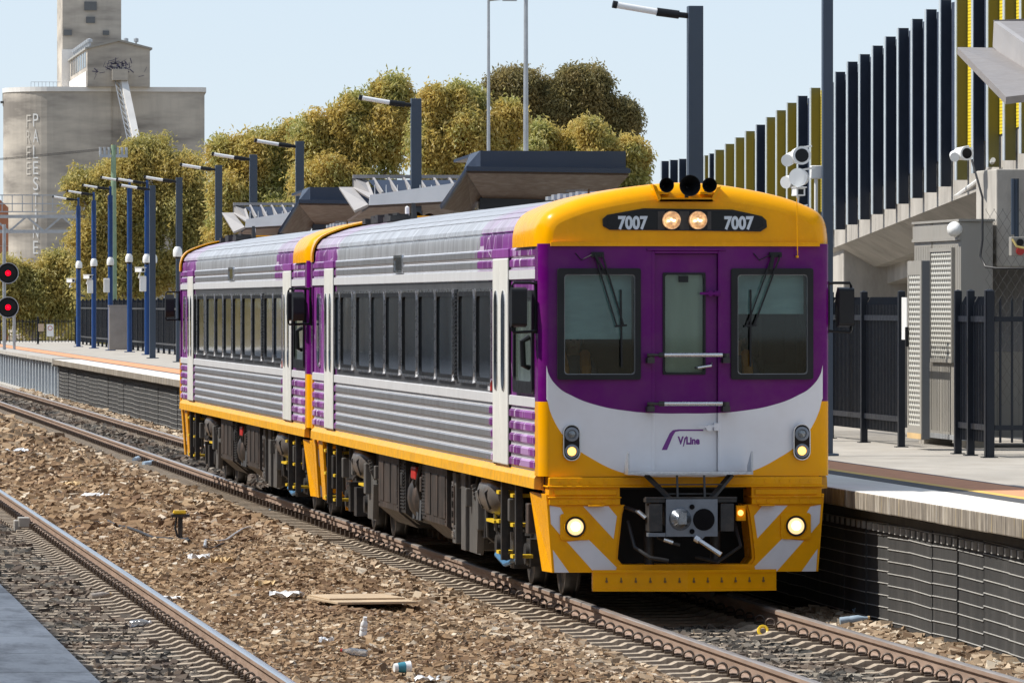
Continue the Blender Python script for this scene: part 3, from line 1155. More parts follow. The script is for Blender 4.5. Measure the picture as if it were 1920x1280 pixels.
M['lens_clear'] = glass_mat("clear lamp lens", (.95, .95, .95), opacity=.0)
M['cream_blind'] = pbr("cream door blind", (.72, .70, .56), .8, var=.1, scale=2, sc=(3, 1, .4))
M['grey_lens'] = pbr("unlit grey lamp lens", (.22, .24, .25), .2, metal=.4, var=.3, scale=60)
M['bolt_brown'] = pbr("brown painted bolts", (.16, .08, .02), .5, var=.2)
M['stripe'] = pbr("white reflective stripe", (.68, .68, .72), .35, var=.05, scale=4)
M['coupler_bright'] = pbr("worn coupler steel", (.30, .33, .37), .22, metal=.85, var=.3, scale=8)


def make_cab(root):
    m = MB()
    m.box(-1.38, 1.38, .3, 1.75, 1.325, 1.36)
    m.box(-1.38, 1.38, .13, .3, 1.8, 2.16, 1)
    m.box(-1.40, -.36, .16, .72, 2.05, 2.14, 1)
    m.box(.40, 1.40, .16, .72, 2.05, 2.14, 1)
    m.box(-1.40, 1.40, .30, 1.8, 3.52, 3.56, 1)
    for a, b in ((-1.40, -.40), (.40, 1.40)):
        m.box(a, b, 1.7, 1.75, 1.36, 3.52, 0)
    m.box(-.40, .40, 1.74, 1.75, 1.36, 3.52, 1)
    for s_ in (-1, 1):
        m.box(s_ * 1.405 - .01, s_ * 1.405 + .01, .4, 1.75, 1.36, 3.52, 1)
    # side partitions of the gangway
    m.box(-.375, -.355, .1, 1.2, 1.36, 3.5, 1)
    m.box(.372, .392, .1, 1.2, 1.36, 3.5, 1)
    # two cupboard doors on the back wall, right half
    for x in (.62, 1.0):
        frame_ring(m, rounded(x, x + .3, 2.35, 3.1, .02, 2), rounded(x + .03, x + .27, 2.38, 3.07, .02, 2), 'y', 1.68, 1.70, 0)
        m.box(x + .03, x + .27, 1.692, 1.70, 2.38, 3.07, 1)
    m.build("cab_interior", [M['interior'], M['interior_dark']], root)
    for x in (-1.0, .78):
        s_ = MB()
        s_.box(x - .23, x + .23, .85, 1.3, 1.75, 1.85)
        s_.box(x - .22, x + .22, 1.26, 1.34, 1.85, 2.45)
        s_.cyl((x, 1.05, 1.36), (x, 1.05, 1.75), .06)
        s_.build("driver_seat", M['interior_dark'], root, bevel=.03)


def make_side(root):
    for s_ in (-1, 1):
        def X(a):
            return s_ * a
        # solebar
        m = MB()
        m.prism([(X(1.425), 1.335), (X(1.465), 1.27), (X(1.47), 1.165), (X(1.37), 1.15), (X(1.37), 1.335)], 'y', .30, CAR_L - .3)
        m.build("solebar", M['solebar'], root)
        # belt windows
        spans = [(3.98, 5.36), (5.56, 7.02), (7.56, 9.20), (9.36, 11.08), (11.32, 12.92), (13.2, 14.78), (15.0, 16.55), (16.72, 18.45), (18.98, 20.55), (20.68, 21.28)]
        for y0, y1 in spans:
            m = MB()
            o_ = rounded(y0, y1, 2.16, 3.135, .10, 4)
            i_ = rounded(y0 + .055, y1 - .055, 2.215, 3.075, .07, 4)
            frame_ring(m, o_, i_, 'x', X(1.425), X(1.462))
            f = m.build("window", M['black'], root)
            t = MB()
            i2 = rounded(y0 + .085, y1 - .085, 2.245, 3.045, .05, 4)
            frame_ring(t, rounded(y0 - .018, y1 + .018, 2.142, 3.153, .115, 4), rounded(y0 + .012, y1 - .012, 2.172, 3.123, .09, 4), 'x', X(1.425), X(1.466))
            t.build("trim", M['chrome'], f)
            g = MB()
            a, b = sorted((X(1.435), X(1.444)))
            g.box(a, b, y0 + .03, y1 - .03, 2.19, 3.10)
            g.build("pane", M['glass_dark'], f)
        m = MB()
        a, b = sorted((X(1.43), X(1.46)))
        m.box(a, b, 7.14, 7.42, 2.16, 3.15)
        for k in range(22):
            a2, b2 = sorted((X(1.455), X(1.475)))
            m.box(a2, b2, 7.18, 7.38, 2.19 + k * .043, 2.205 + k * .043)
        m.build("vent_strip", M['black'], root)
        m = MB()
        m.box(a, b, 18.52, 18.90, 2.2, 3.12)
        m.build("drain_panel", M['chrome'], root)
        # passenger doors
        for y0, y1 in ((2.52, 3.78), (21.55, 22.75)):
            m = MB()
            ym = (y0 + y1) / 2
            a, b = sorted((X(1.40), X(1.468)))
            m.box(a, b, y0, ym - .012, 1.345, 3.46)
            m.box(a, b, ym + .012, y1, 1.345, 3.46)
            d = m.build("passenger_door", M['doorwhite'], root, bevel=.012)
            for yc in ((y0 + ym) / 2, (ym + y1) / 2):
                q = MB()
                q.prism(rounded(yc - .15, yc + .15, 2.10, 3.13, .145, 6), 'x', *sorted((X(1.46), X(1.478))))
                wo = q.build("window", M['chrome'], d)
                q = MB()
                q.prism(rounded(yc - .12, yc + .12, 2.13, 3.10, .115, 6), 'x', *sorted((X(1.47), X(1.482))))
                q.build("pane", M['glass_dark'], wo)
            q = MB()
            a, b = sorted((X(1.42), X(1.466)))
            q.box(a, b, y0 - .06, y1 + .06, 3.46, 3.56)
            q.build("door_header", M['purplefilm'], root, bevel=.01)
            q = MB()
            a, b = sorted((X(1.40), X(1.452)))
            q.box(a, b, y0 - .04, y0, 1.33, 3.46)
            q.box(a, b, y1, y1 + .04, 1.33, 3.46)
            q.box(a, b, ym - .012, ym + .012, 1.345, 3.46)
            q.build("door_seal", M['black'], root)
        # cab side window
        m = MB()
        frame_ring(m, rounded(.48, 2.06, 2.10, 3.13, .07, 4), rounded(.56, 1.97, 2.22, 3.05, .05, 4), 'x', X(1.425), X(1.47))
        f = m.build("cab_side_window", M['black'], root)
        g = MB()
        a, b = sorted((X(1.435), X(1.446)))
        g.box(a, b, .52, 2.0, 2.16, 3.09)
        g.build("pane", M['cabglass'], f)
        h = MB()
        h.tube([(X(1.46), .78, 2.36), (X(1.52), .74, 2.38), (X(1.53), .74, 2.62), (X(1.46), .78, 2.66)], .03, 8)
        h.build("grab_rail", M['black'], root)
        # rear vestibule window
        m = MB()
        m.prism(rounded(23.55, 23.95, 2.15, 3.13, .15, 5), 'x', *sorted((X(1.43), X(1.455))))
        f = m.build("vestibule_window", M['chrome'], root)
        g = MB()
        g.prism(rounded(23.6, 23.9, 2.2, 3.08, .12, 5), 'x', *sorted((X(1.44), X(1.462))))
        g.build("pane", M['glass_dark'], f)
        # small cantrail marker window
        m = MB()
        frame_ring(m, rounded(12.9, 13.9, 3.36, 3.57, .04, 2), rounded(13.0, 13.8, 3.39, 3.54, .03, 2), 'x', X(1.425), X(1.458))
        f = m.build("side_indicator", M['chrome'], root)
        g = MB()
        a, b = sorted((X(1.43), X(1.45)))
        g.box(a, b, 12.95, 13.85, 3.37, 3.56)
        g.build("pane", M['glass_dark'], f)
        # belt tell-tale lamps
        g = MB()
        a, b = sorted((X(1.43), X(1.456)))
        g.box(a, b, 3.98, 4.10, 2.085, 2.19)
        g.build("door_lamp", M['red'], root)
        g = MB()
        g.box(a, b, 4.10, 4.30, 2.085, 2.19)
        g.build("notice", M['white'], root)
        # mirrors
        for yy, sy in ((.22, 1), (CAR_L - .22, -1)):
            q = MB()
            q.tube([(X(1.45), yy - .02 * sy, 3.19), (X(1.52), yy - .02 * sy, 3.20), (X(1.68), yy, 3.20), (X(1.695), yy, 3.17), (X(1.695), yy, 2.73), (X(1.68), yy, 2.71), (X(1.50), yy, 2.72), (X(1.45), yy - .02 * sy, 2.73)], .014, 8)
            q.tube([(X(1.46), yy, 3.22), (X(1.46), yy, 2.7)], .02, 8)
            br = q.build("mirror_bracket", M['black'], root)
            h = MB()
            prof = [(yy - .10, 2.78), (yy + .06, 2.76), (yy + .16, 2.86), (yy + .14, 3.08), (yy + .02, 3.16), (yy - .10, 3.14)]
            if sy < 0:
                prof = [(2 * yy - p_[0], p_[1]) for p_ in prof]
            h.prism(prof, 'x', *sorted((X(1.56), X(1.71))))
            h.build("mirror", M['black'], br, bevel=.02)


M['solebar'] = pbr("dusty yellow solebar paint", (.82, .40, .01), .4, var=.08, scale=3, sc=(1, 1, 1), dirt=(.35, .2, .06), dirt_amt=.6)
M['purplefilm'] = pbr("purple film", (.24, .05, .27), .35, var=.2, scale=4)
M['cabglass'] = pbr("greenish cab side glass", (.10, .13, .11), .07, var=.5, scale=1.5, sc=(1, 2.5, .3))


def make_under(root):
    s_ = -1
    for s_ in (-1, 1):
        def bx(x0, x1, y0, y1, z0, z1):
            a, b = sorted((s_ * x0, s_ * x1))
            return (a, b, y0, y1, z0, z1)
        # two radiator modules
        for y0, y1, lv in ((9.0, 11.3, 11.3), (14.2, 16.6, 13.7)):
            m = MB()
            a = [(s_ * .55, 1.15), (s_ * 1.36, 1.15), (s_ * 1.36, .50), (s_ * 1.12, .30), (s_ * .55, .30)]
            m.prism(a, 'y', y0, y1)
            for k in range(6):
                m.cyl((s_ * 1.36, y0 + .12, .55 + k * .1), (s_ * 1.372, y0 + .12, .55 + k * .1), .012, n=6)
                m.cyl((s_ * 1.36, y1 - .12, .55 + k * .1), (s_ * 1.372, y1 - .12, .55 + k * .1), .012, n=6)
            o = m.build("radiator_box", M['frame_grey'], root, bevel=.015)
            q = MB()
            a = [(s_ * .6, 1.12), (s_ * 1.33, 1.12), (s_ * 1.33, .50), (s_ * 1.15, .36), (s_ * .6, .36)]
            q.prism(a, 'y', lv, lv + .55)
            for k in range(14):
                q.box(*bx(1.33, 1.345, lv + .06, lv + .49, .55 + k * .04, .565 + k * .04))
            q.build("louvre", M['frame_dark'], o)
        # fan cowl and red valve between the radiators
        m = MB()
        m.lathe([(.12, -.5), (.16, -.3), (.30, -.05), (.34, .15), (.34, .4)], (s_ * 1.05, 12.6, .72), (0, 1, 0), 18)
        m.cyl((s_ * 1.05, 12.1, .72), (s_ * 1.05, 11.95, .72), .16, n=14)
        m.build("exhaust_cowl", M['frame_grey'], root)
        m = MB()
        m.box(*bx(1.22, 1.36, 12.35, 12.85, .93, 1.08))
        m.build("valve_box", M['red'], root, bevel=.02)
        m = MB()
        for y in (12.2, 12.5, 12.9):
            m.tube([(s_ * 1.3, y, 1.12), (s_ * 1.34, y + .1, .9), (s_ * 1.28, y + .2, .7), (s_ * 1.3, y + .1, .45)], .028, 8)
        m.build("pipe", M['hose'], root)
        # control column next to the first module
        m = MB()
        m.box(*bx(.8, 1.34, 8.3, 8.62, .33, 1.12))
        m.box(*bx(.8, 1.32, 7.55, 7.95, .28, 1.14))
        m.build("control_cabinet", M['plate_grey'], root, bevel=.01)
        m = MB()
        for k in range(6):
            m.box(*bx(1.34, 1.36, 8.36, 8.54, .4 + k * .11, .47 + k * .11))
        m.build("switch_plate", M['steel'], root)
        m = MB()
        m.prism([(s_ * .7, 1.15), (s_ * 1.30, 1.15), (s_ * 1.30, .95), (s_ * 1.1, .85)], 'y', 7.5, 8.9)
        m.build("cable_tray", M['frame_grey'], root)
        # chevron splash plates before each bogie
        for y0, sy in ((6.35, 1), (17.6, 1)):
            m = MB()
            poly = [(y0, .28), (y0 + 1.05, .28), (y0 + 1.05, 1.0), (y0 + .35, 1.0), (y0 - .12, .72)]
            m.prism(poly, 'x', *sorted((s_ * 1.26, s_ * 1.29)))
            m.bar((s_ * 1.31, y0 - .02, .30), (s_ * 1.31, y0 - .12, .72), .05, .03)
            m.bar((s_ * 1.31, y0 - .12, .72), (s_ * 1.31, y0 + .35, 1.0), .05, .03)
            for k in range(4):
                m.bar((s_ * 1.30, y0 - .1 + k * .07, .80 + k * .04), (s_ * 1.36, y0 - .1 + k * .07, .92 + k * .04), .05, .05)
            m.build("splash_plate", M['plate_grey'], root)
            # rounded air reservoir
        for yc in (5.1, 19.0):
            m = MB()
            m.lathe([(.001, -.62), (.12, -.58), (.20, -.46), (.225, -.3), (.225, .45), (.16, .56), (.001, .6)], (s_ * 1.20, yc, .97), (0, 1, 0), 20)
            m.build("air_tank", M['tank'], root)
            for y in (yc - .35, yc + .3):
                m = MB()
                m.bar((s_ * 1.2, y, 1.18), (s_ * 1.43, y, 1.0), .05, .02)
                m.bar((s_ * 1.43, y, 1.0), (s_ * 1.38, y, .82), .05, .02)
                m.build("tank_strap", M['frame_dark'], root)
            m = MB()
            m.bar((s_ * 1.30, yc - .55, .70), (s_ * 1.30, yc + .15, .70), .12, .03)
            m.build("step_plate", M['yellow_trim'], root)
        # black steps with yellow treads under the end doors
        for y in (2.3, 3.5, 21.6, 22.9):
            m = MB()
            m.box(*bx(1.34, 1.41, y - .05, y + .05, .34, 1.16))
            m.build("step_post", M['frame_dark'], root)
            for z in (.40, .72, 1.02):
                m = MB()
                m.box(*bx(1.22, 1.43, y + .05, y + .26, z, z + .035))
                m.build("step_tread", M['yellow_trim'], root)
        # hanging brackets and boxes that fill the gaps
        rr = random.Random(5)
        for y in (4.4, 6.0, 7.3, 13.3, 17.2, 18.3, 20.4, 23.6):
            m = MB()
            h = rr.uniform(.35, .7)
            wdt = rr.uniform(.18, .4)
            m.box(*bx(.7, 1.18 + rr.uniform(0, .12), y, y + wdt, 1.15 - h, 1.15))
            m.bar((s_ * 1.2, y - .1, 1.14), (s_ * 1.15, y - .12, .5), .05, .04)
            m.bar((s_ * 1.15, y - .12, .5), (s_ * 1.2, y + wdt, .42), .03, .03)
            m.build("equipment_box", M['frame_dark'], root, bevel=.012)
        m = MB()
        m.tube([(s_ * 1.25, 3.2, .36), (s_ * 1.28, 4.2, .27), (s_ * 1.25, 5.2, .33)], .03, 8)
        m.build("sand_pipe", M['bluepipe'], root)
        # pipes, cable loops and small fittings along the skirt
        rp = random.Random(21)
        for y in (1.4, 3.0, 4.7, 5.8, 6.9, 8.1, 11.5, 13.6, 16.8, 18.0, 19.7, 21.0, 22.4, 23.8):
            m = MB()
            x_ = s_ * rp.uniform(1.18, 1.34)
            z_ = rp.uniform(.45, .8)
            m.tube([(x_, y, 1.14), (x_ + s_ * .03, y + rp.uniform(-.1, .1), .95), (x_, y + rp.uniform(.05, .3), z_), (x_ - s_ * .12, y + .35, z_ - .08)], rp.choice((.016, .022, .03)), 6)
            m.build("pipe", rp.choice((M['hose'], M['frame_grey'], M['plate_grey'])), root)
            m = MB()
            m.box(*bx(1.20, 1.36, y + .25, y + .25 + rp.uniform(.1, .25), .62 + rp.uniform(-.1, .2), .98))
            m.build("fitting_box", rp.choice((M['plate_grey'], M['frame_dark'], M['frame_grey'])), root, bevel=.012)
        for y0, y1 in ((9.0, 11.3), (14.2, 16.6)):
            for k in range(3):
                m = MB()
                yy = y0 + (y1 - y0) * (k + .5) / 3
                m.box(*bx(1.358, 1.372, yy - .26, yy + .26, .58, 1.06))
                m.build("hatch", M['frame_grey'], root, bevel=.006)
    # engine block along the middle so that no light passes through
    m = MB()
    m.box(-.75, .75, 7.4, 17.5, .38, 1.16)
    m.build("engine", M['frame_dark'], root, bevel=.05)
    # bogies
    for yb in (4.15, 20.9):
        m = MB()
        for s_ in (-1, 1):
            m.prism([(yb - 1.75, .62), (yb - 1.75, .50), (yb - .75, .40), (yb + .75, .40), (yb + 1.75, .50), (yb + 1.75, .62), (yb + .8, .72), (yb - .8, .72)], 'x', *sorted((s_ * 1.0, s_ * 1.12)))
            for dy in (-1.25, 1.25):
                m.box(*sorted((s_ * 1.02, s_ * 1.2)), yb + dy - .16, yb + dy + .16, .30, .58)
                m.cyl((s_ * 1.12, yb + dy, .425), (s_ * 1.24, yb + dy, .425), .11, n=14)
                for k in range(5):
                    m.cyl((s_ * 1.10, yb + dy + .3, .60 + k * .06), (s_ * 1.10, yb + dy + .3, .63 + k * .06), .10, n=12)
            m.cyl((s_ * 1.15, yb, .72), (s_ * 1.15, yb, 1.12), .16, n=14)
            m.bar((s_ * 1.26, yb - 1.1, .88), (s_ * 1.26, yb - .1, .72), .05, .05)
            m.box(*sorted((s_ * 1.1, s_ * 1.28)), yb - .7, yb - .35, .25, .62)
            m.box(*sorted((s_ * 1.1, s_ * 1.26)), yb + .35, yb + .6, .28, .66)
        m.box(-1.0, 1.0, yb - .35, yb + .35, .45, .8)
        bg_ = m.build("bogie", M['frame_dark'], root)
        for dy in (-1.25, 1.25):
            q = MB()
            q.cyl((-.8, yb + dy, .425), (.8, yb + dy, .425), .08, n=12)
            for s_ in (-1, 1):
                q.lathe([(.09, -.06), (.30, -.045), (.34, -.062), (.423, -.066), (.428, .05), (.455, .062), (.455, .085), (.34, .085), (.30, .05), (.09, .06)], (s_ * .795, yb + dy, .43), (-s_, 0, 0), 40)
            q.build("wheelset", M['wheel'], bg_)


M['tank'] = pbr("grey brown air tank", (.10, .09, .085), .35, var=.3, scale=4, dirt=(.2, .15, .1), dirt_amt=.5)


def make_roof_bits(root):
    m = MB()
    m.bar((-.75, 1.6, 4.14), (-.75, 3.3, 4.16), .02, .02)
    m.bar((-.75, 1.6, 4.08), (-.75, 1.6, 4.15), .02, .02)
    m.build("roof_aerial", M['frame_dark'], root)
    m = MB()
    for k in range(9):
        y = 2.9 + k * .33
        m.box(-.62 - .02 * (k % 3), -.45, y, y + .22, 4.10, 4.14 + .015 * (k % 2))
    m.box(-.60, -.47, 2.9, 5.76, 4.09, 4.12)
    m.build("roof_walkway", M['galv'], root)
    m = MB()
    for k in range(7):
        y = 20.6 + k * .55
        m.box(-.8 + .03 * (k % 3), -.5, y, y + .42, 4.07, 4.14 + .03 * (k % 2))
    m.bar((-.7, 20.6, 4.16), (-.7, 24.0, 4.16), .03, .03)
    m.build("roof_duct", M['frame_dark'], root)
    for y in (14.6, 11.9):
        m = MB()
        m.lathe([(.10, 0), (.10, .15), (.085, .19), (.04, .215), (.001, .22)], (.95, y, 4.0), (0, 0, 1), 16)
        m.build("roof_vent", M['lampwhite'], root)
    m = MB()
    m.lathe([(.03, 0), (.03, .2), (.001, .22)], (-.2, 24.2, 4.1), (0, 0, 1), 10)
    m.build("roof_aerial_stub", M['lampwhite'], root)
    m = MB()
    m.prism([(20.1, 4.08), (20.5, 4.08), (20.35, 4.3)], 'x', -.55, -.5)
    m.build("roof_fin", M['black'], root)


def make_person(root_name, loc, label, hair=(.03, .02, .015)):
    """a seated figure in a hi-vis vest"""
    e = thing(root_name, loc, label, "person")
    J = {  # name: (pos, radius)  local: faces -Y, seat at z 0
        'pelvis': ((0, 0, .10), .15), 'waist': ((0, .0, .26), .14), 'chest': ((0, -.01, .44), .165), 'neck': ((0, -.02, .60), .06), 'jaw': ((0, -.05, .67), .062), 'head': ((0, -.04, .76), .095), 'crown': ((0, -.03, .83), .07)}
    for s_, n_ in ((-1, 'l'), (1, 'r')):
        J['sh' + n_] = ((s_ * .19, -.01, .54), .065)
        J['el' + n_] = ((s_ * .25, -.10, .28), .045)
        J['wr' + n_] = ((s_ * .17, -.36, .25), .03)
        J['ha' + n_] = ((s_ * .15, -.44, .24), .032)
        J['hip' + n_] = ((s_ * .10, -.02, .07), .09)
        J['kn' + n_] = ((s_ * .13, -.42, .08), .065)
        J['an' + n_] = ((s_ * .13, -.40, -.34), .04)
        J['to' + n_] = ((s_ * .14, -.56, -.39), .035)
    E = [('pelvis', 'waist'), ('waist', 'chest'), ('chest', 'neck'), ('neck', 'jaw'), ('jaw', 'head'), ('head', 'crown')]
    for n_ in 'lr':
        E += [('chest', 'sh' + n_), ('sh' + n_, 'el' + n_), ('el' + n_, 'wr' + n_), ('wr' + n_, 'ha' + n_), ('pelvis', 'hip' + n_), ('hip' + n_, 'kn' + n_), ('kn' + n_, 'an' + n_), ('an' + n_, 'to' + n_)]
    names = list(J)
    me = bpy.data.meshes.new("person_body")
    me.from_pydata([J[k][0] for k in names], [(names.index(a), names.index(b)) for a, b in E], [])
    o = bpy.data.objects.new("person_body", me)
    COL.objects.link(o)
    o.parent = e
    sk = o.modifiers.new("skin", 'SKIN')
    for k, sv in zip(names, me.skin_vertices[0].data):
        sv.radius = (J[k][1], J[k][1])
        sv.use_root = (k == 'pelvis')
    sk.use_smooth_shade = True
    o.modifiers.new("sub", 'SUBSURF').render_levels = 2
    skin, n, l, bs = new_mat("skin above dark clothes")
    tc = n.new("ShaderNodeTexCoord")
    sp = n.new("ShaderNodeSeparateXYZ")
    l.new(tc.outputs["Object"], sp.inputs[0])
    hd = math_n(n, l, 'GREATER_THAN', sp.outputs[2], .61)
    hn = math_n(n, l, 'LESS_THAN', sp.outputs[1], -.37)
    lowz = math_n(n, l, 'GREATER_THAN', sp.outputs[2], .19)
    f = math_n(n, l, 'MAXIMUM', hd, math_n(n, l, 'MULTIPLY', hn, lowz))
    l.new(mixc(n, l, f, (.03, .035, .06), (.42, .24, .17)), bs.inputs["Base Color"])
    me.materials.append(skin)
    h = MB()
    h.ball((0, -.015, .80), 1, 14, 0, (.098, .108, .085))
    h.build("hair", pbr("dark hair", hair, .6), e)
    fc = MB()
    for s_ in (-1, 1):
        fc.ball((s_ * .034, -.128, .765), 1, 8, 1, (.014, .008, .008))
        fc.ball((s_ * .10, -.03, .75), 1, 8, 0, (.012, .025, .035))
    fc.ball((0, -.142, .735), 1, 8, 0, (.014, .02, .022))
    fc.ball((0, -.118, .69), 1, 8, 2, (.028, .012, .007))
    sk2 = pbr("face skin", (.42, .24, .17), .5)
    fc.build("face", [sk2, M['black'], pbr("lips", (.3, .1, .09), .5)], e)
    v = MB()
    for s_ in (-1, 1):
        v.tube([(s_ * .10, -.175, .10), (s_ * .11, -.185, .3), (s_ * .11, -.175, .48), (s_ * .12, -.02, .615), (s_ * .12, .15, .5), (s_ * .11, .17, .15)], .055, 8)
    v.build("hi_vis_vest", M['hivis'], e)
    b = MB()
    for s_ in (-1, 1):
        b.cyl((s_ * .11, -.20, .26), (s_ * .11, -.19, .31), .062, n=10)
    b.build("reflective_band", M['lettering'], e)
    return e


M['hivis'] = pbr("orange hi-vis cloth", (.95, .30, .04), .7, var=.1)


def make_car():
    root = thing("railcar", (CAR_X, CAR_Y, 0), "leading purple, white and yellow diesel railcar numbered 7007 with lit headlights", "railcar", "two coupled diesel railcars")
    make_body(root)
    make_mask(root)
    make_cap(root, 2.05)
    make_mask(root, True)
    make_cap(root, .55, True)
    make_windscreen(root, WIN_L, fz(627), -1)
    make_windscreen(root, WIN_R, fz(580), 1)
    make_front(root)
    make_cab(root)
    make_side(root)
    make_under(root)
    make_roof_bits(root)
    # yellow rear skirts
    m = MB()
    for s_ in (-1, 1):
        for y0, y1 in ((CAR_L - .42, CAR_L - .04), (CAR_L - 1.5, CAR_L - .9)):
            m.slab([(s_ * 1.42, y0, 1.15), (s_ * 1.42, y1, 1.15), (s_ * 1.36, y1, .36), (s_ * 1.36, y0 + .1, .36)], .03)
    m.box(-1.36, 1.36, CAR_L - .3, CAR_L - .02, 1.05, 1.29)
    m.build("rear_skirt", M['yellow'], root)
    m = MB()
    m.box(-.55, .55, CAR_L - .2, CAR_L + .1, 1.3, 3.4)
    m.cyl((0, CAR_L - .5, .9), (0, CAR_L + .2, .9), .16)
    m.build("gangway", M['frame_dark'], root)
    return root


car = make_car()
car2 = copy_tree(car, None, skip=("number",))
car2.location.y = CAR_Y + CAR_L + .35
car2["label"] = "trailing silver and purple diesel railcar coupled behind the numbered one"
for c_ in list(car2.children_recursive):
    # the lamps at the coupled end are off
    if c_.type == 'MESH':
        for sl_ in c_.material_slots:
            if sl_.material in (M['warm'], M['warm_core'], M['amber'], M['reflector']):
                sl_.link = 'OBJECT'
                sl_.material = M['grey_lens']
make_person("person", (CAR_X - 1.0, CAR_Y + .95, 1.87), "person in an orange hi-vis vest sitting behind the left windscreen under the long blind")
make_person("person", (CAR_X + .64, CAR_Y + 1.0, 1.87), "person in an orange hi-vis vest sitting behind the right windscreen under the short blind")
# ------------------------------------------------------------------ ground, ballast, tracks
PZ = 1.15                      # platform height above the rail heads
EDGE = 11.10                   # edge of the far platform


def ground_mat():
    m, n, l, bs = new_mat("dry gravelly ground")
    vec = coords(n, l)
    t = noise(n, l, .05, 6, vec)
    t2 = noise(n, l, 9, 8, vec, .8)
    c = ramp(n, l, t2.outputs[0], [(.3, (.10, .075, .05)), (.5, (.22, .17, .12)), (.7, (.36, .30, .23))])
    c = mixc(n, l, ramp(n, l, t.outputs[0], [(.4, (0, 0, 0)), (.6, (.5,) * 3)]), c, (.13, .13, .06))
    l.new(c, bs.inputs["Base Color"])
    bs.inputs["Roughness"].default_value = .95
    add_bump(n, l, bs, t2.outputs[0], .6, .05)
    return m


def bed_mat():
    """ballast bed: brown stone with a finer darker grain"""
    m, n, l, bs = new_mat("ballast bed")
    vec = coords(n, l)
    vo = n.new("ShaderNodeTexVoronoi")
    vo.inputs["Scale"].default_value = 15
    l.new(vec, vo.inputs["Vector"])
    sc = n.new("ShaderNodeSeparateColor")
    l.new(vo.outputs["Color"], sc.inputs[0])
    c = ramp(n, l, sc.outputs[0], [(0, (.07, .045, .03)), (.4, (.17, .11, .07)), (.75, (.28, .20, .14)), (1, (.42, .35, .28))])
    l.new(c, bs.inputs["Base Color"])
    bs.inputs["Roughness"].default_value = .95
    add_bump(n, l, bs, vo.outputs["Distance"], 1.0, .06)
    return m


g = MB()
g.add([(-3000, -500, -.45), (3000, -500, -.45), (3000, 5500, -.45), (-3000, 5500, -.45)], [(0, 1, 2, 3)])
struct(g.build("ground", ground_mat()), "dry gravelly ground around the station")


def bed_z(x, y):
    """height of the ballast surface"""
    z = -.205
    if x < 4.7:
        z = -.222
    if abs(x - 9.43) < .78:
        z = -.255
    if abs(x - 3.68) < .6:
        z = -.262
    if 4.9 < x < 8.0:
        t = (x - 4.9) / 3.1
        z += .10 * math.sin(math.pi * t) + .05 * math.sin(y * .37 + x * 1.7) * math.sin(math.pi * t) + .03 * math.sin(y * 1.3 + 2 * x) * math.sin(math.pi * t)
    if 8.04 < x < 8.66:
        z = -.262
    if x > 10.5:
        z += .05 * (x - 10.5)
    return z


bm_ = MB()
xs_ = [-2 + .4 * i for i in range(34)]
ys_ = [28 + 1.0 * i for i in range(60)] + [88 + 6 * i for i in range(70)]
vs_ = [(x, y, bed_z(x, y) - .03) for y in ys_ for x in xs_]
nx_ = len(xs_)
bm_.add(vs_, [(j * nx_ + i, j * nx_ + i + 1, (j + 1) * nx_ + i + 1, (j + 1) * nx_ + i) for j in range(len(ys_) - 1) for i in range(nx_ - 1)], 0, True)
struct(bm_.build("ballast_bed", bed_mat()), "brown ballast bed between and under the two tracks")


def stone_mat(name, stops):
    m, n, l, bs = new_mat(name)
    ge = n.new("ShaderNodeNewGeometry")
    c = ramp(n, l, ge.outputs["Random Per Island"], stops)
    vec = coords(n, l)
    t = noise(n, l, .55, 5, vec)
    c = mixc(n, l, ramp(n, l, t.outputs[0], [(.40, (0, 0, 0)), (.65, (.75,) * 3)]), c, mixc(n, l, .55, c, (.15, .075, .035)))
    l.new(c, bs.inputs["Base Color"])
    bs.inputs["Roughness"].default_value = .9
    t2 = noise(n, l, 70, 4, vec)
    add_bump(n, l, bs, t2.outputs[0], .3, .01)
    return m


M['stone_brown'] = stone_mat("brown ballast stone", [(0, (.09, .052, .026)), (.25, (.18, .110, .056)), (.55, (.28, .182, .098)), (.8, (.37, .260, .155)), (.95, (.50, .40, .28)), (1, (.60, .54, .45))])
M['stone_pale'] = stone_mat("pale tan ballast stone", [(0, (.15, .10, .06)), (.3, (.30, .215, .135)), (.6, (.42, .32, .215)), (.85, (.52, .42, .30)), (1, (.64, .57, .46))])
M['stone_dark'] = stone_mat("dark basalt ballast stone", [(0, (.03, .029, .027)), (.4, (.06, .056, .049)), (.7, (.10, .092, .078)), (.9, (.17, .15, .125)), (1, (.30, .27, .22))])


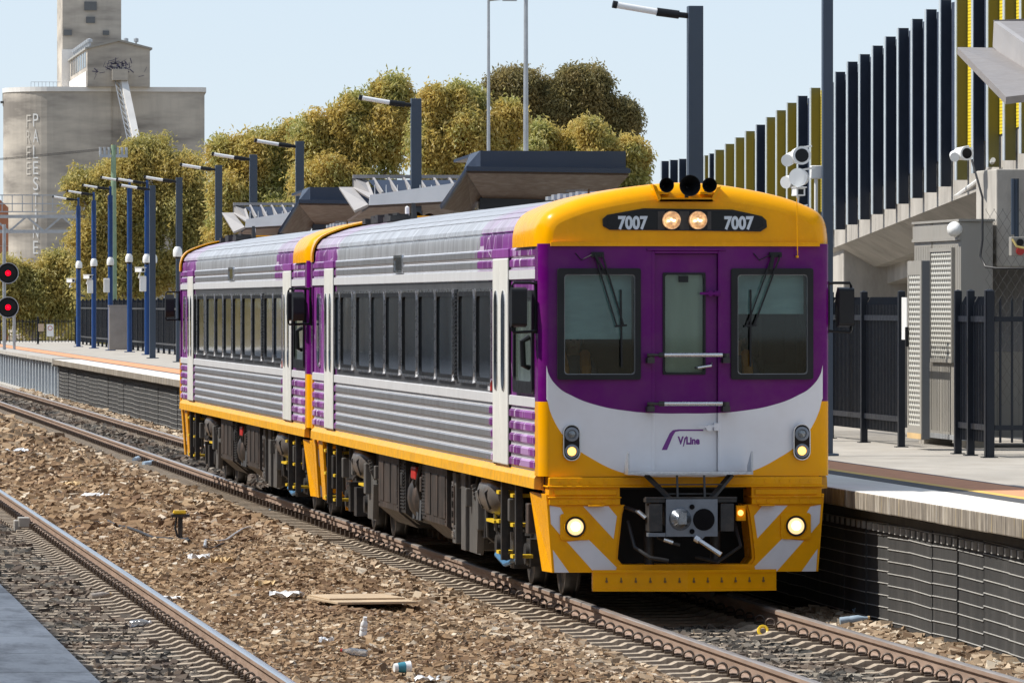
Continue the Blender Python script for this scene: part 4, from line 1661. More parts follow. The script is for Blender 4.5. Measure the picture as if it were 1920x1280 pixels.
def stones(name, zones, mat, label):
    """zones: (x0, x1, y0, y1, number, radius)"""
    base = np.array([(x, y, z) for x in (-1, 1) for y in (-1, 1) for z in (-1, 1)], float)
    quads = np.array([(0, 1, 3, 2), (4, 6, 7, 5), (0, 4, 5, 1), (2, 3, 7, 6), (0, 2, 6, 4), (1, 5, 7, 3)])
    V = []
    for x0, x1, y0, y1, k, r in zones:
        px = RNG.uniform(x0, x1, k)
        py = RNG.uniform(y0, y1, k)
        pz = np.array([bed_z(a, b) for a, b in zip(px, py)])
        sz = r * np.clip(RNG.lognormal(-.08, .32, (k, 1, 1)), .4, 1.9)
        v = base[None] * sz * RNG.uniform(.55, 1.0, (k, 8, 3)) * np.array([1.0, .9, .82])
        # taper and shear so no stone is a box
        v[:, :, 0] += v[:, :, 2] * RNG.uniform(-.4, .4, (k, 1))
        v[:, :, 1] += v[:, :, 0] * RNG.uniform(-.4, .4, (k, 1))
        a = RNG.uniform(0, 6.28, k)
        b = RNG.uniform(-1.5, 1.5, k)
        ca, sa, cb, sb = np.cos(a), np.sin(a), np.cos(b), np.sin(b)
        Rz = np.zeros((k, 3, 3)); Rz[:, 0, 0] = ca; Rz[:, 0, 1] = -sa; Rz[:, 1, 0] = sa; Rz[:, 1, 1] = ca; Rz[:, 2, 2] = 1
        Rx = np.zeros((k, 3, 3)); Rx[:, 1, 1] = cb; Rx[:, 1, 2] = -sb; Rx[:, 2, 1] = sb; Rx[:, 2, 2] = cb; Rx[:, 0, 0] = 1
        v = np.einsum('kij,kvj->kvi', np.einsum('kij,kjl->kil', Rz, Rx), v)
        v += np.stack([px, py, pz + RNG.uniform(-.02, .025, k)], 1)[:, None, :]
        V.append(v)
    V = np.concatenate(V).reshape(-1, 3)
    k = len(V) // 8
    F = (quads[None] + (np.arange(k) * 8)[:, None, None]).reshape(-1)
    me = bpy.data.meshes.new(name)
    me.vertices.add(len(V))
    me.vertices.foreach_set("co", V.astype(np.float32).ravel())
    me.loops.add(len(F))
    me.loops.foreach_set("vertex_index", F.astype(np.int32))
    me.polygons.add(k * 6)
    me.polygons.foreach_set("loop_start", np.arange(0, k * 24, 4, dtype=np.int32))
    me.update(calc_edges=True)
    me.shade_flat()
    me.materials.append(mat)
    o = bpy.data.objects.new(name, me)
    COL.objects.link(o)
    return stuff(o, label, "ballast")


stones("brown_ballast", [(4.72, 8.0, 44, 66, 72000, .026), (4.72, 8.0, 66, 90, 50000, .031), (4.6, 8.0, 90, 140, 20000, .056), (3.9, 8.0, 140, 230, 9000, .085)], M['stone_brown'], "brown crushed stone heaped between the two tracks")
stones("pale_ballast", [(7.2, 8.08, 44, 66, 8500, .034), (7.2, 8.08, 66, 100, 8500, .040), (7.3, 8.2, 100, 220, 5000, .06), (10.42, 11.27, 44, 66, 7000, .042), (10.42, 11.27, 110, 240, 5000, .06), (8.05, 8.55, 44, 100, 3500, .022)], M['stone_pale'], "pale tan stone shouldering the railcar track")
stones("dark_ballast", [(1.9, 4.15, 44, 66, 26000, .034), (1.9, 4.15, 66, 100, 20000, .038), (8.85, 10.0, 44, 64, 8500, .033), (8.7, 10.2, 110, 230, 5000, .06), (4.5, 4.75, 44, 100, 1500, .035)], M['stone_dark'], "dark stone packed between the sleepers")

M['rail_side'] = pbr("rusty brown rail web", (.30, .215, .165), .7, var=.18, scale=6, sc=(1, .15, 1), dirt=(.18, .11, .07), dirt_amt=.5)
M['rail_top'] = pbr("polished rail head", (.60, .60, .62), .22, metal=.95, var=.15, scale=6, sc=(3, .05, 1))
M['rail_top_dull'] = pbr("dull worn rail head", (.36, .33, .31), .4, metal=.6, var=.2, scale=6, sc=(3, .05, 1))
M['sleeper'] = pbr("dusty concrete sleeper", (.40, .33, .25), .9, var=.2, scale=5, dirt=(.13, .10, .075), dirt_amt=.8, bump=.3, bscale=40)
M['clip'] = pbr("rusty spring clip", (.07, .05, .038), .6, metal=.4, var=.3, scale=20)


def rail_profile(cx):
    h = [(-.070, -.165), (-.070, -.155), (-.012, -.135), (-.010, -.055), (-.036, -.042), (-.036, -.010)]
    top = [(-.026, -.001), (0, .001), (.026, -.001)]
    pts = h + top + [(-x, z) for x, z in h[::-1]]
    return [(cx + x, z) for x, z in pts]


def make_track(cx, y0, y1, label, first, count, step, topmat):
    t = thing("railway_track", (cx, 0, 0), label, "railway track")
    for s_ in (-1, 1):
        m = MB()
        pr = rail_profile(s_ * .835)
        n = len(pr)
        vs = [(x, y, z) for y in (y0, y1) for x, z in pr]
        for i in range(n):
            j = (i + 1) % n
            top = 5 <= i <= 8
            m.add([vs[i], vs[j], vs[n + j], vs[n + i]], [(0, 1, 2, 3)], 1 if top else 0)
        # joints: narrow fishplate marks
        m.build("rail", [M['rail_side'], topmat], t)
    proto = None

    def sleeper_mesh():
        m = MB()
        # profile along x: raised seats with sloping shoulders
        xs = [-1.40, -1.30, -1.12, -1.06, -.62, -.55, -.35, .35, .55, .62, 1.06, 1.12, 1.30, 1.40]
        zt = [-.225, -.20, -.195, -.168, -.168, -.20, -.215, -.215, -.20, -.168, -.168, -.195, -.20, -.225]
        for i in range(len(xs) - 1):
            a, b = xs[i], xs[i + 1]
            w0, w1 = .095, .125
            vs = []
            for x, z in ((a, zt[i]), (b, zt[i + 1])):
                vs += [(x, -w1, -.40), (x, -w0, z), (x, w0, z), (x, w1, -.40)]
            m.add(vs, [(0, 4, 5, 1), (1, 5, 6, 2), (2, 6, 7, 3)])
        m.add([(-1.40, -.125, -.40), (-1.40, -.095, -.235), (-1.40, .095, -.235), (-1.40, .125, -.40)], [(0, 1, 2, 3)])
        m.add([(1.40, -.125, -.40), (1.40, -.095, -.235), (1.40, .095, -.235), (1.40, .125, -.40)], [(3, 2, 1, 0)])
        return m

    def clip_mesh(x, s_):
        m = MB()
        pts = []
        for k in range(11):
            a = R(-40 + 260 * k / 10)
            pts.append((x + .042 * math.cos(a), -.03 + .06 * k / 10, -.118 + .042 * math.sin(a)))
        m.tube(pts, .011, 6)
        m.tube([(x - s_ * .05, .045, -.145), (x, .055, -.14), (x + s_ * .05, .05, -.15)], .012, 6)
        m.box(*sorted((x - s_ * .05, x + s_ * .03)), -.05, .03, -.172, -.148)
        return m
    for k in range(count):
        y = first + step * k
        if proto is None:
            proto = sleeper_mesh().build("sleeper", M['sleeper'], t)
            proto.location = (0, y, 0)
            for x in (-.835, .835):
                for s_ in (-1, 1):
                    clip_mesh(x + s_ * .115, s_).build("rail_clip", M['clip'], proto, sharp=60)
        else:
            c = copy_tree(proto, t)
            c.location = (0, y, 0)
    # the rest of the sleepers, far along the line
    m = MB()
    y = first + step * count
    while y < y1 - 1 and y < 250:
        for a, b in ((-1.40, -.5), (.5, 1.40)):
            m.box(a, b, y - .11, y + .11, -.4, -.19)
            m.box(*sorted((a if a < 0 else b - .34, a + .34 if a < 0 else b)), y - .1, y + .1, -.19, -.17)
        for x in (-.95, -.72, .72, .95):
            m.box(x - .04, x + .04, y - .06, y + .06, -.17, -.09, 1)
        y += step
    o = m.build("sleeper", [M['sleeper'], M['clip']], t)
    o["kind"] = "stuff"
    return t


TRK2 = 3.68
make_track(CAR_X, 20, 460, "railway track with concrete sleepers carrying the railcars beside the platform wall", 48.0, 62, .64, M['rail_top_dull'])
make_track(TRK2, 20, 460, "shiny empty railway track beside the near wooden topped platform", 47.0, 70, .64, M['rail_top'])

# rail joint block on the near track
m = MB()
m.box(-.14, .02, -.2, .2, -.16, -.02)
m.box(-.20, -.10, -.16, .16, -.22, -.06)
o = m.build("rail_block", pbr("grey joint block", (.33, .31, .28), .6, var=.2), None, bevel=.012)
p = on_x(55, 985, TRK2 + .70)
o.location = (TRK2 + .68, p.y, 0)
tag(o, "grey block clamped against the inside of the shiny empty rail", "rail clamp")

# ------------------------------------------------------------------ platforms
M['asphalt'] = pbr("worn grey asphalt paving", (.40, .37, .325), .9, var=.14, scale=.8, sc=(1, .5, 1), dirt=(.27, .235, .19), dirt_amt=.6, bump=.6, bscale=70, dist=.02)
M['asphalt_dark'] = pbr("fresh dark asphalt", (.075, .075, .078), .85, var=.15, scale=3, bump=.3, bscale=120)
M['tactile'] = pbr("orange tactile paving", (.66, .30, .15), .8, var=.12, scale=6, bump=.6, bscale=50)
M['line'] = pbr("yellow platform line", (.70, .45, .10), .7, var=.12, scale=5)


def coping_mat():
    m, n, l, bs = new_mat("pale coping with lichen streaked face")
    tc = n.new("ShaderNodeTexCoord")
    sp = n.new("ShaderNodeSeparateXYZ")
    l.new(tc.outputs["Object"], sp.inputs[0])
    face = math_n(n, l, 'LESS_THAN', sp.outputs[0], .004)
    v1 = coords(n, l, (1, 4.5, .35))
    t = noise(n, l, 1.6, 6, v1, .7)
    streak = ramp(n, l, t.outputs[0], [(.32, (.05, .04, .03)), (.45, (.13, .105, .08)), (.56, (.26, .22, .17)), (.64, (.60, .55, .47))])
    t2 = noise(n, l, 2.1, 3, coords(n, l, (1, 4, .4)))
    streak = mixc(n, l, ramp(n, l, t2.outputs[0], [(.60, (0, 0, 0)), (.68, (.8,) * 3)]), streak, (.45, .30, .03))
    t3 = noise(n, l, 1.2, 5, coords(n, l, (2, .4, 1)))
    top = ramp(n, l, t3.outputs[0], [(.3, (.62, .59, .53)), (.7, (.76, .73, .68))])
    fine = noise(n, l, 6, 4, coords(n, l, (1, 4.5, .6)))
    streak = mixc(n, l, .45, streak, ramp(n, l, fine.outputs[0], [(.35, (.06, .05, .04)), (.65, (.45, .40, .33))]))
    l.new(mixc(n, l, face, top, streak), bs.inputs["Base Color"])
    bs.inputs["Roughness"].default_value = .8
    return m


M['coping'] = coping_mat()
PY0, PY1 = 30.0, 217.0
m = MB()
m.box(EDGE + .86, 17.6, PY0, 330, PZ - .6, PZ)
struct(m.build("platform", M['asphalt']), "grey asphalt platform beside the railcars")
m = MB()
y = PY0
k = 0
while y < PY1:
    m.box(0, .86, y, min(y + 2.38, PY1), PZ - .17 - .003 * (k % 2), PZ + .003)
    y += 2.4
    k += 1
o = m.build("platform_coping", M['coping'], None, bevel=.012)
o.location.x = EDGE
struct(o, "pale concrete coping with stained streaked edge")
m = MB()
m.box(EDGE - .02, EDGE + .86, PY1 + .01, PY1 + .5, PZ - .22, PZ + .035)
m.box(EDGE + .05, EDGE + .86, PY1 + .5, 330, PZ - .12, PZ + .01)
struct(m.build("platform_end_coping", M['conc']), "lighter coping of the lower platform end")
for nm, a, b, ya, yb, mat_, dz, lb in (("asphalt_strip", .865, 1.12, PY0, 330, 'asphalt_dark', .004, "dark asphalt strip behind the coping"),
                                        ("yellow_line", 1.12, 1.24, PY0, 330, 'line', .006, "yellow platform edge line"),
                                        ("tactile_paving", 1.24, 1.84, PY0, 150, 'tactile', .006, "orange tactile paving beside the yellow line"),
                                        ("asphalt_border", 1.84, 1.90, PY0, 330, 'asphalt_dark', .004, "dark border behind the tactile paving"),
):
    m = MB()
    m.box(EDGE + a, EDGE + b, ya, yb, PZ - .05, PZ + dz)
    struct(m.build(nm, M[mat_]), lb)
m = MB()
m.box(EDGE + 1.0, EDGE + 1.75, 150.02, 330, PZ - .05, PZ + .012)
struct(m.build("tactile_paving", M['tactile']), "orange tactile paving at the far platform end")


def wall_mat():
    m, n, l, bs = new_mat("dark ribbed wall panels")
    vec = coords(n, l, (1, 1, .25))
    t = noise(n, l, 3.5, 6, vec, .7)
    wv = n.new("ShaderNodeTexWave")
    wv.bands_direction = 'Y'
    wv.inputs["Scale"].default_value = 22
    wv.inputs["Distortion"].default_value = .4
    l.new(coords(n, l), wv.inputs["Vector"])
    c = ramp(n, l, t.outputs[0], [(.3, (.025, .025, .025)), (.6, (.058, .057, .055)), (.8, (.12, .117, .112))])
    c = mixc(n, l, ramp(n, l, wv.outputs[0], [(.55, (0, 0, 0)), (.9, (.35,) * 3)]), c, (.03, .03, .032))
    l.new(c, bs.inputs["Base Color"])
    bs.inputs["Roughness"].default_value = .7
    add_bump(n, l, bs, wv.outputs[0], .6, .012)
    return m


M['wall'] = wall_mat()
M['ledge'] = pbr("pale wall ledge", (.34, .33, .31), .8, var=.1)  # sunlit tone of the ledges put into a paler colour
WX = EDGE + .19
m = MB()
rr = random.Random(3)
y = PY0
while y < PY1 - .1:
    wd = 1.2 if y < 110 else 2.4
    dx = rr.uniform(0, .03)
    dz = rr.uniform(-.01, .01)
    tilt = rr.uniform(-.007, .007)
    m.box(WX + dx, WX + .35, y, y + wd - .006, -.5, PZ - .21)
    for k in range(11):
        z0 = -.20 + k * .117 + dz
        if z0 > PZ - .24:
            continue
        # ledge: the sunlit look of its upper face is painted pale
        vs = [(WX + dx - .002, y, z0 + tilt), (WX + dx - .011, y, z0 - .003 + tilt), (WX + dx - .011, y, z0 - .008 + tilt), (WX + dx - .002, y, z0 - .010 + tilt)]
        vs += [(a, y + wd - .006, c - 2 * tilt) for a, b, c in vs]
        m.add(vs, [(0, 1, 5, 4), (1, 2, 6, 5), (2, 3, 7, 6), (0, 3, 2, 1), (4, 5, 6, 7)], 1)
    y += wd
# row of bolt blocks along the top and bottom
y = PY0
while y < 110:
    m.box(WX - .02, WX + .02, y, y + .07, PZ - .38, PZ - .31, 1)
    y += .30
m.box(WX - .03, WX + .3, PY0, PY1, PZ - .27, PZ - .205, 0)
struct(m.build("platform_wall", [M['wall'], M['ledge']]), "dark ribbed platform retaining wall with thin pale courses")
M['sheet'] = pbr("pale blue grey steel sheeting", (.42, .46, .50), .5, metal=.3, var=.12, scale=2, sc=(1, 1, .3))
m = MB()
y = PY1 + .1
while y < 330:
    m.box(EDGE + .30, EDGE + .4, y, y + 2.2, -.45, PZ - .1)
    m.box(EDGE + .18, EDGE + .30, y, y + .5, -.45, PZ - .1)
    for z in (.0, .25, .5, .75):
        m.box(EDGE + .285, EDGE + .30, y + .5, y + 2.2, z, z + .05)
    y += 2.2
struct(m.build("platform_end_wall", M['sheet']), "pale steel sheeting with posts under the far platform end")
m = MB()
m.box(EDGE - .1, EDGE + .3, PY1, 330, -.45, -.12)
struct(m.build("wall_footing", M['conc']), "pale concrete footing below the far platform end")

# near platform: concrete deck and, out of frame, a shelter shaped for shade and dark reflections
M['deck'] = pbr("pale brushed concrete deck", (.62, .59, .56), .85, var=.2, scale=1.6, sc=(1, .3, 1), dirt=(.14, .12, .115), dirt_amt=.9, bump=.5, bscale=24)
m = MB()
y = 2.0
while y < 275:
    m.box(-12, 1.85, y, y + 1.77, PZ - .5, PZ - .004 * (int(y * 10) % 2))
    y += 1.8
struct(m.build("near_platform", M['deck']), "grey concrete platform edge in shade at the bottom left")
m = MB()
m.box(-12, 1.66, 2, 275, -.45, PZ - .5)
struct(m.build("near_platform_wall", M['wall']), "wall below the near platform edge")
sh = thing("platform_shelter", (-5, 0, PZ), "long dark shelter roof on posts along the near platform", "platform shelter")
m = MB()
m.box(-3.5, 1.2, 6, 265, 6.85, 7.2)
m.build("roof", M['navy'], sh)
m = MB()
m.box(-3.3, -3.1, 8, 263, 0, 6.85)
m.build("back_wall", M['fence'], sh)  # near black so the carriage windows mirror something dark
for k in range(18):
    m = MB()
    m.box(-.1, .1, 10 + k * 14, 10.2 + k * 14, 0, 6.85)
    m.build("post", M['polegrey'], sh)

# ------------------------------------------------------------------ platform fence
FX = 15.13
def fence_panel(m, x, y0, y1, zb=.18, zt=1.93, step=.105, cross=False):
    n = max(1, int(round((y1 - y0) / step)))
    for i in range(n):
        y = y0 + (i + .5) * (y1 - y0) / n
        if cross:
            m.box(y - .0125, y + .0125, x - .0125, x + .0125, zb, zt - .05)
            m.add([(y - .0125, x - .0125, zt - .05), (y + .0125, x - .0125, zt - .05), (y + .0125, x + .0125, zt - .05), (y - .0125, x + .0125, zt - .05), (y, x - .03, zt)], [(0, 1, 4), (1, 2, 4), (2, 3, 4), (3, 0, 4)])
        else:
            m.box(x - .0125, x + .0125, y - .0125, y + .0125, zb, zt - .10)
            # bent tip leaning back
            m.bar((x, y, zt - .10), (x + .05, y - .03, zt), .022, .022)
    for z in (.36, 1.66):
        if cross:
            m.box(y0, y1, x - .03, x + .01, z - .03, z + .03)
        else:
            m.box(x - .04, x - .014, y0, y1, z - .035, z + .035)


def post(par, x, y, h=2.0, w=.085):
    m = MB()
    m.box(x - w / 2, x + w / 2, y - w / 2, y + w / 2, 0, h)
    m.add([(x - w / 2 - .004, y - w / 2 - .004, h), (x + w / 2 + .004, y - w / 2 - .004, h), (x + w / 2 + .004, y + w / 2 + .004, h), (x - w / 2 - .004, y + w / 2 + .004, h), (x, y, h + .02)], [(0, 1, 4), (1, 2, 4), (2, 3, 4), (3, 0, 4)])
    m.box(x - .08, x + .08, y - .08, y + .08, 0, .012)
    return m.build("post", M['fence'], par)


def fence_run(label, posts, group="navy picket fences along the platform"):
    x0, y0 = posts[0]
    f = thing("picket_fence", (x0, y0, PZ), label, "fence", group)
    for i, (x, y) in enumerate(posts):
        post(f, x - x0, y - y0)
        if i + 1 < len(posts):
            x2, y2 = posts[i + 1]
            m = MB()
            if abs(x2 - x) < .01:
                fence_panel(m, x - x0 + .03, min(y, y2) - y0 + .05, max(y, y2) - y0 - .05)
            else:
                fence_panel(m, y - y0, min(x, x2) - x0 + .05, max(x, x2) - x0 - .05, cross=True, step=.145)
            m.build("panel", M['fence'], f)
    return f


def fy(u):
    return on_x(u, 800, FX).y


fence_run("navy picket fence with four posts from behind the railcar to the grey cabinet door", [(FX, fy(1690)), (FX, fy(1620)), (FX, fy(1557)), (FX, fy(1557) + 2.7), (FX, fy(1557) + 5.4)])
fence_run("short navy picket fence between the grey cabinet and the tall corner post", [(FX, fy(1853)), (FX, fy(1820)), (FX, fy(1796))])
fence_run("open navy picket fence turning away from the tall corner post to the right", [(FX + .02, fy(1853) - .03), (FX + 2.4, fy(1853) - .03)])
m = MB()
m.box(-.005, .005, -.18, .18, -.27, .27)
o = m.build("notice_plate", M['camwhite'])
o.location = on_x(1696, 597, FX - .05)
tag(o, "small white notice plate on the fence beside the cabinet door", "notice")

# ------------------------------------------------------------------ equipment shed and its open door
def perf_mat():
    m, n, l, bs = new_mat("pressed mesh with pale bars and dark holes")
    tc = n.new("ShaderNodeTexCoord")
    sp = n.new("ShaderNodeSeparateXYZ")
    l.new(tc.outputs["Object"], sp.inputs[0])
    zz = math_n(n, l, 'MULTIPLY', sp.outputs[2], 1 / .062)
    yy = math_n(n, l, 'MULTIPLY', sp.outputs[1], 1 / .125)
    row = math_n(n, l, 'FLOOR', zz)
    off = math_n(n, l, 'MULTIPLY', math_n(n, l, 'MODULO', row, 2.0), .5)
    a = math_n(n, l, 'ABSOLUTE', math_n(n, l, 'SUBTRACT', math_n(n, l, 'FRACT', math_n(n, l, 'ADD', yy, off)), .5))
    b = math_n(n, l, 'ABSOLUTE', math_n(n, l, 'SUBTRACT', math_n(n, l, 'FRACT', zz), .5))
    d = math_n(n, l, 'ADD', a, math_n(n, l, 'MULTIPLY', b, .9))
    hole = math_n(n, l, 'LESS_THAN', d, .40)
    c = mixc(n, l, hole, (.52, .51, .46), (.035, .033, .03))
    l.new(c, bs.inputs["Base Color"])
    bs.inputs["Roughness"].default_value = .5
    add_bump(n, l, bs, d, .8, .03)
    return m


M['perf'] = perf_mat()
SX = 15.75
y_far, y_near = on_x(1714, 600, SX).y, on_x(1801, 600, SX).y
shed = thing("equipment_shed", (SX, y_near, PZ), "tall grey beige equipment shed with pressed mesh vent beside the fence", "shed")
L_ = y_far - y_near
zt_, zb_ = on_x(1757, 418, SX).z - PZ, .10
m = MB()
m.box(0, .42, 0, L_, zb_ + .03, zt_)
m.build("body", [M['cabinet']], shed, bevel=.008)
m = MB()
for i in range(26):
    y = L_ * (i + .5) / 26
    m.box(-.004, 0, y - .006, y + .006, zb_ + .1, zt_ - .3)
m.box(-.012, 0, L_ * .60, L_ * .605, zb_ + .1, zt_)
m.build("panel_seam", M['cabinet'], shed)
m = MB()
m.box(-.03, .44, -.03, L_ + .03, zt_, zt_ + .03)
m.box(-.035, 0, -.01, L_, zt_ - .24, zt_ - .20)
m.box(-.02, 0, -.005, L_, zt_ - .20, zt_ - .03)
m.build("roof_trim", M['cabinet'], shed)
m = MB()
m.box(-.02, .44, -.02, L_ + .02, zb_, zb_ + .06)
m.build("base_trim", M['galv'], shed)
for y in (.15, L_ - .6):
    m = MB()
    m.box(.02, .4, y, y + .4, 0, zb_)
    m.build("plinth_block", M['conc'], shed)
m = MB()
vy0, vy1 = on_x(1789, 600, SX).y - y_near, on_x(1750, 600, SX).y - y_near
vz0, vz1 = on_x(1770, 672, SX).z - PZ, on_x(1770, 472, SX).z - PZ
m.box(-.03, -.008, vy0, vy1, vz0, vz1)
v_ = m.build("vent_mesh", M['perf'], shed)
m = MB()
frame_ring(m, [(vy0 - .05, vz0 - .05), (vy1 + .05, vz0 - .05), (vy1 + .05, vz1 + .05), (vy0 - .05, vz1 + .05)], [(vy0, vz0), (vy1, vz0), (vy1, vz1), (vy0, vz1)], 'x', -.045, -.002)
m.build("frame", M['cabinet'], v_)
m = MB()
m.box(-.004, .001, L_ * .78, L_ * .96, zt_ - .62, zt_ - .56)
m.box(-.004, .001, L_ * .78, L_ * .96, zt_ - .70, zt_ - .64)
m.box(-.004, .001, L_ * .97, L_ * .985, zt_ - .70, zt_ - .54)
for k in range(4):
    m.box(-.004, .001, L_ * (.79 + .045 * k), L_ * (.815 + .045 * k), zt_ - .90, zt_ - .77, 1)
m.build("maker_mark", [pbr("violet print", (.12, .10, .38), .6), M['camwhite']], shed)
m = MB()
m.ball((-.06, .08, zt_ - .10), .1, 14, 0, (1, 1.6, 1))
m.build("lamp_dome", M['camwhite'], shed)

DX = 15.05
dy0, dy1 = on_x(1729, 600, DX).y, on_x(1703, 600, DX).y
door_ = thing("cabinet_door", (DX, dy0, PZ), "narrow grey mesh cabinet door standing ajar in line with the fence", "cabinet door")
dzb, dzt = .14, on_x(1716, 489, DX).z - PZ
m = MB()
m.box(.0, .10, 0, dy1 - dy0, dzb, dzt)
b_ = m.build("leaf", [M['cabinet_dark']], door_, bevel=.006)
m = MB()
frame_ring(m, [(0, dzb), (dy1 - dy0, dzb), (dy1 - dy0, dzt), (0, dzt)], [(.10, dzb + .16), (dy1 - dy0 - .08, dzb + .16), (dy1 - dy0 - .08, dzt - .18), (.10, dzt - .18)], 'x', -.012, .001)
m.build("frame", M['cabinet'], door_)
m = MB()
m.box(-.006, .0, .10, dy1 - dy0 - .08, dzb + .16, dzt - .18)
m.build("mesh_sheet", M['perf'], door_)
m = MB()
m.box(-.016, -.010, 0, dy1 - dy0, dzb, dzb + .07)
m.build("kick_strip", pbr("bare timber strip", (.55, .38, .18), .7), door_)
m = MB()
m.box(-.05, -.01, dy1 - dy0 - .09, dy1 - dy0 - .03, 1.30, 1.55)
m.build("handle", M['black'], door_, bevel=.01)

# second cabinet in the shade behind the open fence, and chain link screen
m = MB()
m.box(0, 2.6, 0, .9, .12, 1.22)
for i in range(9):
    m.box(.1 + i * .28, .112 + i * .28, -.006, 0, .15, 1.2)
o = m.build("low_cabinet", M['cabinet'], None, bevel=.01)
pp = at(1856, 800, 84.0)
o.location = (pp.x, pp.y, PZ)
tag(o, "low grey cabinet in the shade behind the open picket fence", "cabinet")
m = MB()
cx_, cy_ = at(1848, 600, 82.5).x, at(1848, 600, 82.5).y
for i in range(-16, 24):
    for s_ in (-1, 1):
        x0 = i * .11
        pts = []
        for z in (0.0, 2.5):
            pts.append((x0 + s_ * z * .62, z))
        (xa, za), (xb, zb) = pts
        # clip to 0..2.4 in x
        def lerp(xc):
            t = (xc - xa) / (xb - xa)
            return za + (zb - za) * t
        lo_x, hi_x = 0.0, 2.2
        seg = sorted(pts)
        if seg[1][0] < lo_x or seg[0][0] > hi_x:
            continue
        q0 = (max(seg[0][0], lo_x), lerp(max(seg[0][0], lo_x)))
        q1 = (min(seg[1][0], hi_x), lerp(min(seg[1][0], hi_x)))
        m.bar((q0[0], .004 * s_, q0[1]), (q1[0], .004 * s_, q1[1]), .004, .004)
cl = m.build("chain_link_screen", M['plate_grey'])
cl.location = (cx_, cy_, PZ + .55)
tag(cl, "chain link screen in shade behind the open picket fence", "fence")

# ------------------------------------------------------------------ footbridge ramp with fins
RX = 17.0
M['fin_navy'] = M['navy']
M['fin_olive'] = pbr("olive yellow fin paint", (.13, .115, .022), .45, var=.06, scale=1, sc=(1, 1, .3))  # yellow fins, their shade put into a darker base colour
M['screen_navy'] = pbr("navy perforated screen", (.05, .065, .10), .5, var=.1)


def screen_yellow():
    m, n, l, bs = new_mat("bright yellow perforated screen")
    tc = n.new("ShaderNodeTexCoord")
    sp = n.new("ShaderNodeSeparateXYZ")
    l.new(tc.outputs["Object"], sp.inputs[0])
    f = math_n(n, l, 'FRACT', math_n(n, l, 'MULTIPLY', sp.outputs[2], 1 / .045))
    hole = math_n(n, l, 'LESS_THAN', f, .35)
    l.new(mixc(n, l, hole, (.80, .62, .03), (.45, .32, .02)), bs.inputs["Base Color"])
    bs.inputs["Roughness"].default_value = .5
    return m


M['screen_yellow'] = screen_yellow()
rampo = thing("footbridge_ramp", (RX, 60, 0), "concrete footbridge ramp climbing behind the fence with tall navy and olive fins", "footbridge ramp")
fin_list = [(1240, 302, 'n'), (1256, 300, 'n'), (1273, 298, 'n'), (1289, 296, 'n'), (1305, 294, 'o'), (1321, 291.5, 'o'), (1330, 288, 'n'), (1341, 281, 'o'), (1360, 270, 'o'), (1379, 258, 'o'), (1398, 246, 'o'),
            (1418, 234, 'n'), (1437, 220, 'o'), (1456, 207, 'o'), (1476, 193, 'o'), (1496, 180, 'n'), (1520, 165, 'o'), (1543, 150, 'n'), (1566, 135, 'n'), (1589, 116, 'n'), (1612, 102, 'n'), (1636, 86, 'n'),
            (1660, 69, 'n'), (1684, 53, 'n'), (1710, 36, 'n'), (1736, 18, 'n'), (1763, 0, 'n'), (1793, -22, 'o'), (1824, -44, 'n'), (1852, -64, 'o'), (1883, -86, 'o'), (1914, -110, 'o'), (1946, -134, 'n'), (1978, -158, 'o')]


def bot_z(Z):
    return 4.17 + (99.0 - Z) * .0589


FW = .155
prev = None
for u, v, c in fin_list:
    p = on_x(u, v, RX)
    Z = depth_for_x(u, RX)
    zb = bot_z(Z)
    y = p.y - 60
    m = MB()
    m.box(.012, FW, y, y + .05, zb, p.z)
    m.box(0, .012, y - .002, y + .13, zb, p.z + .003, 1)
    m.build("fin", [M['fin_navy'] if c == 'n' else M['fin_olive'], M['edge']], rampo)
    m = MB()
    for dz in (.10, .32):
        m.cyl((FW - .02, y + .05, zb + dz), (FW - .02, y + .16, zb + dz), .022, n=8)
    m.box(FW - .05, FW + .01, y + .051, y + .07, zb + .04, zb + .38)
    m.build("fin_bracket", M['galv'], rampo)
    # screen sheet from this fin towards the farther one
    if prev is not None:
        yp, zp = prev
        m = MB()
        m.add([(FW, y + .0, zb + .42), (FW, yp - .01, bot_z(Z) + .42 - .05), (FW, yp - .01, zp - .04), (FW, y + .0, zp - .04)], [(0, 1, 2, 3)])
        m.add([(FW + .01, y + .0, zb + .42), (FW + .01, yp - .01, bot_z(Z) + .42 - .05), (FW + .01, yp - .01, zp - .04), (FW + .01, y + .0, zp - .04)], [(3, 2, 1, 0)])
        m.build("screen_panel", M['screen_navy'] if prevc == 'n' else M['screen_yellow'], rampo)
    prev = (y, p.z)
    prevc = c
# deck with pale fascia and chamfered soffit
ya, yb = 75.0, 125.0
m = MB()
def za(Y):
    return bot_z(Y * .9926 + RX * .1213)
prof = [(FW + .02, .55), (FW + .02, -.20), (.75, -.52), (2.4, -.52), (2.4, .2), (.6, .2), (.6, .55)]
n_ = len(prof)
segs = [ya + (yb - ya) * i / 24 for i in range(25)]
for k in range(24):
    y0_, y1_ = segs[k], segs[k + 1] - .012
    vs = [(x, y0_ - 60, za(y0_) + z) for x, z in prof] + [(x, y1_ - 60, za(y1_) + z) for x, z in prof]
    m.add(vs, [(i, (i + 1) % n_, n_ + (i + 1) % n_, n_ + i) for i in range(n_)])
    m.add(vs[:n_], [tuple(range(n_))[::-1]])
    m.add(vs[n_:], [tuple(range(n_))])
m.build("deck", M['conc'], rampo)
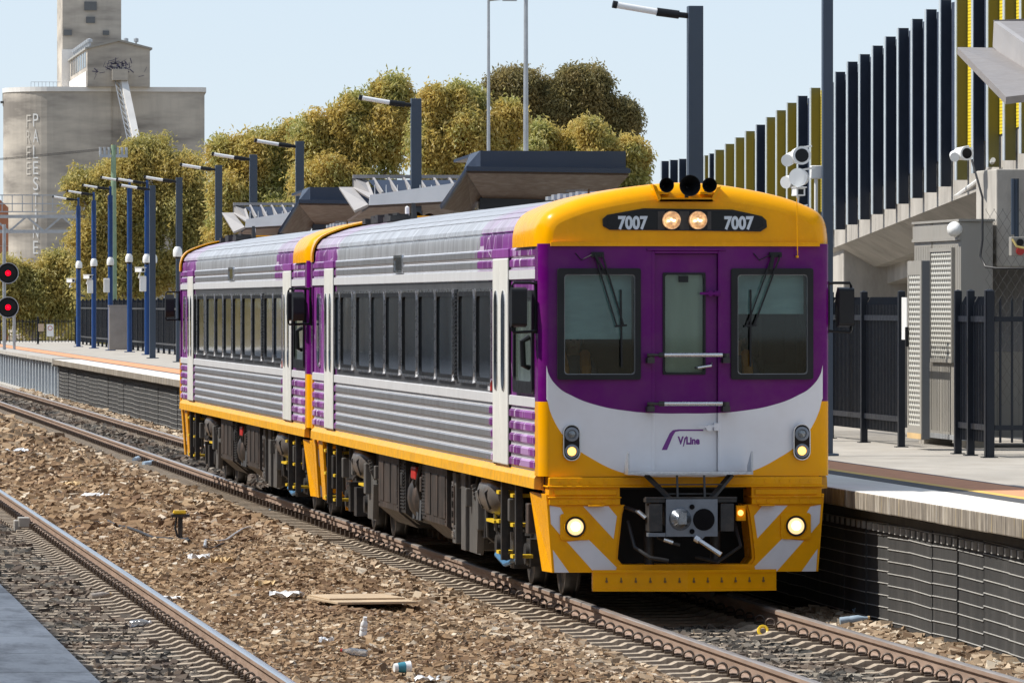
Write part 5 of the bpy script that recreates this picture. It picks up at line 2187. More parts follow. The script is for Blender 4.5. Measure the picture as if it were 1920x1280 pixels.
# lower flange below the chamfer
m = MB()
vs = []
for Y in (ya, yb):
    vs += [(.95, Y - 60, za(Y) - .52), (.95, Y - 60, za(Y) - .78), (1.35, Y - 60, za(Y) - .78), (1.35, Y - 60, za(Y) - .52)]
m.add(vs, [(0, 1, 5, 4), (1, 2, 6, 5), (2, 3, 7, 6), (0, 3, 2, 1), (4, 5, 6, 7)])
m.build("girder", M['conc'], rampo)
# piers and the crosshead
p0 = at(1581, 500, 100.5)
m = MB()
m.box(p0.x - RX, p0.x - RX + 2.2, p0.y - 60, p0.y - 60 + 1.0, 0.3, 4.6 - .4)
m.build("pier", M['conc'], rampo, bevel=.02)
pc = on_x(1868, 500, 16.25)
pf = on_x(1830, 500, 16.25)
m = MB()
m.box(16.25 - RX, 16.25 - RX + 3.2, pc.y - 60, pf.y - 60, pc.z, pc.z + 1.25)
m.build("crosshead", M['conc'], rampo, bevel=.015)
m = MB()
m.box(1.2, 2.3, pc.y - 60 + .2, pf.y - 60 - .2, .3, pc.z)
m.build("pier", M['conc'], rampo)
# dark sheet standing in for the shaded void below the ramp
m = MB()
m.box(2.2, 2.35, 76 - 60, 124 - 60, .2, 4.0)
m.build("enclosure_wall", M['cabinet_dark'], rampo)
# conduits
m = MB()
pts = [on_x(1716, 388, RX + .3), on_x(1760, 380, RX + .25), on_x(1800, 364, RX + .2), on_x(1830, 342, RX + .15), on_x(1850, 325, RX + .1), on_x(1862, 300, RX + .05)]
m.tube([p_ - Vector((RX, 60, 0)) for p_ in pts], .035, 8)
m.build("conduit", M['camwhite'], rampo)
m = MB()
pts = [at(1822, 300, 83), at(1832, 335, 82.8), at(1842, 370, 82.7), at(1842, 450, 82.6), at(1838, 480, 82.6), at(1848, 500, 82.5), at(1868, 503, 82.3), at(1920, 503, 82.2)]
m.tube([p_ - Vector((RX, 60, 0)) for p_ in pts], .015, 8)
m.build("cable", M['hose'], rampo)
m = MB()
pts = [at(1900, 335, 81.8), at(1900, 440, 81.8)]
m.tube([p_ - Vector((RX, 60, 0)) for p_ in pts], .03, 8)
pts = [at(1906, 335, 81.8), at(1906, 448, 81.8)]
m.tube([p_ - Vector((RX, 60, 0)) for p_ in pts], .03, 8)
m.build("conduit", M['polegrey'], rampo)
jb = thing("junction_box", at(1908, 462, 81.7), "small junction box with dark and red sockets on the concrete crosshead", "junction box")
m = MB()
m.box(-.09, .09, -.04, .12, -.12, .12)
m.build("casing", M['cabinet'], jb, bevel=.01)
m = MB()
m.cyl((.02, -.04, .05), (.02, -.07, .05), .045, n=14)
m.build("switch", M['black'], jb)
m = MB()
m.cyl((.02, -.04, -.06), (.02, -.08, -.06), .05, n=14)
m.build("socket", M['red'], jb)
m = MB()
m.tube([(-.08, -.06, .09), (-.03, -.09, .0), (.04, -.09, -.02), (.12, -.07, -.03)], .014, 6)
m.build("cable", pbr("yellow cable", (.7, .55, .2), .5), jb)
# ------------------------------------------------------------------ shelters on the far platform
M['fascia'] = pbr("navy blue fascia sheet", (.027, .040, .070), .38, var=.08, scale=1)
M['soffit'] = pbr("brown soffit lining", (.085, .056, .042), .6, var=.12, scale=1.5)
M['greysheet'] = pbr("pale grey folded roof sheet", (.33, .315, .31), .5, var=.06, scale=1, dirt=(.3, .28, .25), dirt_amt=.3)
M['clearsheet'] = pbr("milky translucent roof sheet", (.80, .82, .84), .35, var=.06, scale=2)


def navy_shelter(Z, u0, v0, sc, label):
    """navy fronted folded roof; (u0, v0) is the top left of the upper fascia, sc photo px per metre"""
    o = at(u0, v0, Z)
    e = thing("platform_canopy", (o.x, o.y, PZ), label, "platform canopy", "folded roofs of the platform shelters")
    h = o.z - PZ
    D = 2.2
    m = MB()
    m.slab([(0, 0, h), (2.48, 0, h), (2.48, 0, h - .28), (0, 0, h - .28)], .06)
    m.slab([(0, 0, h), (0, 0, h - .28), (-.17, .9, h - .29), (-.07, .9, h - .03)], -.05)
    m.slab([(0, 0.06, h), (2.48, 0.06, h), (2.3, D, h - .1), (-.2, D, h - .1)], .05)
    m.build("upper_fascia", M['fascia'], e)
    m = MB()
    m.slab([(-.27, -.3, h - .27), (2.52, -.3, h - .30), (2.52, -.3, h - .38), (-.27, -.3, h - .345)], .05)
    m.slab([(-.27, -.3, h - .27), (-.27, -.3, h - .345), (-.60, .55, h - .98), (-.63, .55, h - .92)], -.06)
    m.box(-.25, 2.5, -.25, .0, h - .30, h - .285)
    m.build("lower_fascia", M['fascia'], e)
    m = MB()
    # sloping left flap and folded soffit
    m.slab([(-.25, -.27, h - .345), (-.58, .55, h - .97), (.25, 3.4, h - 1.02), (.35, 2.6, h - .72)], .04)
    m.slab([(-.25, -.27, h - .345), (.35, 2.6, h - .72), (2.5, 2.6, h - .76), (2.5, -.27, h - .375)], -.04)
    m.build("soffit", M['soffit'], e)
    m = MB()
    m.box(.3, 2.5, 2.6, 2.8, h - .95, h - .70)
    m.build("beam", M['fascia'], e)
    m = MB()
    m.slab([(.25, 2.9, h - .95), (2.5, 2.9, h - .95), (2.5, 6.0, h - 1.25), (.25, 6.0, h - 1.25)], .04)
    m.build("soffit", M['greysheet'], e)
    for x, y in ((1.2, 3.2), (1.2, 5.6)):
        m = MB()
        m.box(x - .08, x + .08, y - .08, y + .08, 0, h - .7)
        m.build("post", M['fascia'], e)
    return e


def grey_shelter(Z, u0, v0, W, label, s=1.0):
    """pale hopper shaped roof; (u0, v0) is the top left of its back fascia"""
    o = at(u0, v0, Z)
    e = thing("platform_canopy", (o.x, o.y, PZ), label, "platform canopy", "folded roofs of the platform shelters")
    h = o.z - PZ
    m = MB()
    m.slab([(0, 0, h), (W, 0, h), (W, 0, h - .07), (0, 0, h - .07)], .10)
    m.slab([(0, 0, h), (0, 0, h - .25), (.20, -1.2, h - .46), (.30, -1.2, h - .42), (.30, 0, h - .10)], .05)
    m.build("back_fascia", M['greysheet'], e)
    m = MB()
    m.slab([(-.27, 0, h - .24), (0, 0, h - .24), (.17, -1.4, h - .60), (-.10, -1.4, h - .72)], -.05)
    m.build("side_flap", M['greysheet'], e)
    m = MB()
    m.slab([(.20, -1.4, h - .42), (W * .96, -1.4, h - .14), (W * .92, -1.4, h - .52), (.18, -1.4, h - .62)], .04)
    for i in range(9):
        x = .3 + (W * .92 - .3) * i / 8
        m.box(x - .006, x + .006, -1.41, -1.395, h - .55, h - .22)
    m.build("front_panel", M['clearsheet'], e)
    m = MB()
    for i in range(6):
        x = .4 + (W - .45) * i / 6
        m.bar((x, -.02, h - .08), (x + .06, -1.3, h - .40), .04, .10)
    m.build("rib", M['greysheet'], e)
    m = MB()
    m.slab([(.28, -.3, h - .12), (W, -.3, h - .12), (W, -.9, h - .44), (.5, -.9, h - .44)], .02)
    m.build("louvre", M['fascia'], e)
    m = MB()
    m.slab([(.18, -1.4, h - .62), (W * .92, -1.4, h - .52), (W * .92, 3.0, h - .85), (.18, 3.0, h - .85)], .05)
    m.build("soffit", M['soffit'], e)
    for y in (.5, 2.6):
        m = MB()
        m.box(W * .6 - .08, W * .6 + .08, y - .08, y + .08, 0, h - .5)
        m.build("post", M['fascia'], e)
    return e


navy_shelter(110, 900, 283, 111, "large navy fronted canopy with brown soffit directly above the leading railcar roof")
navy_shelter(139, 581, 351, 88, "smaller navy and brown canopy above the coupling between the railcars")
grey_shelter(128, 661, 328, 2.25, "pale grey trough canopy between the two navy fronted canopies")
grey_shelter(157, 437, 380, 2.0, "smallest pale grey trough canopy above the trailing railcar")

M['taupe'] = pbr("taupe roof sheet", (.22, .20, .19), .5, var=.06, dirt=(.4, .38, .35), dirt_amt=.25)  # grey roof sheet with its underside shade put into the colour
# near piece of a canopy at the top right corner
e = thing("platform_canopy", (12.5, 62, PZ), "grey canopy corner jutting in front of the yellow screens at the top right", "platform canopy", "folded roofs of the platform shelters")
E0 = Vector((12.5, 62, PZ))
Fa, Fb = at(1795, 89, 66) - E0, at(1886, 182, 61) - E0
Fc, Fd = at(1990, 170, 61.5) - E0, at(1866, 90, 66.5) - E0
m = MB()
m.slab([Fa, Fb, Fc, Fd], .07)
m.build("side_flap", M['taupe'], e)
m = MB()
Ga, Gb, Gc, Gd = at(1863, 41, 66.4) - E0, at(1861, 88, 66.4) - E0, at(1990, 215, 61.4) - E0, at(1990, 130, 61.4) - E0
m.slab([Ga, Gb, Gc, Gd], .06)
m.build("front_panel", M['greysheet'], e)
m = MB()
Ha, Hb, Hc = at(1864, 40, 66.5) - E0, at(1990, 128, 61.5) - E0, at(1990, 40, 66.5) - E0
m.slab([Ha, Hb, Hc], .05)
m.slab([at(1864, 40, 66.6) - E0, at(2060, 40, 66.6) - E0, at(2060, 30, 66.6) - E0, at(1864, 38, 66.6) - E0], .1)
m.build("back_fascia", M['taupe'], e)
m = MB()
q = at(1985, 100, 65) - E0
m.box(q.x, q.x + .16, q.y, q.y + .16, 0, q.z)
m.build("post", M['fascia'], e)

# ------------------------------------------------------------------ light poles
def pole(X, Y, top, mat, label, group, w=.2, arm=True, lampside=-1, base=PZ, blue=False):
    e = thing("light_pole", (X, Y, base), label, "light pole", group)
    h = top - base
    m = MB()
    if blue:
        m.cyl((0, 0, 0), (0, 0, h), w / 2, n=14)
        m.cyl((0, 0, h), (0, 0, h + .35), .05, n=8)
    else:
        m.box(-w / 2, w / 2, -w / 2, w / 2, 0, h)
    m.box(-w, w, -w, w, 0, .03)
    m.build("post", mat, e, bevel=0 if blue else .008)
    if arm:
        z = h + (.25 if blue else -.13)
        m = MB()
        m.cyl((-w / 2 + (.1 if blue else 0), 0, z), (-w / 2 - .15, 0, z + .015), .04, n=10)
        m.cyl((-w / 2 - .12, 0, z + .012), (-w / 2 - .42, 0, z + .05), .058, n=12)
        m.build("lamp_sleeve", M['black'], e)
        m = MB()
        m.cyl((-w / 2 - .42, 0, z + .05), (-w / 2 - .97, 0, z + .14), .045, n=12)
        m.build("lamp_tube", M['lampwhite'], e)
        m = MB()
        m.cyl((-w / 2 - .96, 0, z + .138), (-w / 2 - 1.02, 0, z + .15), .052, n=12)
        m.build("lamp_cap", M['black'], e)
    return e


GP = "tall square light poles along the platform"
GB = "round blue poles at the far platform end"
for u, v, lb in ((1303, 12, "widest navy light pole rising behind the horns of the leading railcar"), (780, 185, "navy light pole with white arm rising behind the pale canopy against the orange tinted trees"),
                 (562, 265, "navy light pole rising from the smaller brown canopy"), (475, 290, "navy light pole rising behind the smallest pale canopy"),
                 (410, 310, "navy light pole rising just left of the smallest pale canopy"), (336, 333, "navy light pole standing behind the purple end of the trailing railcar"),
                 (286, 348, "blue grey square pole standing whole on the platform nearest the trailing railcar")):
    d = FPX * (7.0 - CH) / (570 - v)
    p = at(u, v, d)
    pole(p.x, p.y, p.z, M['polegrey'], lb, GP)
p = at(1551, -60, 79)
pole(p.x, p.y, p.z, M['polegrey'], "navy square pole running out of the top of the picture before the fins", GP, w=.125, arm=False)
for u, v, b, lb in ((276, 356, 665, "blue pole touching the blue grey square pole"), (243, 352, 660, "blue pole just right of the steel locker"), (207, 366, 657, "blue pole crossing the pale green power pole, left of the steel locker"),
                    (176, 376, 653, "second blue pole from the signal gantry"), (147, 386, 650, "blue pole standing against the end of the signal gantry truss")):
    d = FPX * (CH - PZ) / (b - 570)
    p = at(u, v, d)
    pole(p.x, p.y, p.z, M['blue'], lb, GB, w=.2, blue=True)

# grey street lamps far behind
for u, v0, d, wd, lb in ((986, -40, 190, .17, "tall pale grey street lamp post rising behind the navy canopy"), (916, -10, 230, .14, "thin grey street lamp post left of the taller pale one")):
    p = at(u, v0, d)
    e = thing("street_lamp", (p.x, p.y, -.4), lb, "street lamp", "grey street lamps beyond the station")
    m = MB()
    m.cyl((0, 0, 0), (0, 0, p.z + .4), wd * .62, wd * .36, n=10)
    m.build("post", M['galv'], e)
    if u == 916:
        m = MB()
        m.cyl((0, 0, p.z + .2), (1.3, 0, p.z + .34), .05, n=8)
        m.box(.5, 1.0, -.12, .12, p.z + .17, p.z + .32)
        m.build("lamp_arm", M['galv'], e)
    else:
        m = MB()
        m.cyl((0, 0, p.z + .3), (-1.4, 0, p.z + .5), .05, n=8)
        m.build("lamp_arm", M['galv'], e)


# ------------------------------------------------------------------ cameras
def cctv(loc, label, sc=1.0, rz=0.0, style='dome', group="white security cameras"):
    e = thing("security_camera", loc, label, "security camera", group, rz)
    m = MB()
    if style == 'dome':
        m.lathe([(.001, .22), (.08, .21), (.13, .12), (.14, .0), (.13, -.08), (.06, -.10), (.001, -.10)], (0, 0, 0), (0, 0, 1), 16)
        m.bar((0, 0, .1), (.12, .16, .12), .05, .05)
        m.build("housing", M['camwhite'], e)
        m = MB()
        m.ball((0, -.015, -.055), .105, 14)
        m.build("lens", M['gloss_black'], e)
    elif style == 'tube':
        m.cyl((0, .22, .0), (0, -.18, .0), .13, .15, n=20)
        m.cyl((-.09, .25, -.03), (-.22, -.05, -.08), .10, .10, n=16)
        m.bar((0, .1, .12), (.22, .2, .16), .03, .03)
        m.build("housing", M['camwhite'], e)
        m = MB()
        m.cyl((0, -.182, .0), (0, -.186, .0), .11, n=20)
        m.build("lens", M['gloss_black'] if rz >= 0 else M['camwhite'], e)
    else:
        m.box(-.09, .09, -.18, .2, -.08, .08)
        m.box(-.11, .11, -.24, .2, .075, .095)
        m.bar((0, 0, -.08), (0, .1, -.3), .04, .04)
        m.bar((0, .1, -.3), (.25, .25, -.25), .03, .03)
        m.build("housing", M['camwhite'], e, bevel=.012)
        m = MB()
        m.box(-.055, .055, -.184, -.18, -.05, .05)
        m.build("lens", M['gloss_black'], e)
    e.scale = (sc, sc, sc)
    return e


cctv(at(1500, 292, 78.6), "upper round white camera with dark face on the navy pole before the fins", .75, 0, 'tube')
cctv(at(1499, 333, 78.6), "middle round white camera with pale face turned to the fins", .75, -.3, 'tube')
cctv(at(1497, 360, 78.5), "small boxy white camera lowest of the three above the railcar roof", .62, .1, 'box')
cctv(at(1806, 288, 84), "white twin tube camera under the yellow screen near the canopy corner", .62, .25, 'tube')
m = MB()
m.box(-.07, .07, -.05, .05, -.08, .08)
m.tube([(0, 0, -.08), (.0, 0, -.55)], .025, 8)
o = m.build("junction_box", M['camwhite'], None, bevel=.01)
o.location = at(1530, 323, 79.2)
tag(o, "small white junction box with a conduit beside the three cameras", "junction box")
for u, v, b, lb in ((148, 499, 650, "white dome camera on the blue pole beside the gantry"), (176, 495, 653, "white dome camera on the second blue pole from the gantry"), (207, 493, 657, "white dome camera on the blue pole left of the steel locker"),
                    (242, 487, 660, "white dome camera on the blue pole right of the steel locker"), (275, 488, 665, "white dome camera half behind the blue grey pole's camera"), (287, 488, 671, "white dome camera on the blue grey square pole"),
                    (333, 476, 680, "white camera at the roof corner of the trailing railcar")):
    d = FPX * (CH - PZ) / (b - 570) - .4
    cctv(at(u, v, d), lb, 1.05)
for u, v, b, lb in ((133, 526, 650, "white bracket camera left of the gantry's blue pole"), (165, 519, 653, "white bracket camera between the two leftmost blue poles"), (263, 506, 665, "white bracket camera left of the blue grey pole, below the domes")):
    d = FPX * (CH - PZ) / (b - 570) - .3
    cctv(at(u, v, d), lb, 1.0, .6, 'box')
GN = "white notice boxes on the blue poles"
for u, v, b, lb in ((169, 537, 653, "white box on the second blue pole from the gantry"), (200, 535, 657, "white box on the blue pole left of the steel locker"), (268, 532, 665, "white box beside the blue grey pole")):
    d = FPX * (CH - PZ) / (b - 570) - .2
    m = MB()
    m.box(-.12, .12, -.06, .06, -.28, .28)
    o = m.build("help_box", M['camwhite'], None, bevel=.02)
    o.location = at(u, v, d)
    tag(o, lb, "notice box", GN)

# steel locker, benches and far fence
p = at(225, 660, 255)
m = MB()
m.box(-.42, .42, 0, .5, .05, 1.75)
m.box(-.40, .40, -.012, 0, .1, 1.7)
m.box(-.45, .45, -.02, .53, 1.75, 1.80)
o = m.build("steel_locker", pbr("brushed steel locker", (.30, .27, .25), .4, metal=.4, var=.15, scale=2), None, bevel=.01)
o.location = (p.x, p.y, PZ)
tag(o, "plain brushed steel locker standing between two blue poles", "locker")
ff = thing("picket_fence", (16.5, 212, PZ), "far black picket fence behind the blue poles", "fence", "navy picket fences along the platform")
for k in range(30):
    post(ff, 0, k * 3.0, 2.05)
m = MB()
fence_panel(m, .0, 0, 87, step=.16, zt=2.0)
m.build("panel", M['fence'], ff)
ef = thing("picket_fence", (12.9, 300, PZ), "low black picket fence across the far end of the platform", "fence", "navy picket fences along the platform")
for k in range(3):
    post(ef, k * 1.75, 0, 1.25)
m = MB()
for i in range(24):
    m.box(.15 * i - .015, .15 * i + .015, -.015, .015, .08, 1.15)
m.box(0, 3.5, -.02, .02, .14, .18)
m.box(0, 3.5, -.02, .02, 1.02, 1.06)
m.build("panel", M['fence'], ef)
for u, v, w_, h_, mt, lb in ((77, 614, .26, .34, 'tan', "small tan notice on the low end fence"), (94, 619, .32, .56, 'camwhite', "white warning notice on the low end fence")):
    M.setdefault('tan', pbr("tan sign", (.5, .38, .28), .6))
    q = thing("notice_sign", at(u, v, 297), lb, "sign", "notices on the end fence")
    m = MB()
    m.box(-w_ / 2, w_ / 2, -.01, .01, -h_ / 2, h_ / 2)
    m.build("board", M[mt], q)
    if mt == 'camwhite':
        m = MB()
        m.lathe([(.11, -.012), (.085, -.012), (.085, -.005), (.11, -.005)], (0, -.002, .1), (0, 1, 0), 18)
        m.build("symbol", M['red'], q)
m = MB()
for i in range(3):
    m.box(-.9, .9, i * .14, i * .14 + .1, .42, .46)
m.box(-.8, -.7, 0, .4, 0, .42)
m.box(.7, .8, 0, .4, 0, .42)
for i in range(3):
    m.box(-.9, .9, .42, .46, .52 + i * .12, .61 + i * .12)
o = m.build("bench", M['galv'], None)
pb = at(322, 700, 228)
o.location = (pb.x + .2, pb.y, PZ)
o.rotation_euler.z = R(-90)
tag(o, "galvanised slatted bench behind the end of the trailing railcar", "bench")

# ------------------------------------------------------------------ signals and gantry
sg = thing("railway_signal", at(8, 700, 262), "grey post railway signal with two round black heads glowing red", "railway signal")
sg.location.z = -.4
base = sg.location.copy()
m = MB()
m.cyl((0, 0, 0), (0, 0, 6.6), .07, n=10)
m.cyl((0.42, .5, 0), (.42, .5, 3.2), .06, n=8)
m.build("post", M['galv'], sg)
M['siggrn'] = emit("glowing red signal lens", (1.0, .0, .012), 2.2, (.4, .02, .02))
for v in (512, 576):
    c = at(15, v, 261) - base
    m = MB()
    m.lathe([(.001, .06), (.36, .06), (.40, .0), (.40, -.05), (.36, -.04), (.34, -.0), (.001, 0)], c, (0, 1, 0), 28)
    hd = m.build("signal_head", M['black'], sg)
    m = MB()
    m.lathe([(.40, .03), (.43, .03), (.43, -.06), (.40, -.06)], c, (0, 1, 0), 28)
    m.build("rim", M['galv'], hd)
    m = MB()
    m.lathe([(.001, -.02), (.05, -.02), (.11, .0)], c + Vector((0, -.03, 0)), (0, 1, 0), 16)
    m.build("lens", M['siggrn'], hd)
    m = MB()
    m.lathe([(.13, .0), (.13, -.25), (.12, -.25), (.12, 0)], c, (0, 1, 0), 16)
    m.build("hood", M['black'], hd)

GZ = 320.0
gl = at(-120, 700, GZ)
gx0 = gl.x
gt = thing("signal_gantry", (gl.x, gl.y, -.4), "grey steel signal gantry truss with walkway rails spanning the tracks", "signal gantry")


def gp(u, v):
    p_ = at(u, v, GZ)
    return (p_.x - gl.x, p_.y - gl.y, p_.z + .4)


m = MB()
up = (0, 0, 1)
for v in (406, 434):
    m.bar(gp(-120, v), gp(150, v), .16, .16)
ku = 33
for i in range(9):
    a, b = -115 + i * ku, -115 + (i + 1) * ku
    va, vb = (406, 434) if i % 2 else (434, 406)
    m.bar(gp(a, va), gp(b, vb), .09, .09)
m.build("truss", M['galv2'] if 'galv2' in M else M['galv'], gt)
m = MB()
for v in (366, 382, 397):
    m.bar(gp(-120, v), gp(170, v), .05 if v < 390 else .12, .05)
for i in range(16):
    u = -110 + i * 19
    m.bar(gp(u, 366), gp(u, 398), .04, .04)
m.build("walkway_rail", M['galv'], gt)
m = MB()
a_, b_ = gp(151, 397), gp(168, 575)
m.box(a_[0], b_[0], a_[1] - .2, a_[1] + .2, 0, a_[2])
m.build("column", M['polegrey'], gt)

# pale green power pole with insulators
pp_ = at(213, 700, 286)
e = thing("power_pole", (pp_.x, pp_.y, -.4), "pale green timber power pole with a crossarm of insulators", "power pole")
tp = at(213, 272, 286).z + .4
m = MB()
m.cyl((0, 0, 0), (0, 0, tp), .17, .11, n=10)
m.build("post", pbr("pale green treated timber", (.24, .34, .22), .8, var=.15), e)
m = MB()
m.box(-.62, .62, -.06, .06, tp - .55, tp - .42)
for i in range(7):
    m.cyl((-.58 + i * .19, 0, tp - .42), (-.58 + i * .19, 0, tp - .1), .06, n=8)
m.build("crossarm", M['galv'], e)
m = MB()
for i in range(3):
    x0 = -.4 + i * .4
    pts = [(x0 - 40 * t, 6 * t, tp - .15 - 3.0 * t * (1 - t) - 1.2 * t) for t in [k / 10 for k in range(11)]]
    m.tube(pts, .012, 4)
m.build("wire", M['hose'], e)

# ------------------------------------------------------------------ grain silo
SZ = 700.0
o = at(200, 570, SZ)
silo = thing("grain_silo", (o.x, o.y, -.4), "huge weathered concrete grain silo with head house and tower", "grain silo")


def sp_(u, v, dz=0):
    p_ = at(u, v, SZ + dz)
    return (p_.x - o.x, p_.y - o.y, p_.z + .4)


def silo_mat():
    m, n, l, bs = new_mat("banded weathered silo concrete")
    vec = coords(n, l, (.25, .25, 1))
    t = noise(n, l, .35, 4, vec)
    v2 = coords(n, l, (1, 1, .12))
    t2 = noise(n, l, .6, 6, v2, .7)
    c = ramp(n, l, t.outputs[0], [(.34, (.20, .18, .158)), (.46, (.37, .335, .29)), (.62, (.52, .47, .40))])
    c = mixc(n, l, ramp(n, l, t2.outputs[0], [(.45, (0, 0, 0)), (.8, (.45,) * 3)]), c, (.26, .235, .21))
    l.new(c, bs.inputs["Base Color"])
    bs.inputs["Roughness"].default_value = .9
    return m


M['silo'] = silo_mat()
M['silo_white'] = pbr("whitewashed parapet", (.68, .66, .63), .8, var=.1, scale=.5)
px_m = FPX / SZ


def footprint():
    """rounded left bin, long front with a shallow groove"""
    x0, x1, x2, x3 = sp_(18, 0)[0], sp_(110, 0)[0], sp_(218, 0)[0], sp_(386, 0)[0]
    x0 -= .45
    r = (x1 - x0)
    pts = []
    for k in range(15):
        a = R(180 + 90 * k / 14)
        pts.append((x1 + r * math.cos(a), 6.5 + 6.5 * math.sin(a)))
    pts += [(x2 - .6, 0), (x2 - .3, .35), (x2 + .3, .35), (x2 + .6, 0), (x3 - .6, -.0), (x3, .6), (x3 + 3, 52), (x0 + 2, 52)]
    return pts


fp = footprint()
zt = sp_(200, 172)[2]
m = MB()
m.prism(fp, 'z', 0, zt)
m.build("bin_wall", M['silo'], silo)
m = MB()
cxp, cyp = sum(p_[0] for p_ in fp) / len(fp), sum(p_[1] for p_ in fp) / len(fp)
m.prism([(cxp + (x - cxp) * 1.012, cyp + (y - cyp) * 1.02) for x, y in fp], 'z', zt, zt + .5)
m.build("parapet", M['silo_white'], silo)
# head house with gable
hx0, hx1 = sp_(163, 0)[0], sp_(281, 0)[0]
hz0, hz1, hz2 = zt + .5, sp_(0, 92)[2], sp_(0, 78)[2]
xm = (hx0 + hx1) / 2
m = MB()
m.prism([(hx0, hz0), (hx1, hz0), (hx1, hz1), (xm, hz2), (hx0, hz1)], 'y', -.8, 34)
hh = m.build("head_house", M['silo_house'] if 'silo_house' in M else M['silo'], silo)
m = MB()
m.prism([(hx0 - .25, hz1 - .1), (xm, hz2), (hx1 + .25, hz1 - .1), (hx1 + .25, hz1 + .1), (xm, hz2 + .22), (hx0 - .25, hz1 + .1)], 'y', -1.0, 34.2)
m.build("roof", M['cabinet'], hh)
for i in range(7):
    y = 2 + i * 4.4
    m = MB()
    m.box(hx0 - .03, hx0, y, y + 3.1, hz0 + 2.2, hz0 + 3.9)
    m.build("window", M['gloss_black'], hh)
m = MB()
m.box(hx0 - .10, hx0 - .02, .2, 33.5, hz0, hz0 + 1.7)
m.build("whitewash_band", M['silo_white'], hh)

for i in range(9):
    m = MB()
    m.lathe([(.18, 0), (.18, .6), (.34, .65), (.34, .95), (.001, 1.05)], (hx0 + .3, i * 3.6 + .8, hz1 + .1), (0, 0, 1), 10)
    m.build("roof_vent", M['galv'], hh)
for x in (hx1 - 2.4, hx1 - 1.3):
    m = MB()
    m.lathe([(.10, 0), (.10, .7), (.26, .75), (.26, 1.1), (.001, 1.2)], (x, 2, hz1 + .1), (0, 0, 1), 10)
    m.build("roof_vent", M['galv'], hh)
# tower
tx0, tx1 = sp_(112, 0)[0] + 35 * o.x / o.y, sp_(227, 0)[0] * 1.05 + 35 * o.x / o.y
m = MB()
m.box(tx0, tx1, 34.3, 46, hz0 - 3, sp_(0, -90)[2])
tw = m.build("tower", M['silo'], silo)
m = MB()
m.box(tx0 - .06, tx1 + .06, 34.22, 34.3, hz0, sp_(0, 70)[2])
m.build("whitewash_band", M['silo_white'], tw)
for u, v, w_ in ((170, 12, .7), (127, 62, .45), (199, 62, .35), (170, 38, .5)):
    q = sp_(u, v, 34)
    qx = sp_(u, v)[0] * 1.05 + 34 * o.x / o.y
    m = MB()
    m.box(qx - w_, qx + w_, 34.1, 34.29, q[2] - w_ * .7, q[2] + w_ * .7)
    m.build("window", M['cabinet_dark'], tw)
# lightning stub and conveyor
m = MB()
q0, q1 = sp_(214, 150), sp_(243, 330)
for dx in (0, .42):
    m.bar((q0[0] + dx, -1.2, q0[2]), (q1[0] + dx, -9, q1[2]), .08, .08)
for k in range(16):
    t = k / 16
    a = (q0[0] + (q1[0] - q0[0]) * t, -1.2 - 7.8 * t, q0[2] + (q1[2] - q0[2]) * t)
    t = (k + 1) / 16
    b = (q0[0] + (q1[0] - q0[0]) * t + .42, -1.2 - 7.8 * t, q0[2] + (q1[2] - q0[2]) * t)
    m.bar(a, b, .06, .06)
m.build("conveyor_frame", M['galv'], silo)
m = MB()
m.bar((q0[0] + .95, -1.0, q0[2]), (q1[0] + .95, -8.8, q1[2]), .75, .5)
m.build("conveyor_chute", M['silo_white'], silo)
m = MB()
m.box(q0[0] - .3, q0[0] + 1.4, -1.9, -.8, q0[2] - .1, q0[2] + 1.1)
m.build("conveyor_head", M['silo'], silo)
# dark scrawl around the hatch
rr = random.Random(9)
m = MB()
for k in range(60):
    x = q0[0] + .5 + rr.gauss(0, 1.1)
    z = q0[2] + 1.2 + rr.uniform(-.2, 1.0) - .12 * (x - q0[0] - .5) ** 2
    a = rr.uniform(0, 3.1)
    dx, dz = .3 * math.cos(a), .3 * math.sin(a)
    m.add([(x - dx, -.83, z - dz), (x + dx, -.83, z + dz), (x + dx + .07, -.83, z + dz + .07), (x - dx + .07, -.83, z - dz + .07)], [(0, 1, 2, 3)])
m.build("graffiti", pbr("dark violet spray paint", (.08, .07, .12), .8), silo)
# painted vertical lettering on the rounded bin
x0_, x1_ = sp_(18, 0)[0] - .45, sp_(110, 0)[0]
rad = x1_ - x0_


def curved_word(txt, uc, v_top, v_bot, w_m, name, mat_):
    m = MB()
    n_ = len(txt)
    hgt = (v_bot - v_top) / n_ / px_m
    # angle on the bin where photo column uc falls
    xc = sp_(uc, 0)[0] - x1_
    a0 = math.acos(max(-1, min(1, xc / rad)))
    for i, ch in enumerate(txt):
        vs, fs = text_mesh(ch, 1.0, 1.0, .0)
        if not vs:
            continue
        xs = [v[0] for v in vs]
        zs = [v[2] for v in vs]
        sx, sz = w_m / max(.3, (max(xs) - min(xs))), hgt * .86 / .72
        ztop = sp_(0, v_top)[2] - i * hgt
        out = []
        for x, y, z in vs:
            dx = (x - (max(xs) + min(xs)) / 2) * sx
            # arc length along the ellipse: local scale
            px = rad * math.cos(a0)
            tx, ty = rad * math.sin(a0), 6.5 * math.cos(a0)
            tl = math.hypot(tx, ty)
            X = x1_ + px + dx * tx / tl
            Y = 6.5 - 6.5 * math.sin(a0) + dx * ty / tl
            nx, ny = math.cos(a0) * 6.5, -math.sin(a0) * rad
            nl = math.hypot(nx, ny)
            out.append((X + nx / nl * .04, Y + ny / nl * .04, ztop - hgt * .93 + z * sz))
        m.add(out, fs)
    return m.build(name, mat_, silo)


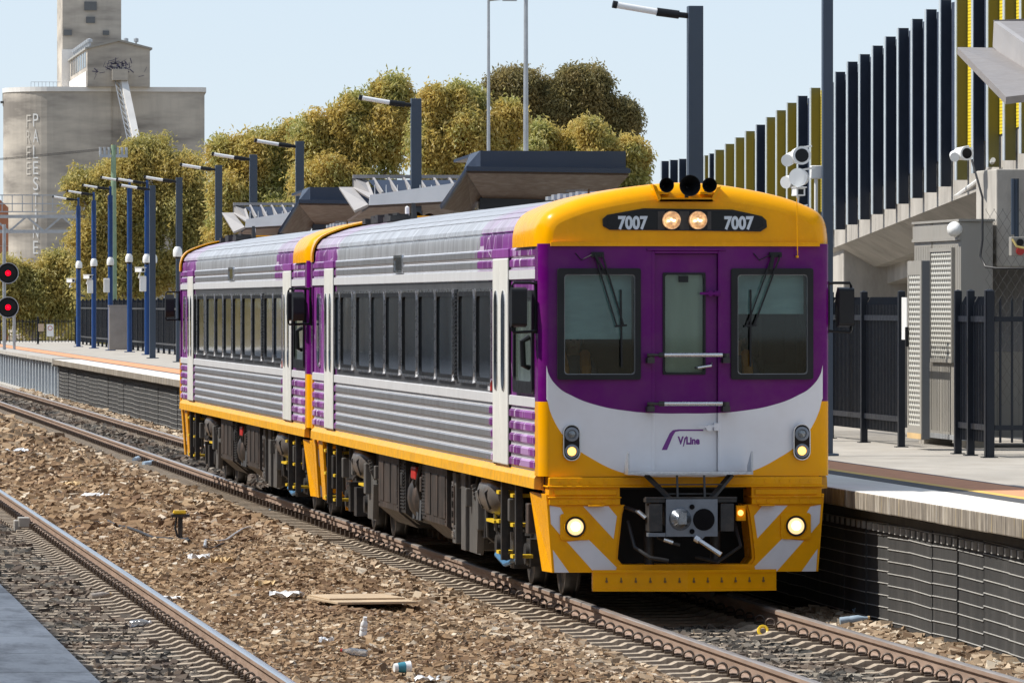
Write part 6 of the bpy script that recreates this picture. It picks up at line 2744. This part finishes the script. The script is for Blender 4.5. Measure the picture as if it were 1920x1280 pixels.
M['pale_paint'] = pbr("white house paint", (.66, .66, .65), .8, var=.12, scale=1)
M['faint_paint'] = pbr("faded white paint", (.56, .52, .46), .8, var=.15, scale=1)
curved_word("PALESTINE", 67, 210, 478, .62, "lettering", M['pale_paint'])
curved_word("FREE", 54, 212, 330, .55, "lettering", M['faint_paint'])
# rail along the roof edge
m = MB()
for k in range(8):
    a, b = sp_(60 + k * 7, 168), sp_(67 + k * 7, 168)
    m.bar((a[0], 3, zt + 1.1), (b[0], 3, zt + 1.1), .05)
    m.bar((a[0], 3, zt + .4), (a[0], 3, zt + 1.1), .05)
m.build("roof_rail", M['galv'], silo)
m = MB()
q = sp_(8, 190)
m.bar((q[0], 6, q[2]), (q[0] + .8, 6, q[2] - .1), .1)
m.box(q[0] - .2, q[0] + .25, 5.8, 6.2, q[2] - .1, q[2] + .15)
m.build("flood_lamp", M['cabinet_dark'], silo)

# brick building far left and pale shed behind the big tree
bq = at(-30, 480, 520)
bb = thing("brick_building", (bq.x, bq.y, -.4), "orange brick building at the far left edge beside the silo", "building")
m = MB()
hq = at(0, 368, 520).z + .4
m.prism([(0, 0), (1.95, 0), (1.95, hq - .9), (1.0, hq)  , (0, hq - .6)], 'y', 0, 10)
m.build("wall", pbr("orange brick", (.42, .17, .09), .85, var=.2, scale=2), bb)
m = MB()
for k in range(6):
    m.box(0, 1.95, -.03, 0, 1.5 + k * 1.3, 1.56 + k * 1.3)
    m.box(.5, 1.1, -.04, 0, 1.8 + k * 1.3, 2.5 + k * 1.3)
m.build("window", pbr("pale band", (.5, .35, .25), .8), bb)
sq = at(275, 570, 420)
shd = thing("white_shed", (sq.x, sq.y, -.4), "pale gabled shed showing through the tree in front of the silo", "shed")
m = MB()
m.prism([(0, 0), (4.6, 0), (4.6, 4.2), (3.7, 5.3), (0, 4.0)], 'y', 0, 8)
m.build("wall", pbr("pale shed cladding", (.48, .50, .53), .6, var=.08), shd)
m = MB()
m.slab([(-.2, -.2, 4.0), (3.7, -.2, 5.35), (3.7, 8.2, 5.35), (-.2, 8.2, 4.0)], .12)
m.slab([(3.7, -.2, 5.35), (4.8, -.2, 4.1), (4.8, 8.2, 4.1), (3.7, 8.2, 5.35)], .12)
m.build("roof", M['galv'], shd)

# ------------------------------------------------------------------ trees
def leaf_mat(name, stops, tip, tip_amt=.5, nscale=.35):
    m, n, l, bs = new_mat(name)
    out = n["Material Output"]
    ge = n.new("ShaderNodeNewGeometry")
    c = ramp(n, l, ge.outputs["Random Per Island"], stops)
    t2 = noise(n, l, 2.2, 2, coords(n, l))
    c = mixc(n, l, ramp(n, l, t2.outputs[0], [(.40, (0, 0, 0)), (.60, (.55,) * 3)]), c, stops[1][1])
    t = noise(n, l, nscale, 3, coords(n, l))
    f = ramp(n, l, t.outputs[0], [(.44, (0, 0, 0)), (.58, (tip_amt,) * 3)])
    c = mixc(n, l, f, c, tip)
    l.new(c, bs.inputs["Base Color"])
    bs.inputs["Roughness"].default_value = .5
    tr = n.new("ShaderNodeBsdfTranslucent")
    l.new(c, tr.inputs[0])
    mx = n.new("ShaderNodeMixShader")
    mx.inputs[0].default_value = .5
    l.new(bs.outputs[0], mx.inputs[1])
    l.new(tr.outputs[0], mx.inputs[2])
    l.new(mx.outputs[0], out.inputs["Surface"])
    return m


M['leaf_gum'] = leaf_mat("gum leaves with amber new growth", [(0, (.30, .31, .09)), (.4, (.42, .42, .13)), (.75, (.52, .49, .18)), (1, (.66, .62, .34))], (.74, .50, .13), .55, .55)
M['leaf_olive'] = leaf_mat("olive gum leaves", [(0, (.27, .26, .085)), (.5, (.42, .38, .12)), (1, (.56, .51, .21))], (.68, .51, .15), .55, .6)
M['leaf_dark'] = leaf_mat("brown green gum leaves", [(0, (.17, .155, .065)), (.5, (.26, .225, .09)), (1, (.38, .33, .15))], (.40, .29, .11), .4, .8)
M['bark'] = pbr("pale gum bark", (.34, .29, .24), .85, var=.25, scale=2, sc=(1, 1, .3))


def crown_mesh(name, clumps, k, size, mat, parent, droop=.45, aspect=2.6, base=None):
    """leaf blades spread through clump shells; clumps: (x, y, z, rx, ry, rz)"""
    cl = np.array(clumps, float)
    wgt = cl[:, 3] * cl[:, 5]
    size = size * .85
    idx = RNG.choice(len(cl), k, p=wgt / wgt.sum())
    d = RNG.normal(size=(k, 3))
    d /= np.linalg.norm(d, axis=1)[:, None]
    d[:, 2] = np.where(d[:, 2] < -.55, -d[:, 2], d[:, 2])
    rad = RNG.uniform(.35, 1, k) ** .45
    rad *= 1 + RNG.normal(0, .17, k)
    # sub-clump lumps on the shell
    lump = 1 + .24 * np.sin(d[:, 0] * 7 + idx * 1.7) * np.sin(d[:, 2] * 6 + idx) + .10 * np.sin(d[:, 1] * 11 + d[:, 0] * 9 + idx * .6)
    # leaves hang in tufts: a limited set of tuft centres per clump, leaves scattered tightly about them
    nt_ = max(40, k // 40)
    P0 = cl[idx, :3] + d * cl[idx, 3:6] * (rad * lump)[:, None]
    tuft = RNG.integers(0, nt_, k)
    sp = RNG.normal(size=(k, 3)) * np.array([.5, .5, 1.1]) * size * 1.7
    sp[:, 2] -= np.abs(sp[:, 2]) * .4
    P = P0[tuft] + sp
    d = d[tuft]
    L = RNG.normal(size=(k, 3)) * .7
    L[:, 2] -= droop * 1.6
    L += d * .5
    L /= np.linalg.norm(L, axis=1)[:, None]
    Wd = np.cross(L, RNG.normal(size=(k, 3)))
    Wd /= np.linalg.norm(Wd, axis=1)[:, None]
    ln = size * RNG.uniform(.6, 1.4, k)[:, None]
    wd = ln / aspect
    N = np.cross(L, Wd)
    bend = N * ln * .12
    v = np.stack([P - L * ln * .5, P + Wd * wd * .5 + bend, P + L * ln * .5, P - Wd * wd * .5 + bend], 1).reshape(-1, 3)
    me = bpy.data.meshes.new(name)
    me.vertices.add(k * 4)
    me.vertices.foreach_set("co", v.astype(np.float32).ravel())
    me.loops.add(k * 4)
    me.loops.foreach_set("vertex_index", np.arange(k * 4, dtype=np.int32))
    me.polygons.add(k)
    me.polygons.foreach_set("loop_start", np.arange(0, k * 4, 4, dtype=np.int32))
    me.update(calc_edges=True)
    me.materials.append(mat)
    ob = bpy.data.objects.new(name, me)
    me.shade_flat()
    COL.objects.link(ob)
    ob.parent = parent
    return ob


def tree(u, v_top, blobs, d, k, size, mat, label, clumpy=False, name="gum_tree", trunk_r=.28, group="gum trees beyond the station"):
    """blobs: (u, v, ru, rv) in photo px at depth d"""
    o_ = at(u, 575, d)
    e = thing(name, (o_.x, o_.y, -.4), label, "tree", group)
    s_ = d / FPX
    rr = random.Random(int(u * 7 + d))
    cl = []
    for (bu, bv, ru, rv) in blobs:
        p_ = at(bu, bv, d)
        r1, r2 = ru * s_ * 1.12, rv * s_ * 1.08
        # split each blob into smaller clumps
        if clumpy:
            # one rounded head of foliage with a few smaller ones against it
            cl.append((p_.x - o_.x, rr.uniform(-.6, .6), p_.z + .4, r1 * .86, r1 * .8, r2 * .80))
            for q in range(4):
                a = rr.uniform(-.4, 3.6)
                cl.append((p_.x - o_.x + math.cos(a) * r1 * .6, rr.uniform(-1, 1), p_.z + .4 + math.sin(a) * r2 * .5, r1 * .42, r1 * .42, r2 * .40))
            continue
        nsub = max(5, int(r1 * r2 * 2.4))
        for q in range(nsub):
            a = rr.uniform(0, 6.28)
            rad_ = math.sqrt(rr.random()) * .78
            cx = p_.x - o_.x + math.cos(a) * rad_ * r1
            cz = p_.z + .4 + math.sin(a) * rad_ * r2
            cy = rr.uniform(-.7, .7) * min(r1, 3.0)
            rs = min(r1, r2) * rr.uniform(.34, .60)
            cl.append((cx, cy, cz, rs * 1.15, rs * 1.15, rs * .9))
    crown_mesh("crown", cl, k, size, mat, e)
    m = MB()
    zc = [c[2] for c in cl]
    hz = min(zc) + (max(zc) - min(zc)) * .25
    m.tube([(0, 0, -.1), (.15, 0, hz * .35), (-.1, .1, hz * .7), (.1, 0, hz)], [trunk_r, trunk_r * .8, trunk_r * .65, trunk_r * .5], 8)
    for c in rr.sample(cl, min(len(cl), 11)):
        b0 = hz * rr.uniform(.35, .95)
        m.tube([(0, 0, b0), (c[0] * .45, c[1] * .4, b0 + (c[2] - b0) * .35), (c[0] * .8, c[1] * .8, b0 + (c[2] - b0) * .75), (c[0], c[1], c[2])], [trunk_r * .35, trunk_r * .22, trunk_r * .13, .02], 6)
    m.build("trunk", M['bark'], e)
    return e


tree(250, 258, [(283, 297, 44, 36), (228, 345, 46, 36), (345, 332, 48, 38), (165, 352, 36, 32), (330, 392, 46, 34), (250, 392, 40, 34), (372, 400, 26, 40), (195, 398, 34, 28), (355, 450, 36, 30), (160, 455, 30, 30), (270, 450, 30, 26), (215, 470, 30, 24), (320, 510, 50, 30), (240, 520, 50, 34), (180, 520, 40, 34), (380, 480, 22, 40)],
     300, 120000, .24, M['leaf_olive'], "broad olive gum tree with bare limbs in front of the silo", True, trunk_r=.34)
tree(60, 480, [(18, 512, 28, 20), (62, 530, 36, 26), (108, 512, 30, 30), (40, 565, 44, 30), (90, 570, 44, 32), (130, 545, 24, 36), (8, 560, 30, 40)], 340, 60000, .27, M['leaf_olive'], "low olive bushy tree left of the gantry column below the silo", True, "bushy_tree", .2)
tree(470, 240, [(450, 305, 40, 38), (505, 285, 45, 35), (455, 370, 50, 45), (530, 340, 50, 50), (545, 265, 34, 28), (425, 420, 34, 45), (500, 430, 60, 45)], 255, 95000, .22, M['leaf_gum'], "spreading gum tree with amber tips left of the smaller brown canopy")
tree(640, 180, [(648, 225, 36, 34), (600, 262, 36, 34), (690, 265, 50, 45), (620, 330, 62, 48), (735, 182, 38, 24), (745, 250, 46, 46), (700, 345, 75, 48)], 245, 120000, .21, M['leaf_gum'], "tallest amber tipped gum tree behind the pale trough canopy")
tree(860, 170, [(818, 208, 36, 30), (882, 200, 42, 28), (935, 238, 38, 34), (850, 265, 70, 48), (930, 305, 55, 48), (800, 315, 52, 50)], 240, 110000, .21, M['leaf_gum'], "amber tipped gum tree between the navy light pole and the pale lamp post")
tree(1090, 235, [(1020, 272, 40, 24), (1090, 275, 52, 28), (1158, 292, 40, 30), (1195, 325, 26, 36), (1080, 325, 85, 36)], 250, 75000, .21, M['leaf_gum'], "lower amber tipped gum tree behind the navy fronted canopy")
tree(1060, 135, [(960, 168, 44, 28), (1008, 190, 38, 34), (1092, 165, 46, 32), (1110, 205, 40, 30), (1040, 215, 28, 26), (1145, 222, 44, 28), (1172, 240, 24, 20)], 360, 100000, .27, M['leaf_dark'], "tall dark rounded gum tree rising behind the amber tipped trees", True, trunk_r=.3)
# trees on the other side of the line (mirrored in the carriage windows)
for i, (x, y, h) in enumerate(((-14, 250, 9), (-22, 300, 11), (-9, 330, 8), (-30, 380, 12), (1, 420, 8))):
    u_ = 0
    e = thing("gum_tree", (x, y, -.4), ["gum tree beyond the near platform shelter", "taller gum tree beyond the near platform shelter", "small gum tree across the line", "tallest gum tree across the line", "gum tree beside the line past the gantry"][i], "tree", "gum trees across the line")
    rr = random.Random(i)
    cl = [(rr.uniform(-3, 3), rr.uniform(-2, 2), rr.uniform(.35, .95) * h, 1.8, 1.8, 1.4) for q in range(14)]
    crown_mesh("crown", cl, 5000, .6, M['leaf_olive'], e)
    m = MB()
    m.tube([(0, 0, 0), (.2, 0, h * .4), (0, 0, h * .8)], [.3, .22, .1], 8)
    m.build("trunk", M['bark'], e)
# hazy low treeline closing the horizon at the left
cl = []
rr = random.Random(77)
far0 = at(-150, 570, 460)
e_ = bpy.data.objects.new("distant_woods", None)
for k in range(60):
    p_ = at(-160 + k * 16, 570, 470)
    cl.append((p_.x, p_.y, rr.uniform(.5, 2.0), 2.2, 2.2, 1.6))
wood = crown_mesh("distant_woods", cl, 16000, .5, M['leaf_olive'], None)
stuff(wood, "low distant scrub closing the view behind the far platform end", "woods")

# ------------------------------------------------------------------ litter and trackside bits
def lying(name, label, cat, u, v, X, build, rz=0.0, group=None):
    d = None
    # intersect the pixel with the ballast surface
    zg = -.15
    d = FPX * (CH - zg) / (v - 570)
    p_ = at(u, v, d)
    zg = bed_z(p_.x, p_.y) + .035
    d = FPX * (CH - zg) / (v - 570)
    p_ = at(u, v, d)
    e_ = thing(name, (p_.x, p_.y, zg), label, cat, group, rz)
    build(e_)
    return e_


M['plastic_clear'] = glass_mat("clear plastic", (.85, .88, .92), rough=.1, opacity=.25, base=(.5, .52, .55))
M['plastic_white'] = pbr("white plastic", (.78, .78, .78), .4, var=.05)
M['plastic_blue'] = pbr("pale blue plastic", (.35, .45, .55), .4, var=.1)
M['paper_tan'] = pbr("tan cardboard", (.62, .45, .24), .8, var=.1)
M['teal'] = pbr("teal print", (.04, .22, .30), .5)


def bottle(mat_, capm, L=.22, r=.035):
    def f(e_):
        m = MB()
        m.lathe([(.001, 0), (r, .005), (r, L * .3), (r * .93, L * .34), (r, L * .38), (r, L * .62), (r * .4, L * .85), (r * .38, L * .93)], (-L / 2, 0, r), (1, .15, .12), 14)
        m.build("body", mat_, e_)
        m = MB()
        m.cyl(Vector((-L / 2, 0, r)) + Vector((1, .15, .12)).normalized() * L * .93, Vector((-L / 2, 0, r)) + Vector((1, .15, .12)).normalized() * L, r * .42, n=10)
        m.build("cap", capm, e_)
    return f


def standing(e_):
    m = MB()
    m.lathe([(.001, 0), (.034, .004), (.034, .05), (.031, .055), (.034, .06), (.034, .085), (.031, .09), (.034, .095), (.032, .125), (.018, .15), (.017, .16)], (0, 0, 0), (0.1, -.25, 1), 14)
    m.build("body", M['plastic_white'], e_)
    m = MB()
    m.cyl((.016, -.04, .155), (.018, -.045, .178), .019, n=10)
    m.build("cap", M['plastic_white'], e_)


def cup(e_):
    m = MB()
    m.lathe([(.001, 0), (.036, 0), (.05, .135), (.053, .135), (.053, .142)], (-.07, 0, .04), (1, .1, .03), 18)
    m.build("body", M['plastic_white'], e_)
    m = MB()
    m.lathe([(.0395, .03), (.0475, .095)], (-.07, 0, .04), (1, .1, .03), 18)
    m.build("print_band", M['teal'], e_)


def crumple(mat_, w=.2, h=.05, seed=1):
    def f(e_):
        r_ = random.Random(seed)
        m = MB()
        n_ = 7
        vs = [((i / (n_ - 1) - .5) * w + r_.uniform(-.01, .01), (j / (n_ - 1) - .5) * w * .6 + r_.uniform(-.01, .01), r_.uniform(0.0, h)) for j in range(n_) for i in range(n_)]
        fs = [(j * n_ + i, j * n_ + i + 1, (j + 1) * n_ + i + 1, (j + 1) * n_ + i) for j in range(n_ - 1) for i in range(n_ - 1) if not (i in (0, n_ - 2) and j in (0, n_ - 2))]
        m.add(vs, fs, 0, False)
        o_ = m.build("sheet", mat_, e_)
    return f


GL = "litter on the ballast"
lying("plastic_bottle", "white ribbed bottle standing upright in the brown ballast", "bottle", 680, 1192, 6, standing, 0, GL)
lying("plastic_bottle", "clear bottle with a red cap lying on the brown ballast", "bottle", 665, 1232, 6, bottle(M['plastic_clear'], M['red'], .25), 2.6, GL)
lying("drink_cup", "white cup with a teal band lying at the bottom of the ballast", "cup", 754, 1260, 6, cup, .1, GL)
lying("plastic_bottle", "clear bottle lying between the sleepers of the empty track", "bottle", 262, 1178, 3.8, bottle(M['plastic_clear'], M['plastic_white'], .24, .04), -.8, GL)
lying("plastic_bottle", "grey bottle lying across the dark ballast near the empty track", "bottle", 190, 1124, 3.8, bottle(pbr("grey plastic", (.35, .31, .27), .5), M['paper_tan'], .26), .3, GL)
lying("paper_scrap", "white crumpled wrapper left of the timber board", "wrapper", 537, 1120, 5, crumple(M['plastic_white'], .36, .08, 2), 0, GL)
lying("paper_scrap", "tan crumpled wrapper beside the white one", "wrapper", 496, 1100, 5, crumple(M['paper_tan'], .22, .08, 3), 0, GL)
lying("paper_scrap", "tan wrapper below the hoses", "wrapper", 415, 1056, 5, crumple(M['paper_tan'], .26, .09, 4), 0, GL)
lying("paper_scrap", "white wrapper below the trackside sensor's hoses", "wrapper", 372, 1047, 5, crumple(M['plastic_white'], .26, .07, 5), 0, GL)
lying("paper_scrap", "white wrapper tucked against the shiny rail", "wrapper", 312, 1125, 5, crumple(M['plastic_white'], .3, .05, 6), 0, GL)
lying("paper_scrap", "pale wrapper on the ballast, upper left of the trackside sensor", "wrapper", 178, 932, 5, crumple(M['plastic_white'], .45, .08, 7), 0, GL)
lying("paper_scrap", "orange scrap near the pale wrapper", "wrapper", 135, 910, 5, crumple(M['paper_tan'], .3, .08, 8), 0, GL)
lying("paper_scrap", "white bag at the left end of the ballast", "wrapper", 30, 850, 5, crumple(M['plastic_white'], .5, .12, 9), 0, GL)
lying("plastic_bottle", "pale blue bottle beside the railcar track near the trailing railcar", "bottle", 284, 876, 7, bottle(M['plastic_blue'], M['plastic_white'], .35, .06), .3, GL)
lying("plastic_bottle", "second pale blue bottle, farther left along the railcar track", "bottle", 260, 868, 7, bottle(M['plastic_blue'], M['plastic_white'], .35, .06), 1.0, GL)
lying("paper_scrap", "grey blue sheet lying on the sleepers below the trailing railcar's coupling", "wrapper", 507, 960, 7, crumple(M['plastic_blue'], .45, .05, 10), 0, GL)
lying("paper_scrap", "small white scrap in the ballast left of the upright bottle", "wrapper", 612, 1203, 6, crumple(M['plastic_white'], .13, .05, 11), 0, GL)
lying("paper_scrap", "white scrap at the bottom edge right of the cup", "wrapper", 800, 1276, 6, crumple(M['plastic_white'], .2, .05, 12), 0, GL)
lying("plastic_bottle", "pale bottle with a yellow cap lying by the platform wall", "bottle", 1603, 1172, 10.9, bottle(M['plastic_blue'], M['paper_tan'], .30, .04), -.2, GL)
lying("paper_scrap", "crumpled grey bag at the foot of the platform wall", "wrapper", 1628, 1152, 11, crumple(M['plastic_blue'], .3, .10, 13), 0, GL)


def ring(e_):
    m = MB()
    pts = [(.045 * math.cos(a), .02 * math.sin(a), .05 + .045 * math.sin(a)) for a in [2 * math.pi * k / 12 for k in range(13)]]
    m.tube(pts, .016, 6)
    m.build("band", M['yellow_trim'], e_)


lying("cable_ring", "yellow ring lying between the rails ahead of the railcar", "ring", 1431, 1192, 9.5, ring, 0, GL)


def board(e_):
    m = MB()
    m.box(-.42, .42, -.7, .7, -.01, .015)
    m.box(-.40, .40, -.25, .7, .017, .034)
    m.build("sheet", pbr("weathered plywood", (.46, .35, .23), .8, var=.15, scale=3, sc=(1, .2, 1)), e_, bevel=.004)


b_ = lying("timber_board", "weathered timber board lying flat on the ballast", "board", 678, 1130, 6, board, R(8))
b_.location.z += .03


def sensor(e_):
    m = MB()
    m.box(-.03, .03, -.03, .03, -.1, .26)
    m.box(-.11, .11, -.06, .06, -.05, -.01)
    m.build("post", M['frame_grey'], e_)
    m = MB()
    m.box(-.12, .12, -.08, .08, .26, .30)
    m.build("bracket", M['frame_grey'], e_)
    m = MB()
    m.box(-.09, .07, -.07, .07, .302, .35)
    m.box(-.10, .08, -.08, .08, .315, .325)
    m.build("sensor_head", M['yellow_trim'], e_, bevel=.01)
    m = MB()
    m.tube([(-.05, 0, .26), (-.07, -.02, .12), (-.04, -.03, 0)], .014, 6)
    m.build("cable", M['hose'], e_)


lying("trackside_sensor", "trackside sensor on a short post with a yellow top", "trackside sensor", 338, 1006, 6, sensor)
for nm, lb, pts, mt, rad_ in (("trackside_cable", "long black cable curving over the ballast to the trackside sensor", [(130, 987), (165, 977), (200, 976), (240, 990), (285, 1004), (335, 1008), (355, 1022)], 'hose', .022),
                              ("trackside_hose", "grey hose bent on the ballast right of the trackside sensor", [(384, 1030), (386, 1018), (398, 1013), (425, 1010), (455, 1002), (475, 993)], 'galv', .022),
                              ("trackside_cable", "short black cable below the grey hose", [(372, 1038), (390, 1036), (410, 1028), (420, 1025)], 'hose', .014)):
    m = MB()
    P_ = []
    for u, v in pts:
        d = FPX * (CH + .10) / (v - 570)
        p_ = at(u, v, d)
        P_.append((p_.x, p_.y, bed_z(p_.x, p_.y) + .06))
    Q = []
    for i in range(len(P_) - 1):
        a, b = Vector(P_[i]), Vector(P_[i + 1])
        for t in (0, .5):
            q_ = a.lerp(b, t)
            q_.z = bed_z(q_.x, q_.y) + .06
            Q.append(q_)
    Q.append(Vector(P_[-1]))
    m.tube(Q, rad_, 8)
    o_ = m.build(nm, M[mt])
    tag(o_, lb, "cable")
